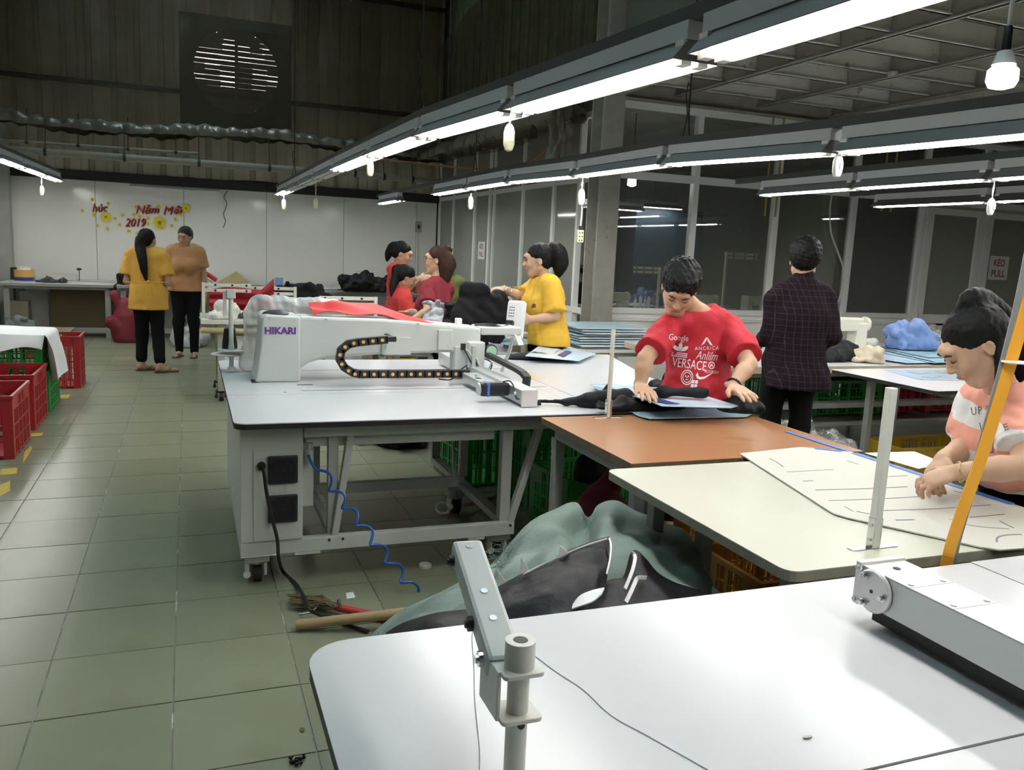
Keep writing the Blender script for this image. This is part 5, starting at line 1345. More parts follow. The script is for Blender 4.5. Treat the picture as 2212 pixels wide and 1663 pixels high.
tag(MB().tube(catmull([ZP(968, 1120, .006), ZP(980, 1098, .006), ZP(1020, 1085, .006), ZP(1070, 1072, .006), ZP(1090, 1055, .02), ZP(1080, 1085, .006), ZP(1030, 1105, .006), ZP(1010, 1118, .006)], 6), .005, 6).build('orange_floor_cable', mat('orange_red_cable', (.30, .07, .03), .6), smooth=True), 'orange cable looping on the floor beneath the machine', 'cable')
rd = random.Random(12); p = ZP(643, 1645)
mb = MB()
for k in range(14): c = p + V((rd.uniform(-.02, .02), rd.uniform(-.02, .02), .006)); mb.ball(c, rd.uniform(.004, .010), rd.uniform(.003, .007), .005, 6, 4)
tag(mb.build('dust_clump', M_blackcloth), 'dark dust clump on the tiles near the bottom edge', 'dust')
p = ZP(653, 1577); tag(MB().ball(p + V((0, 0, .002)), .008, .014, .002, 10, 4).build('dry_leaf', mat('dry_green', (.10, .10, .03), .8), smooth=True), 'small dark green spot of debris on the tiles', 'debris')
# clear plastic bag heap on the floor behind the brown table
heap('clear_plastic_bag', 'crumpled clear plastic bags piled on the floor right of the dark shirt man', 'plastic bag', (4.02, 4.62, 0), (.34, .36, .46), M_clearbag, 51, 16, .02, .016, 30)

# ================================================================== PATTERNS AND TEMPLATES
M_tmpl = mat('light_blue_board', (.42, .62, .72), .18, noise=(3, .12))
M_tmpl2 = mat('pale_blue_board', (.55, .68, .80), .2, noise=(3, .08))
M_navy = mat('navy_patch', (.03, .05, .20), .4)
M_pap = mat('pattern_paper', (.54, .525, .465), .55)
M_penc = mat('pencil_mark', (.20, .20, .22), .7)
def board(name, label, pts, m, th=.003, lift=0, marks=(), z=None, parent=None, cat='template'):
    """flat sheet through measured corner points (x, y, z)"""
    P = [V(p) for p in pts]; c = sum(P, V((0, 0, 0))) / len(P); n = (P[1] - P[0]).cross(P[2] - P[1]).normalized(); n = n if n.z > 0 else -n
    t = thing(name, label, cat, c)
    def sheet(Q, th_, nm, mm):
        Q = [V(q) for q in Q]; k = len(Q)
        nn = (Q[1] - Q[0]).cross(Q[2] - Q[1]); Q = Q if nn.dot(n) > 0 else Q[::-1]
        MB().add(Q + [q - n * th_ for q in Q], [tuple(range(k)), tuple(reversed(range(k, 2*k)))] + [(i, k+i, k+(i+1) % k, (i+1) % k) for i in range(k)]).build(nm, mm, t)
    sheet(P, th, 'sheet', m)
    for (Q, mm) in marks: sheet([V(q) + n * .0008 for q in Q], .0006, 'mark', mm)
    return t
def zp(pts, z): return [ZP(px, py, z) for px, py in pts]
# on the cream table: paper pattern, tape, marks
board('paper_pattern', 'large cream paper pattern with pencil lines on the cream table', zp([(1598, 979), (1800, 1108), (1830, 1117), (2120, 1181), (2160, 1187), (2230, 1182), (2260, 1110), (2190, 1092), (1840, 976), (1730, 965)], .757), M_pap, .004,
      [])
pm_ = [o for o in bpy.data.objects if o.name.startswith('paper_pattern')][0]
for q, w_ in (([(1662, 990), (1678, 998), (1692, 1008)], .004), ([(1735, 1039), (1756, 1038)], .005), ([(1762, 1058), (1870, 1055), (1960, 1051)], .0045), ([(1790, 1081), (1900, 1077), (1990, 1072)], .003), ([(1825, 1094), (1843, 1104)], .003), ([(1850, 1104), (1880, 1110)], .004), ([(1885, 1103), (2030, 1098), (2140, 1090)], .003), ([(1935, 1123), (1975, 1122)], .006), ([(2095, 1117), (2130, 1114), (2170, 1110)], .004), ([(2160, 1125), (2175, 1133), (2190, 1140)], .005), ([(1900, 1030), (1960, 1027)], .003), ([(1700, 1019), (1800, 1014)], .002), ([(2060, 1060), (2090, 1068)], .004), ([(2153, 1170), (2156, 1160), (2176, 1155), (2206, 1154)], .006), ([(2050, 1120), (2100, 1135), (2180, 1142)], .002), ([(1830, 995), (1855, 1003)], .003), ([(1940, 1010), (1975, 1015)], .004)):
    ribbon([ZP(x, y, .7578) for x, y in q], w_, M_penc, pm_, 'pencil_line', th=.0006)
ribbon([ZP(1698, 931, .7525), ZP(1838, 976, .7525)], .024, M_bluetape, None, 'blue_tape_strip', th=.0008); tag(bpy.context.scene.collection.objects[-1], 'blue tape strip along the brown table edge', 'tape')
ribbon([ZP(1845, 978, .7585), ZP(2186, 1088, .7585)], .030, M_bluetape, None, 'blue_tape_strip', th=.0008); tag(bpy.context.scene.collection.objects[-1], 'blue tape strip along the edge of the paper pattern', 'tape')
ribbon([ZP(1760, 968, .7585), ZP(1818, 974, .7585)], .022, M_bluetape, None, 'blue_tape_strip', th=.0008); tag(bpy.context.scene.collection.objects[-1], 'short blue tape piece at the corner of the paper pattern', 'tape')
board('clear_sheet', 'glossy clear sheet beside the blue tape near her hands', zp([(1868, 978), (1975, 975), (2040, 1000), (1985, 1012)], .760), M_white, .002)
# under the red shirt man: templates and black fabric
board('sewing_template', 'light blue template lying lowest under the black fabric on the brown table', zp([(1378, 897), (1402, 903), (1612, 899), (1625, 893), (1580, 872), (1350, 880)], .763), M_tmpl, .004)
board('sewing_template', 'large light blue template under the right hand of the red shirt man', [ZP(1395, 862, .835), ZP(1430, 876, .835), ZP(1580, 880, .83), ZP(1594, 876, .83), ZP(1470, 838, .84), ZP(1275, 831, .80), ZP(1330, 845, .81)], M_tmpl2, .004,
      marks=(([ZP(1405, 862, .8355), ZP(1440, 873, .8345), ZP(1470, 873, .8335), ZP(1425, 861, .8355)], M_navy),))
heap('black_garment_roll', 'rolled black padded garment beneath the light blue template', 'garments', (2.02, 3.47, .764), (.34, .075, .055), M_blackcloth, 61, 10, .009, .004, 40)
garment_o = garment('black_garment_strip', [((1.60, 3.73, .765), (1.72, 3.66, .772), .008, .014), ((1.72, 3.66, .772), (1.82, 3.62, .78), .013, .03), ((1.82, 3.62, .785), (1.98, 3.56, .80), .04, .05), ((1.92, 3.66, .80), (1.93, 3.64, .86), .03, .006)], ((1.55, 3.45, .74), (2.1, 3.82, .9)), M_blackcloth, 64, None, .008, .004, 40, .752)
tag(garment_o, 'black garment strip trailing left of the red shirt man', 'garments')
garment_o = garment('black_padded_strip', [((2.02, 3.44, .852), (2.10, 3.40, .862), .014, .02), ((2.10, 3.40, .862), (2.28, 3.33, .866), .020, .022)], ((1.95, 3.2, .8), (2.4, 3.5, .92)), M_blackcloth, 66, None, .008, .003, 40)
tag(garment_o, 'thick black padded strip on top of the light blue template', 'garments')
heap('black_fabric_heap', 'black fabric under the left hand of the red shirt man', 'fabric', (2.53, 3.40, .752), (.16, .13, .07), M_blackcloth, 68, 10, .009, .004, 40)
# ext table
board('sewing_template', 'light blue template with navy and black patches on the extension table', [ZP(1135, 768, .80), ZP(1250, 779, .775), ZP(1287, 763, .775), ZP(1172, 741, .80)], M_tmpl2, .004,
      marks=[([ZP(x, y, .79) for x, y in q], mm) for q, mm in (([(1203, 767), (1218, 770), (1236, 760), (1222, 757)], M_navy), ([(1190, 763), (1198, 764), (1207, 757), (1200, 756)], M_edge), ([(1192, 751), (1216, 756), (1220, 750), (1197, 747)], M_edge), ([(1174, 759), (1184, 760), (1187, 757), (1176, 757)], M_edge))])
board('sewing_template', 'long light blue template in front of the yellow shirt woman, farther back', [ZP(1082, 742, .80), ZP(1105, 745, .80), ZP(1160, 741, .80), ZP(1110, 722, .80), ZP(1085, 720, .80)], M_tmpl, .004, marks=[([ZP(x, y, .80) for x, y in [(1085, 739), (1112, 736), (1106, 734), (1084, 736)]], M_navy)])
heap('black_fabric_heap', 'flattened black fabric between the templates on the extension table', 'fabric', (2.28, 5.35, .752), (.36, .12, .05), M_blackcloth, 71, 10, .014, .004, 30)
board('sewing_template', 'light blue template with dark edge near the round post', [ZP(1275, 830, .775), ZP(1330, 829, .775), ZP(1420, 840, .775), ZP(1300, 845, .775)], M_tmpl, .004)
heap('black_fabric_heap', 'small dark cloth beside the red shirt man on the table edge', 'fabric', (2.50, 4.10, .752), (.07, .10, .05), M_blackcloth, 74, 8, .012, .004, 40)
# right tables
board('sewing_template', 'grey-blue outlined template on the pinkish-white table', zp([(1905, 798), (1986, 820), (2090, 822), (2200, 800)], .7525), mat('grey_blue_sheet', (.48, .58, .68), .25), .001,
      marks=[(zp(q, .7525), M_penc) for q in ([(1960, 803), (1985, 808), (2010, 806), (2010, 805), (1985, 807), (1961, 802)], [(1990, 814), (2015, 817), (2035, 813), (2034, 812), (2015, 816), (1991, 813)], [(2020, 803), (2040, 807), (2060, 805), (2060, 804), (2040, 806), (2021, 802)])])
board('sewing_template', 'large aqua template with dark slots on the long table', zp([(1856, 750), (2018, 783), (2078, 780), (2040, 750), (1985, 742), (1900, 745)], .775), mat('aqua_board', (.45, .70, .76), .2), .006, marks=[(zp(q, .775), M_edge) for q in ([(1856, 749), (1880, 756), (1910, 757), (1880, 750)], [(1905, 757), (2018, 783), (2018, 781), (1906, 755)], [(1870, 746), (2005, 774), (2040, 773), (2040, 772), (2005, 772), (1871, 745)])])
board('paper_sheet', 'white sheet left of the aqua template on the long table', zp([(1840, 766), (1960, 784), (2010, 783), (1850, 752)], .765), M_tmpl2, .003)
heap('blue_fabric_bundle', 'periwinkle blue fabric bundle on the long table', 'fabric', (6.05, 5.72, .78), (.26, .22, .27), M_bluecloth, 81, 16, .014, .008, 26)
heap('clear_plastic_bag', 'clear plastic bag right of the blue fabric bundle', 'plastic bag', (6.75, 5.95, .752), (.24, .2, .2), M_clearbag, 84, 12, .016, .012, 30)
heap('dark_garment_stack', 'stack of dark grey garments behind the plaid shirt man on the long table', 'garments', (4.72, 5.25, .752), (.26, .22, .17), mat('charcoal_fabric', (.025, .025, .028), .8, spec=.2), 87, 12, .012, .007, 40)
heap('dark_blue_fabric', 'dark blue fabric between sewing machine and blue bundle', 'fabric', (5.5, 5.95, .752), (.22, .14, .09), mat('navy_fabric', (.03, .04, .09), .8), 88, 10, .014, .006, 30)
heap('beige_fabric', 'beige lining fabric with frayed edge on the long table', 'fabric', (4.98, 5.12, .752), (.16, .18, .10), mat('beige_fabric', (.62, .53, .40), .85), 89, 10, .012, .007, 36)
heap('pale_fabric', 'pale striped cloth on the long table near the machine', 'fabric', (5.75, 5.9, .752), (.10, .1, .10), mat('pale_cloth', (.6, .6, .55), .85), 90, 8, .014, .006, 30)

# ================================================================== SEWING MACHINES
M_ivory = mat('ivory_machine', (.72, .70, .60), .35)
def sewing_machine(loc, rz, label, s_=1.0, m=None):
    t = thing('sewing_machine_head', label, 'sewing machine', loc, None, rz); m = m or M_ivory
    def B(nm, mb, mm, **k): return mb.build(nm, mm, t, local=True, **k)
    B('bed', MB().box(-.24*s_, .24*s_, -.09*s_, .09*s_, 0, .035*s_), m, bevel=.006)
    B('pillar', MB().box(.13*s_, .24*s_, -.06*s_, .06*s_, .03*s_, .25*s_), m, bevel=.012)
    B('arm', MB().box(-.24*s_, .20*s_, -.055*s_, .055*s_, .18*s_, .29*s_), m, bevel=.016)
    B('head', MB().box(-.27*s_, -.17*s_, -.06*s_, .06*s_, .09*s_, .30*s_), m, bevel=.012)
    B('needle_bar', MB().cyl((-.21*s_, 0, .03*s_), (-.21*s_, 0, .1*s_), .006*s_, 8), M_chrome)
    B('handwheel', MB().lathe([(0, 0), (.06*s_, 0), (.065*s_, .01*s_), (.06*s_, .03*s_), (0, .03*s_)], (.24*s_, 0, .235*s_), 20, 'x'), m, smooth=30)
    B('tension_dial', MB().lathe([(0, -.02*s_), (.018*s_, -.02*s_), (.018*s_, 0)], (-.20*s_, -.06*s_, .2*s_), 12, 'y'), M_chrome)
    return t
sewing_machine((5.22, 5.70, ZT), 0, 'ivory sewing machine on the long table behind the plaid shirt man', 1.05)

# ================================================================== BACK TABLES
M_dullleg = mat('dull_grey_leg', (.30, .30, .28), .6, noise=(8, .2))
def back_table(x0, x1, label):
    t = table('bench_table', label, [(x0, 13.0), (x1, 13.0), (x1, 14.3), (x0, 14.3)], .76, .04, M_lam, M_dullleg, [(x0 + .08, 13.08), (x1 - .08, 13.08), (x0 + .08, 14.2), (x1 - .08, 14.2)], M_dullleg, .07)
    MB().box(x0 + .05, x1 - .05, 13.05, 13.10, .08, .15).build('foot_rail', M_dullleg, t)
    return t
back_table(-2.38, -.98, 'white topped bench against the back wall, leftmost, under the greeting')
back_table(-.94, 1.30, 'white topped bench against the back wall behind the two standing women')
back_table(1.34, 3.75, 'white topped bench against the back wall at the right, with black heap')
def bx(name, label, cat, x0, x1, y0, y1, z0, z1, m, bev=.004): return tag(MB().box(x0, x1, y0, y1, z0, z1).build(name, m, bevel=bev), label, cat)
p = YP(52, 585, 13.6)
t = thing('tape_rolls', 'stacked tape rolls, orange below white, on the left bench', 'tape', (p.x, 13.6, .76))
MB().lathe([(.05, .05), (.13, .05), (.13, .15), (.05, .15)], (p.x, 13.6, .76), 24).build('orange_roll', mat('orange_tape', (.62, .35, .10), .3), t, smooth=30)
MB().lathe([(.04, .15), (.09, .15), (.09, .19), (.04, .19)], (p.x, 13.6, .76), 24).build('white_roll', M_white, t, smooth=30)
MB().lathe([(.06, 0), (.13, 0), (.13, .05), (.06, .05)], (p.x, 13.6, .76), 24).build('dark_roll', M_navy, t, smooth=30)
bx('dark_box', 'small dark box beside the tape rolls on the left bench', 'box', -2.36, -2.20, 13.75, 13.95, .76, .93, M_dark)
heap('black_straps', 'tangle of dark straps on the left bench', 'straps', (-1.78, 13.25, .76), (.26, .10, .07), mat('dark_grey_strap', (.05, .05, .06), .6), 101, 12, .016, .008, 40)
heap('black_bag', 'black bag on the bench behind the mustard blouse woman', 'bag', (-.86, 13.2, .76), (.09, .10, .30), M_blackcloth, 110, 8, .016, .006, 30)
bx('white_box', 'narrow white box lying against the wall on the left bench', 'box', -1.95, -1.55, 14.0, 14.1, .76, .84, mat('offwhite_box', (.62, .60, .55), .6))
tag(MB().bar((-1.75, 13.7, .77), (-.85, 13.55, .77), .03, .012).build('wooden_ruler', mat('ruler_wood', (.42, .34, .22), .6)), 'long wooden ruler on the left bench', 'ruler')
tag(MB().bar((-1.50, 13.9, .76), (-1.50, 13.9, .92), .01, .01).ball((-1.50, 13.9, .93), .035, .035, .02).build('knob_pin', M_dark), 'small dark knob on a pin at the back of the left bench', 'pin')
bx('brown_board', 'dark brown board standing under the left bench', 'board', -1.82, -1.02, 13.35, 13.39, .02, .66, mat('dark_brown_board', (.12, .09, .045), .8, noise=(4, .3)))
bx('grey_board', 'leaning grey board under the left bench', 'board', -2.22, -1.86, 13.5, 13.54, .0, .62, M_concrete)
bx('wooden_crate', 'narrow upright wooden box at the left end under the bench', 'box', -2.30, -2.06, 13.12, 13.36, .0, .50, mat('raw_wood', (.24, .20, .14), .8, noise=(10, .4)))
t = thing('wooden_pallet', 'small wooden plank platform on the floor before the left bench', 'pallet', (-1.85, 12.5, 0))
for k in range(4): MB().box(-2.25, -1.45, 12.2 + k*.155, 12.33 + k*.155, .16, .185).build('plank', MATS['raw_wood'], t, bevel=.003)
for x in (-2.15, -1.55): MB().box(x - .03, x + .03, 12.2, 12.8, 0, .16).build('bearer', MATS['raw_wood'], t)
heap('dark_plastic_bag', 'dark grey plastic bag on the wooden platform', 'bag', (-2.05, 12.35, .186), (.20, .15, .18), M_greycloth, 104, 12, .018, .012, 30)
heap('red_sack', 'tall dark red sack leaning under the bench behind the yellow blouse woman', 'sack', (-.78, 12.7, 0), (.30, .22, .78), mat('dark_red_sack', (.20, .015, .025), .7), 105, 8, .022, .006, 14)
heap('grey_floor_bag', 'silvery plastic bag on the floor between the two standing women', 'bag', (.0, 12.2, 0), (.30, .24, .34), mat('silver_bag', (.42, .42, .42), .35), 106, 14, .02, .012, 26)
heap('black_fabric_heap', 'tall heap of black garments on the right back bench', 'fabric', (2.55, 12.95, .76), (.52, .28, .36), M_blackcloth, 107, 18, .02, .014, 24)
heap('grey_fabric_bag', 'grey-green plastic bag of fabric below the black heap', 'bag', (2.22, 10.2, .40), (.34, .26, .46), M_greycloth, 108, 14, .02, .012, 24)
bx('support_box', 'low cardboard box under the grey-green bag', 'box', 1.95, 2.5, 10.0, 10.4, 0, .40, MATS['cardboard'])
t = thing('paper_envelope', 'yellow ochre paper standing cornerwise against the back wall', 'paper', YP(505, 612, 14.2))
q = [YP(x, y, 14.25) for x, y in ((468, 611), (511, 586), (540, 611))]
MB().add(q + [v_ + V((0, .02, 0)) for v_ in q], [(0, 2, 1), (3, 4, 5), (0, 1, 4, 3), (1, 2, 5, 4), (2, 0, 3, 5)]).build('sheet', mat('ochre_paper', (.55, .45, .22), .8), t)
p = YP(603, 611, 13.8)
t = thing('blue_cup', 'small translucent blue cup on the back bench', 'cup', (p.x, 13.8, .76)); MB().lathe([(.05, 0), (.06, .02), (.06, .14), (.052, .14), (.05, .02)], (p.x, 13.8, .76), 16).build('cup', mat('blue_plastic', (.25, .38, .70), .3), t, smooth=30)
MB().lathe([(0, 0), (.04, 0), (.04, .06), (0, .06)], (p.x - .12, 13.8, .76), 14).build('cap', MATS['blue_plastic'], t, smooth=30)
for k, (px, lab) in enumerate(((530, 'dark flat cut pieces on the back bench behind the red cloth'), (680, 'flat paper stack on the back bench beside the blue cup'), (720, 'ochre and grey cut pieces on the back bench'))):
    p = ZP(px, 622 if k == 0 else 625, .765); board('cut_pieces', lab, [(p.x - .35, 13.2, .768 + .008 * k), (p.x + .35, 13.15, .768 + .008 * k), (p.x + .28, 13.9, .768 + .008 * k), (p.x - .3, 13.95, .768 + .008 * k)], (M_greycloth, M_tmpl2, M_pap)[k], .006, cat='cut pieces')
t = thing('maroon_cushion', 'cream padded form with a maroon strap on the back bench', 'cushion', (.15, 12.4, .80))
# ================================================================== SEWING STATION BEHIND THE MACHINE
ws = thing('sewing_station', 'cream sewing station on casters draped with red cloth, behind the machine', 'sewing table', (.9, 8.4, 0))
MB().prism(rounded(.10, 1.75, 8.02, 8.75, .02), .71, .75).build('table_top', mat('station_top', (.66, .66, .60), .4), ws); MB().box(.10, 1.75, 8.015, 8.02, .712, .748).build('edge_strip', M_cord, ws)
MB().cyl((.10, 8.05, .655), (1.6, 8.0, .62), .028, 14).build('cloth_roller', mat('ochre_roller', (.52, .43, .24), .6), ws, smooth=True)
for (x, y) in ((.27, 8.08), (.27, 8.65), (1.6, 8.65), (1.6, 8.1)):
    MB().box(x - .03, x + .03, y - .03, y + .03, .09, .71).build('leg', mat('station_leg', (.42, .42, .34), .5), ws); caster_parts((x, y, 0), ws, M_dark)
MB().box(.30, 1.58, 8.08, 8.11, .30, .60).build('front_panel', M_white, ws); MB().box(.27, 1.6, 8.06, 8.1, .12, .17).build('rail', MATS['station_leg'], ws)
MB().box(.20, .24, 8.25, 8.30, .0, .0001).v
def frame_stand(x, y, z, h_, L, label, d=(1, 0)):
    t = thing('thread_rack', label, 'thread stand', (x, y, z)); d = V((d[0], d[1], 0)).normalized()
    MB().box(x - .014, x + .014, y - .014, y + .014, z, z + h_).build('post', M_ivory, t, bevel=.003)
    for dz in (0, -.05):
        a = V((x, y + .02, z + h_ - .02 + dz)); o_ = MB().bar(a, a + d * L, .02, .03).build('arm', M_ivory, t, bevel=.002)
        for q in (.25, .6, .9): c_ = a + d * L * q; MB().cyl(c_ + V((0, -.016, 0)), c_ + V((0, -.010, 0)), .010, 10).build('eyelet', M_edge, o_)
    MB().lathe([(0, 0), (.04, 0), (.04, .01), (0, .01)], (x, y, z), 14).build('foot', M_ivory, t)
    return t
p = YP(440, 690, 8.2); frame_stand(p.x, 8.2, .75, YP(440, 610, 8.2).z - .75, .42, 'ivory thread frame at the left end of the sewing station')
p = YP(811, 690, 7.2); frame_stand(p.x, 7.2, .75, YP(810, 641, 7.2).z - .75, .48, 'ivory thread frame left of the seated red shirt girl', (-1, 0))
p = YP(654, 690, 7.8); frame_stand(p.x, 8.4, .75, YP(713, 622, 8.4).z - .75, .62, 'ivory thread frame behind the arm of the machine', (-1, 0))
mid = table('sewing_table', 'small white sewing table hidden behind the machine arm', [(.95, 6.9), (1.72, 6.9), (1.72, 7.5), (.95, 7.5)], .75, .04, M_lam, M_cord, [(1.02, 6.97), (1.65, 6.97), (1.65, 7.43), (1.02, 7.43)], M_leg)
def cloth(name, label, fn, m, nu=40, nv=24, th=.004, parent=None):
    o = MB().grid(fn, nu, nv, th).build(name, m, parent, smooth=True)
    return tag(o, label, 'cloth') if parent is None else o
# red cloth hung over the first frame
yr = 8.32
def red1(u, v):
    pxx = 452 + 140 * u; top = 624 - 4 * math.sin(u * 5) - (26 * max(0, (u - .80)) / .2 if u > .80 else 0); bot = 668 + 34 * u
    p = YP(pxx, top + (bot - top) * v, yr + .05 * math.sin(9 * u + 5 * v) + .03 * math.sin(17 * v + 3 * u)); return p
cloth('red_cloth', 'crimson cloth hung over the sewing station', red1, M_redcloth)
heap('plastic_bag_of_scraps', 'clear plastic bag of white and yellow scraps on the sewing station', 'plastic bag', (.33, 8.12, .752), (.17, .08, .20), mat('white_scraps', (.74, .73, .66), .6), 121, 14, .012, .009, 40)
heap('dark_scraps', 'grey strap and dark scraps on the sewing station', 'scraps', (.62, 8.2, .752), (.20, .12, .07), M_greycloth, 122, 12, .014, .008, 36)
heap('black_fabric_heap', 'black garments hanging behind the covered machine arm', 'fabric', (1.12, 9.6, .80), (.50, .22, .26), M_blackcloth, 123, 16, .02, .010, 24)
table('sewing_table', 'table carrying black garments before the back bench', [(.6, 9.3), (1.8, 9.3), (1.8, 9.95), (.6, 9.95)], .80, .04, M_lam, M_leg, [(.68, 9.38), (1.72, 9.38), (1.72, 9.87), (.68, 9.87)], M_leg)
MB().ball((.15, 12.4, .86), .17, .12, .07, 16, 8).build('pad', mat('cream_pad', (.60, .55, .44), .8), t, smooth=True)
MB().tube(catmull([(-.05, 12.35, .93), (.05, 12.33, 1.0), (.2, 12.33, 1.0), (.36, 12.36, .9)], 6), .03, 8).build('strap', M_redcloth, t, smooth=True)
table('sewing_table', 'small table with the cream padded form behind the station', [(-.15, 12.1), (.55, 12.1), (.55, 12.7), (-.15, 12.7)], .79, .04, M_lam, M_leg, [(-.1, 12.15), (.5, 12.15), (.5, 12.65), (-.1, 12.65)], M_leg)
# milky dust cover pushed back over column and arm
s = SDF((.25, 4.72, .72), (1.0, 5.2, 1.30), .012)
s.cone((.40, 4.92, 1.10), (.80, 4.94, 1.09), .085, .06, k=.05).cone((.34, 4.9, 1.06), (.30, 4.9, .80), .045, .04, k=.05).cone((.42, 4.90, .98), (.36, 4.92, .80), .06, .05, k=.05)
s.wrinkle(.008, 22, 3, 5); s.wrinkle(.005, 50, 5, 4, ridge=True)
tag(s.build('dust_cover', M_milkbag), 'milky plastic dust cover bunched behind the machine column', 'cover')
def red2(u, v):
    x = .62 + .70 * u; h_ = .075 * math.sin(math.pi * min(1, u * 1.05)) + .03 * math.sin(7 * u) * (1 - u)
    y = 4.56 + .20 * v; z = 1.105 - .05 * u + h_ * (.35 + .65 * v) + .010 * math.sin(15 * u + 6 * v) + (.05 * max(0, .12 - u) / .12) * v
    return (x, y, z)
cloth('red_cloth', 'bright red cloth lying along the top of the machine arm', red2, M_redcloth2, 50, 14)

# ================================================================== GARMENT SORTING AREA
gt = table('sorting_table', 'table heaped with garments between the women in maroon and yellow', [(1.75, 5.75), (2.30, 5.75), (2.30, 6.78), (1.75, 6.78)], .74, .03, M_lam, M_leg, [(1.82, 5.85), (2.22, 5.85), (2.22, 6.7), (1.82, 6.7)], M_leg)
heap('garment_pile', 'black garment pile in front of the woman in yellow', 'garments', (2.02, 6.25, .742), (.24, .30, .34), M_blackcloth, 131, 18, .016, .012, 28)
heap('garment_pile', 'white and grey garments between the black pile and the maroon woman', 'garments', (1.86, 6.58, .742), (.12, .18, .40), mat('grey_white_garment', (.50, .50, .53), .7, noise=(8, .6)), 132, 14, .014, .012, 34)
heap('purple_cloth', 'purple patterned cloth peeking over the machine arm', 'cloth', (1.52, 6.25, .742), (.16, .12, .24), mat('purple_cloth', (.20, .07, .16), .8, noise=(30, .5)), 133, 10, .016, .008, 34)
table('sewing_table', 'low table under the purple cloth behind the arm', [(1.3, 6.05), (1.74, 6.05), (1.74, 6.45), (1.3, 6.45)], .742, .03, M_lam, M_leg, [(1.34, 6.1), (1.7, 6.1), (1.7, 6.4), (1.34, 6.4)], M_leg)
# held black garment
garment_o = garment('held_black_garment', [((1.93, 5.95, 1.19), (2.06, 5.9, 1.19), .05, .045, ((0, 1, 0), .5)), ((1.97, 5.96, 1.15), (1.90, 5.95, .84), .085, .10, ((.2, 1, 0), .35)), ((2.06, 5.93, 1.13), (2.16, 5.95, .92), .07, .09, ((.2, 1, 0), .4)), ((2.15, 5.95, 1.13), (2.22, 5.97, 1.0), .05, .06)], ((1.70, 5.75, .70), (2.42, 6.15, 1.34)), M_blackcloth, 141, None, .010, .016, 26)
tag(garment_o, 'black garment held up by the woman in yellow', 'garments')
# stack of templates and boxes by the column
t0 = V((3.45, 6.9, 0))
table('side_rack', 'narrow white rack carrying a stack of pale templates by the column', [(3.15, 6.6), (3.95, 6.6), (3.95, 7.3), (3.15, 7.3)], .66, .03, M_white, M_white, [(3.22, 6.67), (3.88, 6.67), (3.88, 7.23), (3.22, 7.23)], M_white, .05)
rs = random.Random(6)
for k in range(9):
    dx, dy = rs.uniform(-.05, .05), rs.uniform(-.05, .05); z = .662 + k * .022
    board('stacked_template', ['lowest', 'second lowest', 'third lowest', 'fourth lowest', 'middle', 'fourth from top', 'third from top', 'second from top', 'topmost'][k] + ' of the pale templates stacked by the steel column', [(3.22 + dx, 6.62 + dy, z + .012), (3.90 + dx, 6.62 + dy, z + .012), (3.90 + dx, 7.25 + dy, z + .012), (3.22 + dx, 7.25 + dy, z + .012)], (M_tmpl2, M_white, M_tmpl)[k % 3], .012)
bx('cardboard_box', 'brown cardboard box behind the arm of the woman in yellow', 'box', 3.0, 3.40, 7.45, 7.8, .62, 1.14, MATS['cardboard'])
bx('cardboard_box_support', 'second cardboard box underneath the first, behind yellow woman', 'box', 2.98, 3.42, 7.43, 7.82, 0, .615, MATS['cardboard'])
heap('black_fabric_heap', 'dark garments beside the cardboard box at the partition', 'fabric', (2.62, 7.32, .752), (.30, .22, .46), M_blackcloth, 144, 14, .02, .012, 24)
table('sewing_table', 'table under the dark garments at the side partition', [(2.30, 7.05), (2.92, 7.05), (2.92, 7.6), (2.30, 7.6)], .75, .03, M_lam, M_leg, [(2.36, 7.12), (2.86, 7.12), (2.86, 7.54), (2.36, 7.54)], M_leg)

# ================================================================== SEWING ROOM BEHIND THE GLASS
def inner_table(x0, x1, y0, y1, label):
    return table('sewing_table', label, [(x0, y0), (x1, y0), (x1, y1), (x0, y1)], .75, .04, M_white, M_leg, [(x0 + .06, y0 + .06), (x1 - .06, y0 + .06), (x0 + .06, y1 - .06), (x1 - .06, y1 - .06)], M_leg)
inner_table(4.5, 6.2, 8.9, 9.5, 'sewing table behind the first glass pane'); inner_table(6.6, 8.4, 8.9, 9.5, 'sewing table behind the third glass pane')
inner_table(4.6, 8.0, 11.2, 11.9, 'long sewing table deep in the room behind the glass')
for x, lab in ((4.85, 'sewing machine behind the first glass pane, by its left frame'), (6.15, 'sewing machine with ivory body behind the second glass pane'), (7.0, 'sewing machine behind the plaid shirt man, through the glass'), (8.1, 'sewing machine behind the pane next to the double door')):
    sewing_machine((x, 9.2, .75), .3, lab)
for k, px in enumerate((1373, 1384, 1394, 1402)):
    p = YP(px, 640, 9.3); t = thing('thread_spool', ['leftmost', 'second', 'third', 'rightmost'][k] + ' of four white thread cones behind the first glass pane', 'thread cone', (p.x, 9.3, .75))
    MB().lathe([(.024, 0), (.025, .02), (.020, .20 + .03 * (k % 2)), (.010, .22 + .03 * (k % 2))], (p.x, 9.3, .75), 14).build('thread', M_white, t, smooth=30); MB().cyl((p.x, 9.3, .95), (p.x, 9.3, 1.0), .008, 8).build('core', M_cord, t)
frame_stand(5.55, 9.3, .75, .62, .36, 'ivory thread frame behind the first pane', (-1, 0)); frame_stand(6.6, 9.4, .75, .85, .5, 'tall thread frame behind the second pane')
bx('blue_cabinet', 'dark blue cabinet standing in the room behind the second pane', 'cabinet', 7.0, 8.3, 12.6, 13.2, 0, 2.3, mat('navy_cabinet', (.035, .06, .10), .5))
heap('dark_garment_heap', 'dark garments piled on the far table behind the first pane', 'garments', (5.6, 11.5, .752), (.75, .3, .50), M_blackcloth, 151, 16, .03, .02, 16)
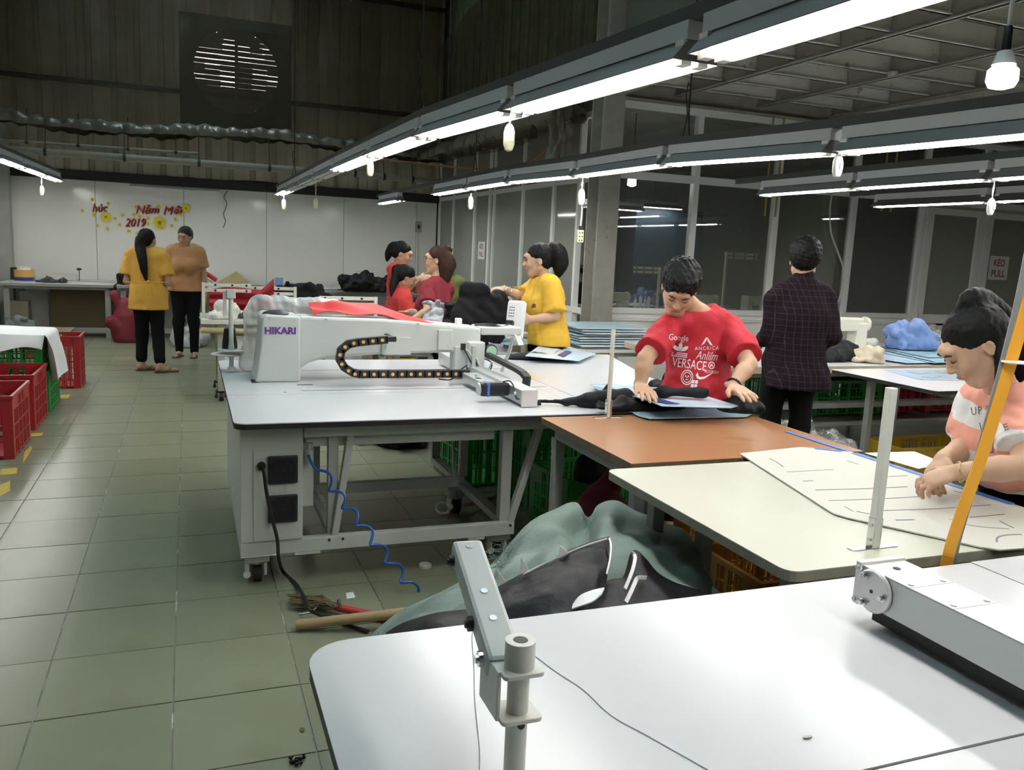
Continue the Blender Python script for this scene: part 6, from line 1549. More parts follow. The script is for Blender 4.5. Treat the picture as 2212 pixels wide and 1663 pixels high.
heap('dark_garment_heap', 'dark garments piled on the far table behind the second pane', 'garments', (7.2, 11.5, .752), (.5, .3, .35), M_greycloth, 152, 16, .03, .02, 16)
heap('red_cloth_heap', 'dark red cloth behind the pane next to the double door', 'cloth', (9.1, 9.6, .752), (.40, .25, .42), mat('dark_red_cloth', (.22, .02, .03), .8), 153, 10, .025, .01, 14)
inner_table(8.6, 9.9, 9.2, 10.0, 'sewing table with red cloth behind the last pane')
board('sewing_template', 'pale blue template leaning inside the glass beside the door', [(8.86, 9.24, .755), (9.22, 9.24, .755), (9.19, 9.36, 1.06), (8.84, 9.36, 1.03)], M_tmpl2, .004)
for k, (px, py) in enumerate(((1365, 394), )):
    p = YP(px, py, 8.6); t = thing('led_bulb', 'lit white bulb seen through the first upper pane', 'lamp', p)
    MB().lathe([(.02, .06), (.045, .05), (.05, -.03), (.02, -.045)], p, 14).build('globe', M_bulb, t, smooth=True); MB().cyl(p + V((0, 0, .06)), V((p.x, p.y, 3.06)), .006, 6).build('cable', M_blackcord, t)
fixture((5.2, 11.0, 2.15), (6.3, 11.1, 2.15), 'lit tube light inside the room behind the first pane'); fixture((9.3, 9.6, 2.2), (9.3, 10.8, 2.2), 'lit tube light inside the room behind the fourth pane'); fixture((6.6, 12.4, 2.3), (7.8, 12.4, 2.3), 'lit tube light deep in the room behind the second pane'); fixture((5.0, 9.9, 2.5), (5.0, 11.1, 2.5), 'high lit tube light in the room behind the first pane')  # fourth-pane fixture added to brighten the side wall of the room
for c_ in ((5.75, 11.05), (9.3, 10.2), (7.2, 12.4), (5.0, 10.5)): tag(MB().cyl((c_[0], c_[1], 2.25), (c_[0], c_[1], 3.06), .006, 6).build('lamp_hanger', M_dark), 'thin hanger rod of a tube light inside the glass room, %s' % {5.75: 'left', 9.3: 'right', 7.2: 'deepest', 5.0: 'of the highest light'}[c_[0]], 'rod')
p = YP(1850, 495, 9.5); bx('wall_shelf_board', 'pale narrow strip seen through the fourth pane, upper', 'shelf', p.x, p.x + .45, 9.5, 9.53, p.z + .10, p.z + .16, M_white); bx('wall_shelf_board', 'pale narrow strip seen through the fourth pane, lower', 'shelf', p.x, p.x + .45, 9.5, 9.53, p.z - .10, p.z - .04, M_white)
tag(MB().tube(catmull([YP(x, y, 8.0) for x, y in ((1803, 395), (1800, 405), (1793, 450), (1795, 500), (1810, 545), (1822, 585), (1815, 640), (1800, 670))], 6), .010, 6).build('white_cable', M_cord, smooth=True), 'white cable hanging in a curve before the glass partition', 'cable')
# ================================================================== PEOPLE
from mathutils.bvhtree import BVHTree
A = lambda v: np.array(v, float)
def nrm(v): v = A(v); return v / np.linalg.norm(v)
UPZ = A((0, 0, 1))
M_skin = mat('skin', (.52, .32, .21), .5); M_skin2 = mat('skin_tan', (.44, .26, .17), .5)
M_hair = mat('black_hair', (.006, .0055, .0055), .55, spec=.18, bump=(160, .3, .004)); M_hairb = mat('brown_hair', (.040, .016, .010), .6, spec=.2, bump=(160, .3, .004))
M_lip = mat('lips', (.35, .12, .10), .4); M_lash = mat('brow_hair', (.02, .014, .012), .6)
M_trous = mat('black_trousers', (.006, .006, .007), .85, spec=.15); M_sole = mat('brown_sandal', (.09, .05, .03), .6)
def hand_ops(s, w, d, n, th, k=1.0, curl=.35, spread=.10, curls=None):
    """palm, four fingers and thumb; d along the hand, n out of the palm, th towards the thumb"""
    d = nrm(d); n = A(n); n = nrm(n - d * (n @ d)); th = A(th); th = nrm(th - d * (th @ d) - n * (th @ n)); w = A(w)
    s.cone(w - d * .02 * k, w + d * .045 * k, .027 * k, .036 * k, k=.012, flat=(n, .52)); s.cone(w + d * .045 * k + th * .012 * k, w + d * .078 * k + th * .012 * k, .026 * k, .024 * k, k=.012, flat=(n, .48)); s.cone(w + d * .045 * k - th * .014 * k, w + d * .072 * k - th * .016 * k, .024 * k, .022 * k, k=.012, flat=(n, .48))
    base = (.031, .011, -.010, -.029); L = (.070, .078, .072, .056); r = (.0092, .0095, .0090, .0080)
    for i in range(4):
        c = curls[i] if curls else curl
        b = w + d * (.083 - (.008 if i == 3 else 0)) * k + th * base[i] * k; sp = th * spread * (1.5 - i) / 1.5
        d1 = nrm(d * math.cos(c * .8) + n * math.sin(c * .8) + sp); d2 = nrm(d * math.cos(c * 1.9) + n * math.sin(c * 1.9) + sp * .7); d3 = nrm(d * math.cos(c * 2.7) + n * math.sin(c * 2.7) + sp * .5)
        l = L[i] * k; p1 = b + d1 * l * .45; p2 = p1 + d2 * l * .32; p3 = p2 + d3 * l * .23
        s.cone(b - d * .014 * k, p1, r[i] * 1.08 * k, r[i] * k, k=.004).cone(p1, p2, r[i] * k, r[i] * .94 * k, k=.003).cone(p2, p3, r[i] * .94 * k, r[i] * .78 * k, k=.003)
    tb = w + d * .022 * k + th * .026 * k; t1 = tb + nrm(th * .80 + d * .62 + n * .25) * .040 * k; t2 = t1 + nrm(th * .35 + d * .9 + n * .30) * .030 * k
    s.cone(tb, t1, .0145 * k, .0115 * k, k=.010).cone(t1, t2, .0112 * k, .0088 * k, k=.003)
def head_ops(s, c, R, k=1.0, ears=True, male=False):
    """R columns: right, forward, up"""
    P = lambda x, y, z: A(c) + R @ (A((x, y, z)) * k)
    E = lambda x, y, z, a, b, d, kk=.02, mode='add': s.ell(P(x, y, z), (a*k, b*k, d*k), R, kk, mode)
    E(0, -.016, .034, .074, .090, .080); E(0, .030, .0, .062, .062, .066, .03); E(0, .040, -.045, .050, .050, .055, .03)
    s.cone(P(-.018, .064, -.098), P(.018, .064, -.098), .020 * k, k=.025)
    s.cone(P(-.05, .0, -.055), P(-.022, .055, -.092), .018 * k, .016 * k, k=.03).cone(P(.05, .0, -.055), P(.022, .055, -.092), .018 * k, .016 * k, k=.03)
    E(-.034, .068, -.022, .022, .020, .022, .02); E(.034, .068, -.022, .022, .020, .022, .02)           # cheeks
    E(0, .084, .040, .045, .016, .018, .02)                                                              # brow
    for sx in (-1, 1): E(sx * .031, .099, .012, .017, .013, .010, .012, 'sub')
    s.cone(P(0, .090, .014), P(0, .108, -.022), .0075 * k, .0115 * k, k=.010); s.cone(P(-.011, .100, -.026), P(.011, .100, -.026), .008 * k, k=.006)
    s.cone(P(-.017, .090, -.054), P(.017, .090, -.054), .0075 * k, k=.008); s.cone(P(-.013, .089, -.064), P(.013, .089, -.064), .0075 * k, k=.006)
    if ears:
        for sx in (-1, 1): E(sx * .076, -.008, -.006, .009, .019, .031, .006); E(sx * .082, -.004, -.004, .005, .010, .018, .004, 'sub')
def face_bits(t, c, R, k=1.0, closed=False):
    P = lambda x, y, z: V(A(c) + R @ (A((x, y, z)) * k)); u, f, w_ = [V(R[:, i]) for i in range(3)]
    def strip(nm, pts, r, m): MB().tube([P(*p) for p in pts], [r * .5 * k] + [r * k] * (len(pts) - 2) + [r * .5 * k], 6).build(nm, m, t, smooth=True)
    for sx in (-1, 1):
        strip('eyebrow', [(sx * .014, .1005, .030), (sx * .030, .0995, .036), (sx * .047, .088, .031)], .0038, M_lash)
        if closed: strip('eye', [(sx * .017, .0935, .009), (sx * .031, .0945, .005), (sx * .045, .086, .009)], .0028, M_lash)
        else:
            strip('eye', [(sx * .017, .092, .011), (sx * .031, .0935, .012), (sx * .045, .085, .011)], .0046, M_lash)
    strip('lips', [(-.022, .0935, -.058), (-.010, .0975, -.057), (.010, .0975, -.057), (.022, .0935, -.058)], .0058, M_lip)
def frame(F, U):
    F = nrm(F); U = A(U); U = nrm(U - F * (F @ U)); return np.stack([np.cross(F, U), F, U], 1)
def standing(x, y, h, F, sw=.165, female=True):
    """joints of an upright figure, arms hanging"""
    F = nrm((F[0], F[1], 0)); Rt = np.cross(F, UPZ); o = A((x, y, 0)); J = {}
    J['pelvis'] = o + UPZ * .54 * h; J['chest'] = o + UPZ * .715 * h + F * .005; J['neck'] = o + UPZ * .835 * h - F * .01; J['head'] = o + UPZ * (h - .125) + F * .015
    for n, sg in (('L', -1), ('R', 1)):
        J['sh' + n] = o + UPZ * .805 * h + Rt * sg * sw; J['el' + n] = J['sh' + n] - UPZ * .185 * h + Rt * sg * .035; J['wr' + n] = J['el' + n] - UPZ * .15 * h + F * .04 + Rt * sg * .01
        J['hip' + n] = o + UPZ * .50 * h + Rt * sg * .085; J['kn' + n] = o + UPZ * .275 * h + Rt * sg * .09 + F * .01; J['an' + n] = o + UPZ * .05 * h + Rt * sg * .09 - F * .015
        J['toe' + n] = J['an' + n] + F * .15 + Rt * sg * .02 - UPZ * (.05 * h - .018)
    return J, F, Rt
def mixp(a, b, t): return A(a) * (1 - t) + A(b) * t
def person(label, J, F, HR, skin, shirt, trous, hair, res=.011, hk=1.0, wide=1.0, hands=None, group=None, hem=None, sleeve=.62, loose=.0, neckline=.075, trouser_end=1.0, sandals=False, face=True, closed=False, sres=None, wr_amp=.006, seed=0, collar=False, ears=True, bust=0.0, handk=.95, armk=1.0, sleevek=1.0, extra_shirt=None):
    t = thing('person', label, 'person', (float(J['pelvis'][0]), float(J['pelvis'][1]), 0), group)
    allp = np.array([v for v in J.values()]); lo = allp.min(0) - .20; hi = allp.max(0) + .20; lo[2] = max(lo[2], -.01)
    F = nrm(F); Rt = np.cross(F, UPZ)
    # ---- body: one continuous surface
    s = SDF(lo, hi, res)
    def legs(s_, e, end=1.0, k_=.03):
        for n in 'LR':
            kn, an = J['kn' + n], mixp(J['kn' + n], J['an' + n], end)
            s_.cone(J['hip' + n], kn, .074 * wide + e, .050 * wide + e, k=k_); s_.cone(kn, an, .049 * wide + e, (.034 if end >= 1 else .040) * wide + e * (1.3 if end < 1 else 1), k=k_ * .7)
    mid = mixp(J['pelvis'], J['chest'], .45)
    def torso(s_, e, k_=.05):
        s_.cone(J['pelvis'], mid, .135 * wide + e, .118 * wide + e, k=k_, flat=(F, .70)); s_.cone(mid, J['chest'], .118 * wide + e, .140 * wide + e, k=k_, flat=(F, .68))
        s_.cone(J['chest'], mixp(J['chest'], J['neck'], .72), .140 * wide + e, .085 * wide + e, k=k_, flat=(F, .66))
        s_.cone(mixp(J['shL'], J['neck'], .25), mixp(J['shR'], J['neck'], .25), .052 * wide + e, k=k_)
        if bust:
            for sg in (-1, 1): s_.ell(mixp(J['chest'], J['pelvis'], .06) + F * (.075 * wide + e * .5) + Rt * sg * .062, (.058 + e, .05 + e, .058 + e), k=.04)
    torso(s, -.008); legs(s, -.006)
    s.cone(J['neck'] - UPZ * .02, A(J['head']) - HR[:, 2] * .05 * hk - HR[:, 1] * .012 * hk, .052 * wide ** .5, .047 * hk, k=.025)
    for n in 'LR':
        a, b, c = J['sh' + n], J['el' + n], J['wr' + n]
        s.cone(a, b, .046 * wide * armk, .036 * armk, k=.025); s.cone(b, mixp(b, c, .35), .036 * armk, .037 * armk, k=.012); s.cone(mixp(b, c, .35), c, .037 * armk, .0245 * armk, k=.012)
        if hands and n in hands: hand_ops(s, c, *hands[n][:3], k=handk, **(hands[n][3] if len(hands[n]) > 3 else {}))
        else: hand_ops(s, c, nrm(A(c) - A(b)), F * 0 + (Rt if n == 'L' else -Rt), F, k=handk)
        an, to = J['an' + n], J['toe' + n]; s.cone(an, mixp(an, to, .1) - UPZ * .03, .034, .032, k=.02); s.cone(mixp(an, to, 0) - UPZ * .045 - nrm(to - an) * .03, to, .028, .024, k=.03)
    head_ops(s, J['head'], HR, hk, ears)
    s.half((0, 0, .004), (0, 0, -1)); s.build('body', skin, t)
    if face: face_bits(t, J['head'], HR, hk, closed)
    # ---- trousers
    e0 = .012
    tr = SDF(np.minimum(lo, lo), (hi[0], hi[1], float(J['pelvis'][2]) + .22), res * 1.15)
    tr.cone(J['pelvis'] - UPZ * .02, J['pelvis'] + UPZ * .06, .142 * wide, .130 * wide, k=.04, flat=(F, .74)); legs(tr, e0, trouser_end, .05)
    tr.wrinkle(.0035, 30, seed + 5, 4, (1, 1, .5)); tr.half((0, 0, .012), (0, 0, -1)); tr.build('trousers', trous, t)
    # ---- shirt
    ss = SDF(lo, hi, sres or res); e = .014 + loose
    torso(ss, e)
    if hem is not None:
        hp = A(hem); ss.cone(J['pelvis'], hp, .145 * wide + e, .150 * wide + e * 1.5, k=.05, flat=(F, .72))
    for n in 'LR':
        a, b, c = A(J['sh' + n]), A(J['el' + n]), A(J['wr' + n])
        if sleeve <= 1: ss.cone(a, mixp(a, b, sleeve), (.050 * wide + e * .6) * sleevek, (.048 + e) * sleevek, k=.02, cut=True)
        else: ss.cone(a, b, .050 * wide + e * .6, .042 + e * .6, k=.025); ss.cone(b, mixp(b, c, sleeve - 1), .042 + e * .6, .034 + e * .6, k=.015, cut=True)
    if extra_shirt: extra_shirt(ss)
    ss.wrinkle(wr_amp * .45, 16, seed, 4, (1, 1, .45)); ss.wrinkle(wr_amp * .7, 26, seed + 1, 3, (1, 1, .35), ridge=True); ss.wrinkle(wr_amp * .25, 60, seed + 2, 3, ridge=True)
    ss.ell(A(J['neck']) + UPZ * .055 + F * .012, (neckline, neckline, .075), k=.012, mode='sub')
    if collar: ss.cone(A(J['neck']) + UPZ * .0, A(J['neck']) + UPZ * .035, .072, .066, k=.01)
    if hem is not None: ss.half(hem, (0, 0, -1) if not isinstance(hem, tuple) or len(hem) == 3 else hem[3])
    so = ss.build('shirt', shirt, t)
    hair(t, J, HR, hk, F, res)
    if sandals:
        for n in 'LR':
            an, to = A(J['an' + n]), A(J['toe' + n]); d = nrm(A((to[0] - an[0], to[1] - an[1], 0))); sd = np.cross(d, UPZ); hl = an - d * .06; tl = to + d * .035
            P = [hl - sd * .03, mixp(hl, tl, .4) - sd * .032, mixp(hl, tl, .8) - sd * .045, tl, mixp(hl, tl, .8) + sd * .045, mixp(hl, tl, .4) + sd * .032, hl + sd * .03]
            so_ = MB().prism([(p[0], p[1]) for p in reversed(P)], .0005, .014).build('sandal', M_sole, t)
            c0 = V(mixp(hl, tl, .82)); c0.z = .03
            for sg in (-1, 1): q = V(mixp(hl, tl, .45) + sd * .03 * sg); q.z = .012; md = (c0 + q) / 2; md.z = .05; MB().tube([c0, md, q], .005, 6).build('strap', M_sole, so_)
    return t, so
# ---- hair styles
def hair_cap(s, c, R, k, vol=1.0, face=True, back=0.0):
    P = lambda x, y, z: A(c) + R @ (A((x, y, z)) * k)
    s.ell(P(0, -.022, .040), A((.083, .097, .086)) * k * vol, R, .02); s.ell(P(0, -.055, -.005 - back), A((.072, .058, .070)) * k * vol, R, .03)
    if face:
        s.ell(P(0, .108, -.030), A((.070, .062, .078)) * k, R, .012, 'sub'); s.ell(P(0, .07, -.09), A((.09, .09, .075)) * k, R, .01, 'sub')
        for sx in (-1, 1): s.ell(P(sx * .085, .012, -.014), A((.022, .030, .036)) * k, R, .008, 'sub')
def hair_grid(c, lo, hi, h): return SDF(A(c) + A(lo), A(c) + A(hi), h)
def strands(s, amp=.0025, f=150, seed=0, aniso=(1, 1, .15)): s.wrinkle(amp, f, seed, 4, aniso, ridge=True)
def hair_tail(path, rad, m=None, cap_h=.009, vol=1.0, tie=None, extra=None, back=0, aniso=(1, 1, .12)):
    def fn(t, J, R, k, F, res):
        c = A(J['head']); pts = [c + R @ (A(p) * k) if len(p) == 3 and not isinstance(p, np.ndarray) else A(p) for p in path]
        allp = np.array(pts + [c]); s = SDF(allp.min(0) - .15, allp.max(0) + .15, cap_h)
        hair_cap(s, c, R, k, vol, True, back)
        P = catmull(pts, 4); n = len(P) - 1
        for i in range(n):
            a, b = i / n, (i + 1) / n
            ra = np.interp(a, np.linspace(0, 1, len(rad)), rad); rb = np.interp(b, np.linspace(0, 1, len(rad)), rad); s.cone(P[i], P[i+1], ra, rb, k=.012)
        if extra: extra(s, c, R, k)
        strands(s, .0022, 140, 3, aniso); o = s.build('hair', m or M_hair, t)
        if tie is not None:
            q = c + R @ (A(tie) * k); MB().lathe([(.018, -.008), (.026, -.008), (.026, .008), (.018, .008)], q, 14).build('hair_tie', M_edge, o)
    return fn
def hair_short(vol=1.03, h=.007, spikes=True):
    def fn(t, J, R, k, F, res):
        c = A(J['head']); s = SDF(c - .17, c + .17, h); P = lambda x, y, z: c + R @ (A((x, y, z)) * k)
        s.ell(P(0, -.018, .052), A((.083, .098, .082)) * k * vol, R, .02); s.ell(P(0, -.05, .01), A((.076, .060, .066)) * k * vol, R, .03)
        s.ell(P(0, .05, .105), A((.060, .055, .030)) * k, R, .03)
        s.ell(P(0, .112, -.006), A((.075, .062, .075)) * k, R, .012, 'sub'); s.ell(P(0, .05, -.085), A((.10, .105, .085)) * k, R, .01, 'sub')
        for sx in (-1, 1): s.ell(P(sx * .088, .004, -.012), A((.024, .036, .042)) * k, R, .008, 'sub')
        s.wrinkle(.004, 90, 4, 5, ridge=True); s.wrinkle(.002, 170, 6, 4, ridge=True); s.build('hair', M_hair, t)
    return fn
# ---- flat prints laid on clothing
def print_on(shirt, name, me2d, px, py, wpx, hpx, m, rot=0.0, parent=None, lift=.0022):
    """lay a flat 2D shape on the cloth where the photograph shows it"""
    bv = BVHTree.FromPolygons([v.co + worldloc(shirt) for v in shirt.data.vertices], [tuple(p.vertices) for p in shirt.data.polygons])
    xs_ = [v.co.x for v in me2d.vertices]; ys_ = [v.co.y for v in me2d.vertices]; cx, cy = (min(xs_) + max(xs_))/2, (min(ys_) + max(ys_))/2; sx, sy = wpx / (max(xs_) - min(xs_)), hpx / (max(ys_) - min(ys_))
    ca, sa = math.cos(rot), math.sin(rot); off = worldloc(shirt); o0 = V((0, 0, CAMH))
    for v in me2d.vertices:
        a, b = (v.co.x - cx) * sx, -(v.co.y - cy) * sy; d = V(ray(px + a*ca - b*sa, py + a*sa + b*ca)).normalized(); hit = bv.ray_cast(o0, d)
        if hit[0] is None: q = o0 + d * (off - o0).length
        else: q = hit[0] - d * lift
        v.co = q - off
    me2d.update(); ob = bpy.data.objects.new(name, me2d); COL.objects.link(ob); me2d.materials.append(m); ob.parent = shirt
    return ob
def poly2d(polys):
    me = bpy.data.meshes.new('print'); vs = []; fs = []
    for P in polys: fs.append(tuple(range(len(vs), len(vs) + len(P)))); vs += [(x, y, 0) for x, y in P]
    me.from_pydata(vs, [], fs); bm = bmesh.new(); bm.from_mesh(me); bmesh.ops.triangulate(bm, faces=bm.faces); bmesh.ops.subdivide_edges(bm, edges=bm.edges, cuts=1); bm.to_mesh(me); bm.free(); return me
M_print = mat('white_print', (.75, .72, .72), .7)
M_print2 = mat('dark_print', (.10, .09, .09), .7)

# ------------------------------------------------------------------ woman in the mustard blouse, back turned
J, F, Rt = standing(-.41, 9.95, 1.545, (.28, .96))
for n, sg in (('L', -1), ('R', 1)):
    J['el' + n] = J['sh' + n] - UPZ * .27 + Rt * sg * .05 - F * .02; J['wr' + n] = J['el' + n] + F * .20 - Rt * sg * .07 + UPZ * .02
J['knL'] += F * .04; J['anL'] += F * .02; J['anR'] = J['anR'] - F * .10 + Rt * .06; J['toeR'] = J['anR'] + nrm(F * .6 + Rt * .9) * .16 - UPZ * .055; J['toeL'] = J['anL'] + nrm(F * .6 + Rt * .9) * .16 - UPZ * .055
HR = frame((.50, .86, -.05), (0, 0, 1)); hz = YP(330, 668, 9.95).z
M_must = mat('mustard_blouse', (.60, .33, .045), .8)
pm, sh = person('woman in mustard blouse standing with her back to the camera', J, F, HR, M_skin2, M_must, M_trous, hair_tail([(0, -.09, .05), (0, -.125, .0), (.0, -.13, -.08), A((-.455, 9.80, 1.24)), A((-.44, 9.79, 1.12)), A((-.42, 9.80, 1.00))], (.035, .05, .05, .045, .035, .010), cap_h=.011), .012, 1.0, 1.06, hem=(J['pelvis'][0], J['pelvis'][1], hz), sleeve=.72, loose=.022, trouser_end=.82, sandals=True, seed=1, bust=.05)
tp_ = V((-.40, 9.70, YP(322, 608, 9.8).z))
MB().tube([tp_ + V((-.22, .03, -.01)), tp_ + V((-.1, 0, -.008)), tp_, tp_ + V((.1, 0, -.004)), tp_ + V((.20, .04, 0))], .006, 6).tube([tp_, tp_ + V((-.04, -.005, -.08)), tp_ + V((-.05, .0, -.17))], .006, 6).tube([tp_, tp_ + V((.03, -.005, -.07)), tp_ + V((.045, 0, -.15))], .006, 6).ball(tp_, .02, .015, .015).build('waist_tie', M_must, sh, smooth=True)
# ------------------------------------------------------------------ woman in the tan blouse
J, F, Rt = standing(-.03, 11.1, 1.60, (-.22, -.97))
J['elL'] = J['shL'] - UPZ * .29 + A((.05, 0, 0)); J['wrL'] = J['elL'] - UPZ * .23 + A((.01, -.03, 0)); J['wrR'] = J['elR'] + F * .18 - UPZ * .06
HR = frame((-.42, -.88, -.30), (0, -.25, 1))
person('woman in tan blouse facing the mustard blouse woman', J, F, HR, M_skin2, mat('tan_blouse', (.42, .21, .09), .75, noise=(9, .12)), M_trous, hair_tail([(.03, -.08, .03), (.06, -.11, -.03), (.07, -.12, -.09), (.07, -.10, -.14)], (.03, .04, .035, .012), mat('dark_brown_hair', (.022, .012, .010), .6, spec=.3), cap_h=.012), .013, 1.0, 1.08, hem=(J['pelvis'][0], J['pelvis'][1], YP(390, 628, 11.1).z), sleeve=.62, loose=.016, sandals=True, seed=2, bust=.05, closed=True)
# ------------------------------------------------------------------ standing woman in red
J, F, Rt = standing(1.97, 8.38, 1.545, (.80, -.45), .155)
J['head'] = A(DP(869, 548, 8.45)); J['neck'] = A(DP(857, 578, 8.48))
J['elR'] = J['shR'] - UPZ * .22 + F * .10; J['wrR'] = A(DP(905, 602, 8.3)); J['elL'] = J['shL'] - UPZ * .20 + F * .16; J['wrL'] = A(DP(912, 600, 8.5))
HR = frame((.86, -.35, -.38), (.2, -.1, 1))
person('woman in plain red top standing behind the seated girl', J, F, HR, M_skin, mat('red_tank', (.55, .03, .03), .75), M_trous, hair_tail([(0, -.08, .06), (0, -.125, .03), (0, -.13, -.05), (0.01, -.115, -.13)], (.03, .034, .036, .012), cap_h=.009), .0105, .97, .92, hem=(J['pelvis'][0], J['pelvis'][1], .74), sleeve=.30, loose=.006, seed=3, bust=.05, closed=True, hands={'R': (A((.9, -.2, .1)), A((0, .8, -.3)), A((0, .1, 1)), {'curl': .5}), 'L': (A((.9, .1, .1)), A((0, -.8, -.3)), A((0, .1, 1)), {'curl': .5})})
# ------------------------------------------------------------------ seated girl in red
def stool(x, y, h_, label):
    t = thing('stool', label, 'stool', (x, y, 0)); MB().prism(rounded(x - .16, x + .16, y - .16, y + .16, .03), h_ - .03, h_).build('seat', M_cyellow, t)
    for sx in (-1, 1):
        for sy in (-1, 1): MB().bar((x + sx * .15, y + sy * .15, 0), (x + sx * .12, y + sy * .12, h_ - .03), .03, .03).build('leg', M_leg, t)
def seated(x, y, F, seat, up, sw=.155):
    J, F, Rt = standing(x, y, 1.5, F, sw); dz = seat + .09 - .54 * 1.5
    for k in ('pelvis', 'chest', 'neck', 'head', 'shL', 'shR', 'elL', 'elR', 'wrL', 'wrR'): J[k] = J[k] + UPZ * (dz + (up if k not in ('pelvis',) else 0))
    for n, sg in (('L', -1), ('R', 1)):
        J['hip' + n] = A(J['pelvis']) + Rt * sg * .085 - UPZ * .03; J['kn' + n] = J['hip' + n] + F * .38 - UPZ * .0; J['an' + n] = A((J['kn' + n][0], J['kn' + n][1], .07)) + F * .02; J['toe' + n] = J['an' + n] + F * .15 - UPZ * .05
    return J, F, Rt
J, F, Rt = seated(1.86, 7.86, (.92, .15), .44, .03)
J['head'] = A(DP(876, 600, 8.0)); J['neck'] = A(DP(866, 628, 8.02)); J['shL'] = A(DP(868, 645, 8.15)); J['shR'] = A(DP(872, 650, 7.85)); J['chest'] = A(DP(862, 665, 8.0))
J['elR'] = A(DP(884, 688, 7.85)); J['wrR'] = A(DP(905, 672, 7.75)); J['elL'] = A(DP(892, 680, 8.1)); J['wrL'] = A(DP(915, 672, 8.0))
HR = frame((.88, -.02, -.48), (.4, 0, 1))
pm, sh = person('girl in printed red shirt sitting in profile with long ponytail', J, F, HR, M_skin2, mat('red_tee', (.50, .03, .025), .8), M_trous, hair_tail([(0, -.08, .06), (0, -.13, .03), A(DP(853, 603, 7.95)), A(DP(848, 620, 7.93)), A(DP(846, 640, 7.9))], (.025, .03, .034, .030, .008), cap_h=.009), .0105, .97, .95, hem=(J['pelvis'][0], J['pelvis'][1], .50), sleeve=.80, loose=.018, seed=4, closed=True)
stool(1.86, 7.86, .44, 'yellow topped stool under the seated girl in red')
print_on(sh, 'back_print', poly2d([[(0, 0), (.6, .1), (.9, .8), (.5, 1.4), (.1, 1.2)], [(.1, 1.6), (1, 1.7), (.9, 2.2), (.2, 2.3)]]), 838, 655, 16, 34, mat('purple_print', (.16, .05, .10), .8))
# ------------------------------------------------------------------ person in green behind
J, F, Rt = seated(2.58, 8.72, (-.15, -.95), .52, .10)
person('person in olive green shirt, mostly hidden behind the maroon shirt woman', J, F, frame((-.8, -.4, -.3), (0, 0, 1)), M_skin2, mat('olive_shirt', (.12, .14, .035), .8), M_trous, hair_short(h=.011), .014, .97, 1.05, hem=(J['pelvis'][0], J['pelvis'][1], .60), sleeve=.7, loose=.02, seed=5)
stool(2.58, 8.72, .52, 'yellow topped stool under the person in olive green')
# ------------------------------------------------------------------ woman in maroon
J, F, Rt = standing(2.02, 7.03, 1.545, (-.80, .52), .165)
J['head'] = A(DP(944, 562, 7.2)); J['neck'] = A(DP(945, 606, 7.2)); J['shL'] = A(DP(921, 628, 7.05)); J['shR'] = A(DP(966, 625, 7.35)); J['chest'] = A(DP(943, 655, 7.2))
J['elL'] = A(DP(925, 672, 6.95)); J['wrL'] = A(DP(892, 690, 6.9)); J['elR'] = J['shR'] - UPZ * .22 + F * .08; J['wrR'] = J['elR'] + F * .2
HR = frame((-.90, .42, -.05), (0, 0, 1))
def mar_extra(s, c, R, k):
    P = lambda x, y, z: c + R @ (A((x, y, z)) * k)
    s.ell(P(0, -.065, -.07), A((.085, .055, .11)) * k, R, .03); s.ell(P(0, -.06, -.15), A((.075, .045, .06)) * k, R, .03)
    s.ell(P(.0, -.085, .10), A((.04, .03, .03)) * k, R, .01); s.ell(P(.03, -.10, .085), A((.03, .03, .03)) * k, R, .01)
person('woman in maroon shirt with brown shoulder-length hair, seen from behind', J, F, HR, M_skin, mat('maroon_tee', (.22, .012, .025), .8), M_trous, hair_tail([(0, -.08, .02), (0, -.085, -.06), (0, -.07, -.16)], (.06, .065, .03), M_hairb, cap_h=.008, extra=mar_extra), .009, 1.0, 1.02, hem=(J['pelvis'][0], J['pelvis'][1], .72), sleeve=.62, loose=.008, seed=6, bust=.05, hands={'L': (A((-.7, -.1, -.5)), A((0, .5, -.8)), A((0, 1, 0)), {'curl': .5})})
gp = bpy.data.objects['person.005']
g0 = V(A(J['head']) + HR @ A((0, .10, .014)))
MB().lathe([(.020, -.001), (.022, -.001), (.022, .001), (.020, .001)], V(A(J['head']) + HR @ A((-.031, .108, .012))), 16, 'x').bar(V(A(J['head']) + HR @ A((-.055, .10, .014))), V(A(J['head']) + HR @ A((-.080, .0, .014))), .002, .003).build('glasses', M_chrome, gp)
# ------------------------------------------------------------------ young woman in yellow with a ponytail
D6 = 6.35
J, F, Rt = standing(2.60, 6.02, 1.60, (-.97, -.20), .15)
J['head'] = A(DP(1162, 562, D6)); J['neck'] = A(DP(1178, 600, D6 + .02)); J['chest'] = A(DP(1178, 650, D6 + .02)); J['pelvis'] = A(DP(1182, 745, D6 + .05))
J['shL'] = A(DP(1192, 622, D6 - .14)); J['shR'] = A(DP(1160, 618, D6 + .16)); J['elL'] = A(DP(1200, 683, D6 - .16)); J['wrL'] = A(DP(1146, 690, D6 - .20)); J['elR'] = A(DP(1128, 642, D6 + .10)); J['wrR'] = A(DP(1087, 624, D6 + .0))
HR = frame((-.93, .30, -.16), (-.1, 0, 1))
hpz = DP(1185, 744, D6)
def y_extra(ss):
    ss.cone(J['chest'], A((hpz.x, hpz.y, hpz.z)), .150, .168, k=.05, flat=(F, .85))
    a, b = A(J['shL']), A(J['elL']); ss.cone(a, mixp(a, b, .86), .062, .088, k=.02, cut=True)
    a, b = A(J['shR']), A(J['elR']); ss.cone(a, mixp(a, b, .75), .058, .070, k=.02, cut=True)
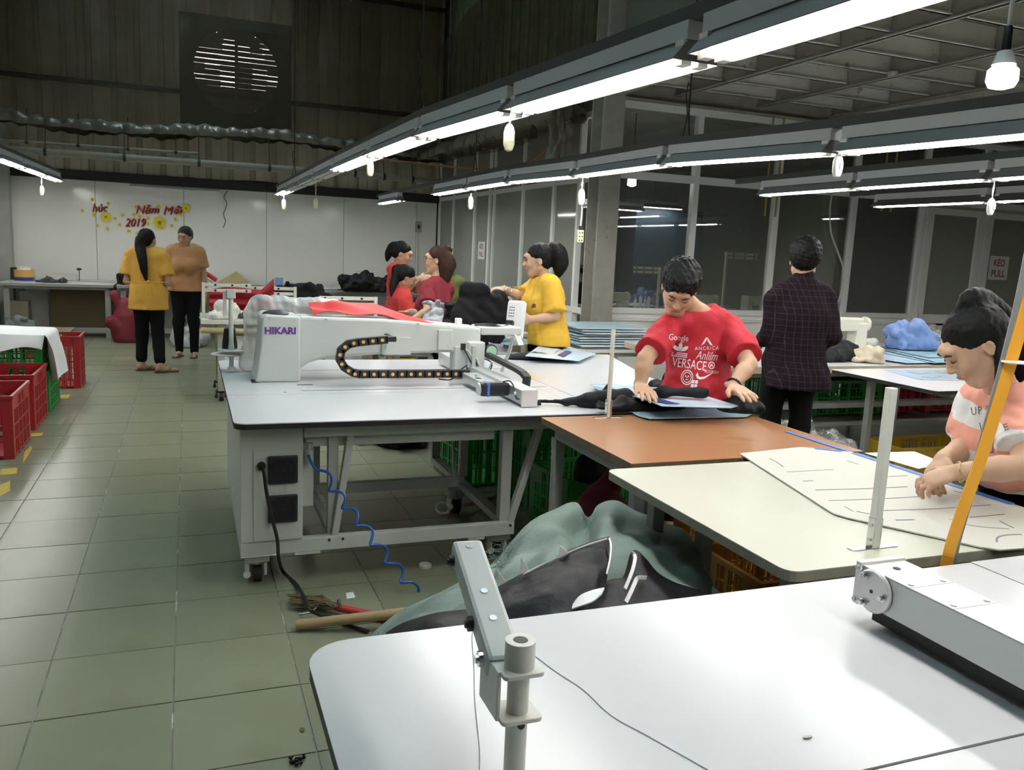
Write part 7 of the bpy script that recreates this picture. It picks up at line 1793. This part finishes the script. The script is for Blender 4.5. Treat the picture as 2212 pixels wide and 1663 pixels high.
pm, sh = person('young woman in loose yellow shirt holding up a black garment', J, F, HR, M_skin, mat('yellow_tee', (.68, .40, .035), .8), M_trous, hair_tail([(0, -.085, .065), (0.0, -.125, .072), (0, -.155, .03), (0, -.16, -.05), (0, -.135, -.13)], (.03, .045, .062, .058, .015), cap_h=.007, tie=(0, -.105, .07)), .0085, 1.03, .98, hem=(hpz.x, hpz.y, hpz.z), sleeve=.80, loose=.010, seed=7, bust=.04, wr_amp=.007, extra_shirt=y_extra, hands={'R': (A((-.95, .1, -.15)), A((0, .4, -.9)), A((0, -1, 0)), {'curl': .45}), 'L': (A((-.95, 0, -.1)), A((0, .9, 0)), A((0, 0, 1)), {'curl': .7})})
print_on(sh, 'motif_print', poly2d([[(0, 0), (1, .2), (.9, .8), (.6, 1), (.1, .7)], [(.5, 1), (.6, 1), (.8, 2), (.75, 2)]]), 1153, 655, 10, 22, M_print2)
for k, f in enumerate((.04, .30)):
    c_ = V(mixp(J['wrR'], J['elR'], f)); d_2 = V(A(J['elR']) - A(J['wrR'])).normalized(); P = []
    a1 = d_2.cross(V((0, 0, 1))).normalized(); b1 = d_2.cross(a1); P = [c_ + (a1 * math.cos(q) + b1 * math.sin(q)) * (.031 if k == 0 else .037) for q in np.linspace(0, 6.283, 17)]
    MB().tube(P, .003, 5, cap=False).build('bracelet', M_chrome, pm)
# ------------------------------------------------------------------ man in the red printed shirt, leaning on the table
J, F, Rt = standing(2.52, 3.78, 1.66, (-.42, -.91), .19, False)
F = nrm((-.40, -.91, 0)); Rt = np.cross(F, UPZ)
J['pelvis'] = A((2.53, 3.76, .86)); J['chest'] = A(DP(1512, 745, 4.28)); J['neck'] = A(DP(1506, 668, 4.22)); J['head'] = A(DP(1468, 622, 4.08))
J['shR'] = A(DP(1447, 706, 4.18)); J['shL'] = A(DP(1576, 706, 4.24)); J['elR'] = A(DP(1394, 775, 3.98)); J['wrR'] = A(DP(1383, 832, 3.97)); J['elL'] = A(DP(1618, 786, 4.02)); J['wrL'] = A(DP(1583, 834, 3.94))
HR = frame((-.42, -.60, -.70), (-.25, -.62, .62))
def r_extra(ss):
    ss.cone(J['chest'], A(DP(1505, 838, 4.24)), .150, .120, k=.05, flat=(F, .8))
    for n in 'LR': a, b = A(J['sh' + n]), A(J['el' + n]); ss.cone(a, mixp(a, b, .80), .060, .082, k=.02, cut=True)
M_redtee = mat('red_print_tee', (.48, .012, .028), .75)
hp7 = DP(1505, 850, 4.25)
pm, sh = person('man in red printed shirt leaning over the brown table, both hands down', J, F, HR, M_skin, M_redtee, M_trous, hair_short(1.06, .006), .0065, 1.05, 1.02, hem=(hp7.x, hp7.y, hp7.z - .02), sleeve=.76, loose=.004, seed=8, wr_amp=.007, extra_shirt=r_extra, closed=True, neckline=.085, handk=1.06, armk=1.08,
    hands={'R': (A((-.28, -.86, -.20)), A((-.1, .25, -1)), A((.93, -.30, 0)), {'curl': .10, 'spread': .30}), 'L': (A((.02, -.95, -.16)), A((0, .2, -1)), A((-1, 0, 0)), {'curl': .14, 'spread': .28})})
def tprint(txt, px, py, w_, h_, rot=0, **k): print_on(sh, 'shirt_print', text_mesh(txt, 1.0, **k), px, py, w_, h_, M_print, rot)
tprint('Google', 1466, 731, 42, 17, .10); tprint('VERSACE', 1489, 786, 74, 20, .14); tprint('ANCRICA', 1527, 752, 52, 8, -.02, spacing=1.3); tprint('Anlilm', 1527, 768, 48, 18, .08, shear=.4); tprint('MOTOROLA', 1537, 803, 30, 6, .05)
print_on(sh, 'shirt_print', poly2d([[(0, 0), (.42, 1), (.58, 1), (.42, .55), (.3, .3)], [(.58, 1), (1, 0), (.75, .15), (.55, .6)]]), 1527, 738, 26, 18, M_print, 0)
tre = []
for k, an in enumerate((-50, 0, 50)):
    t_ = math.radians(90 - an); c_, s__ = math.cos(t_), math.sin(t_); nx_, ny_ = -s__, c_
    tre.append([(c_*r + nx_*w_, s__*r + ny_*w_) for r, w_ in ((.05, 0), (.45, -.2), (.8, -.17), (1, 0), (.8, .17), (.45, .2))])
tre += [[(-.8, -.1 - .18*k), (.8, -.1 - .18*k), (.7, -.2 - .18*k), (-.7, -.2 - .18*k)] for k in range(3)]
print_on(sh, 'shirt_print', poly2d(tre), 1469, 755, 36, 32, M_print, .12)
sw = [(0, .55), (.05, .2), (.2, .05), (.45, .1), (1, .72), (.45, .32), (.25, .3), (.15, .4), (.12, .8)]
print_on(sh, 'shirt_print', poly2d([sw]), 1523, 811, 40, 16, M_print, -.05)
cir = lambda r, n=18, cx=0, cy=0: [(cx + r * math.cos(2*math.pi*i/n), cy + r * math.sin(2*math.pi*i/n)) for i in range(n)]
rings = []
for i in range(18):
    a0, a1 = 2*math.pi*i/18, 2*math.pi*(i+1)/18
    for (ra, rb) in ((1, .86), (.72, .60)): rings.append([(ra*math.cos(a0), ra*math.sin(a0)), (ra*math.cos(a1), ra*math.sin(a1)), (rb*math.cos(a1), rb*math.sin(a1)), (rb*math.cos(a0), rb*math.sin(a0))])
rings += [cir(.12, 8, -.22, .15), cir(.12, 8, .22, .15), [(-.25, -.25), (.25, -.25), (.2, -.35), (-.2, -.35)], [(-.05, .1), (.05, .1), (.07, -.12), (-.07, -.12)]]
print_on(sh, 'shirt_print', poly2d(rings), 1484, 815, 27, 33, M_print, .1)
disc = [[(1*math.cos(2*math.pi*i/16), math.sin(2*math.pi*i/16)), (math.cos(2*math.pi*(i+1)/16), math.sin(2*math.pi*(i+1)/16)), (.78*math.cos(2*math.pi*(i+1)/16), .78*math.sin(2*math.pi*(i+1)/16)), (.78*math.cos(2*math.pi*i/16), .78*math.sin(2*math.pi*i/16))] for i in range(16)] + [[(-.55, -.5), (-.2, .55), (0, 0), (.2, .55), (.55, -.5), (.35, -.5), (.18, .1), (0, -.4), (-.18, .1), (-.35, -.5)]]
print_on(sh, 'shirt_print', poly2d(disc), 1537, 789, 14, 16, M_print, 0)
print_on(sh, 'shirt_print', poly2d([[(0, 0), (.45, .05), (.45, .48), (0, .45)], [(.55, .07), (1, .12), (1, .52), (.55, .49)], [(0, .55), (.45, .57), (.45, 1), (0, .95)], [(.55, .58), (1, .6), (1, 1.05), (.55, 1.02)]]), 1500, 829, 13, 18, M_print, .2)
c_ = V(mixp(J['wrL'], J['elL'], .10)); dl_ = V(A(J['elL']) - A(J['wrL'])).normalized(); a1 = dl_.cross(V((0, 0, 1))).normalized(); b1 = dl_.cross(a1)
mb = MB()
for q in np.linspace(0, 6.283, 19)[:-1]: mb.ball(c_ + (a1 * math.cos(q) + b1 * math.sin(q)) * .033, .0062, n=6, m=4)
mb.build('bead_bracelet', M_edge, pm, smooth=True)
# ------------------------------------------------------------------ man in the dark plaid shirt, back turned
J, F, Rt = standing(3.53, 4.25, 1.655, (.45, .89), .18, False)
D8 = 5.15
J['head'] = A(DP(1737, 562, D8)); J['neck'] = A(DP(1735, 610, D8 + .02)); J['shL'] = A(DP(1675, 648, D8)); J['shR'] = A(DP(1784, 650, D8 + .02)); J['chest'] = A(DP(1728, 690, D8))
J['elL'] = A(DP(1665, 722, D8 + .05)); J['wrL'] = A(DP(1645, 735, D8 + .28)); J['elR'] = A(DP(1797, 725, D8)); J['wrR'] = J['elR'] + F * .22 - UPZ * .03
HR = frame((.52, .85, -.05), (0, 0, 1))
M_plaid = mat('dark_plaid', (.022, .012, .018), .85, spec=.12)
_n = M_plaid.node_tree.nodes; _l = M_plaid.node_tree.links; _tc = _n.new('ShaderNodeTexCoord'); _sx = _n.new('ShaderNodeSeparateXYZ'); _l.new(_tc.outputs['Object'], _sx.inputs[0])
def _lines(sock, per, wd):
    a_ = _n.new('ShaderNodeMath'); a_.operation = 'MULTIPLY'; a_.inputs[1].default_value = 1 / per; _l.new(sock, a_.inputs[0]); b_ = _n.new('ShaderNodeMath'); b_.operation = 'FRACT'; _l.new(a_.outputs[0], b_.inputs[0])
    c_ = _n.new('ShaderNodeMath'); c_.operation = 'LESS_THAN'; c_.inputs[1].default_value = wd; _l.new(b_.outputs[0], c_.inputs[0]); return c_.outputs[0]
_mx = _n.new('ShaderNodeMath'); _mx.operation = 'MAXIMUM'; _l.new(_lines(_sx.outputs[0], .034, .10), _mx.inputs[0]); _l.new(_lines(_sx.outputs[2], .036, .10), _mx.inputs[1])
_mc = _n.new('ShaderNodeMix'); _mc.data_type = 'RGBA'; _mc.inputs[6].default_value = (.012, .006, .010, 1); _mc.inputs[7].default_value = (.034, .025, .027, 1); _l.new(_mx.outputs[0], _mc.inputs[0]); _l.new(_mc.outputs[2], _n['Principled BSDF'].inputs['Base Color'])
h8 = DP(1725, 838, D8)
def p_extra(ss): ss.cone(J['chest'], A(h8), .155, .160, k=.05, flat=(F, .75))
person('young man in dark plaid shirt standing with his back to the camera', J, F, HR, M_skin, M_plaid, M_trous, hair_short(1.06, .007), .0085, 1.05, 1.0, hem=(h8.x, h8.y, h8.z), sleeve=1.75, loose=.012, seed=9, collar=True, face=True, extra_shirt=p_extra, hands={'L': (A((-.5, .3, -.8)), A((.3, .8, 0)), A((-.2, .2, 1)), {'curl': .4})})
# ------------------------------------------------------------------ young woman in the pink and white striped shirt
F = nrm((-.93, .12, 0)); J, F, Rt = standing(2.70, 1.98, 1.58, F, .16)
J['pelvis'] = A((2.71, 1.99, .83)); J['chest'] = A(DP(2168, 945, 2.80)); J['neck'] = A(DP(2168, 838, 2.74)); J['head'] = A(DP(2108, 745, 2.62))
J['shL'] = A(DP(2208, 905, 2.66)); J['shR'] = A(DP(2112, 878, 2.92)); J['elL'] = A(DP(2215, 1008, 2.50)); J['wrL'] = A(DP(2066, 1020, 2.56)); J['elR'] = A(DP(2096, 962, 2.88)); J['wrR'] = A(DP(2036, 992, 2.76))
HR = frame((-.66, .34, -.66), (-.58, .28, .74))
M_str = mat('striped_tee', (.78, .74, .72), .8)
_n = M_str.node_tree.nodes; _l = M_str.node_tree.links; _tc = _n.new('ShaderNodeTexCoord'); _sx = _n.new('ShaderNodeSeparateXYZ'); _l.new(_tc.outputs['Object'], _sx.inputs[0])
_ax = _n.new('ShaderNodeMath'); _ax.operation = 'MULTIPLY_ADD'; _ax.inputs[1].default_value = -.35; _l.new(_sx.outputs[0], _ax.inputs[0]); _l.new(_sx.outputs[2], _ax.inputs[2])
_mc = _n.new('ShaderNodeMix'); _mc.data_type = 'RGBA'; _mc.inputs[7].default_value = (.74, .72, .72, 1); _mc.inputs[6].default_value = (.78, .34, .26, 1); _l.new(_lines(_ax.outputs[0], .155, .5), _mc.inputs[0]); _l.new(_mc.outputs[2], _n['Principled BSDF'].inputs['Base Color'])
h9 = DP(2180, 1072, 2.84)
def s_extra(ss):
    ss.cone(J['chest'], A((2.69, 1.98, .80)), .135, .145, k=.05, flat=(F, .78))
    a, b = A(J['shL']), A(J['elL']); ss.cone(a, mixp(a, b, .6), .066, .084, k=.02, cut=True); a, b = A(J['shR']), A(J['elR']); ss.cone(a, mixp(a, b, .6), .062, .080, k=.02, cut=True)
tailp = [(0, -.035, .112), (0, -.075, .128), A(DP(2132, 660, 2.66)), A(DP(2180, 715, 2.70)), A(DP(2200, 775, 2.74)), A(DP(2196, 840, 2.76))]
def s_hair(s, c, R, k):
    for pts, rr in (([(2152, 700, 2.56), (2163, 765, 2.54), (2160, 835, 2.52), (2148, 888, 2.52)], (.018, .017, .013, .004)), ([(2122, 660, 2.60), (2160, 700, 2.62), (2172, 770, 2.62), (2165, 840, 2.62)], (.022, .026, .020, .006))):
        P = [A(DP(*p)) for p in pts]
        for i in range(3): s.cone(P[i], P[i+1], rr[i], rr[i+1], k=.012)
pm, sh = person('young woman in pink and white striped shirt marking a pattern at right', J, F, HR, M_skin, M_str, M_trous, hair_tail(tailp, (.022, .028, .038, .042, .034, .010), cap_h=.006, extra=s_hair, tie=(0, -.045, .122)), .006, .99, .98, hem=(2.69, 1.98, .775), sleeve=.70, loose=.016, seed=10, bust=0, wr_amp=.007, extra_shirt=s_extra, closed=True, armk=1.05,
    hands={'L': (A((-.75, .52, -.40)), A((-.1, .35, -.9)), A((.1, .85, .3)), {'curl': .62, 'spread': .04}), 'R': (A((-.75, -.30, -.55)), A((-.3, -.3, -.8)), A((-.3, -.9, .3)), {'curl': .62, 'spread': .04})})
def tprint9(txt, px, py, w_, h_, rot=0, **k): print_on(sh, 'shirt_print', text_mesh(txt, 1.0, **k), px, py, w_, h_, M_print2, rot)
tprint9('UP F', 2118, 886, 40, 17, -.12, spacing=1.2); tprint9('E', 2173, 922, 10, 14, -.3); tprint9('RICO', 2142, 1032, 38, 15, .12)
print_on(sh, 'shirt_print', poly2d([[(.30, 0), (.36, 0), (.10, 1.0), (.04, 1.0)], [(.0, .35), (.9, .30), (.9, .26), (.0, .31)], [(.2, -.3), (.25, -.3), (.3, .3), (.25, .3)], [(.7, -.3), (.75, -.3), (.85, .3), (.8, .3)], [(.2, -.3), (.75, -.3), (.75, -.26), (.2, -.26)]]), 2132, 945, 34, 66, M_print2, -.05)
c_ = V(mixp(J['wrL'], J['elL'], .05)); dl_ = V(A(J['elL']) - A(J['wrL'])).normalized(); a1 = dl_.cross(V((0, 0, 1))).normalized(); b1 = dl_.cross(a1)
MB().tube([c_ + (a1 * math.cos(q) + b1 * math.sin(q)) * .031 + dl_ * .004 * math.sin(3*q) for q in np.linspace(0, 6.283, 25)], .0022, 5, cap=False).build('bracelet', mat('gold', (.7, .5, .2), .3, 1), pm)
tag(MB().tube([DP(1985, 1036, 2.70), ZP(1993, 1046, .762)], [.004, .001], 6).build('marking_pencil', M_edge), 'dark pencil tip held in the hand of the striped shirt woman', 'pencil')
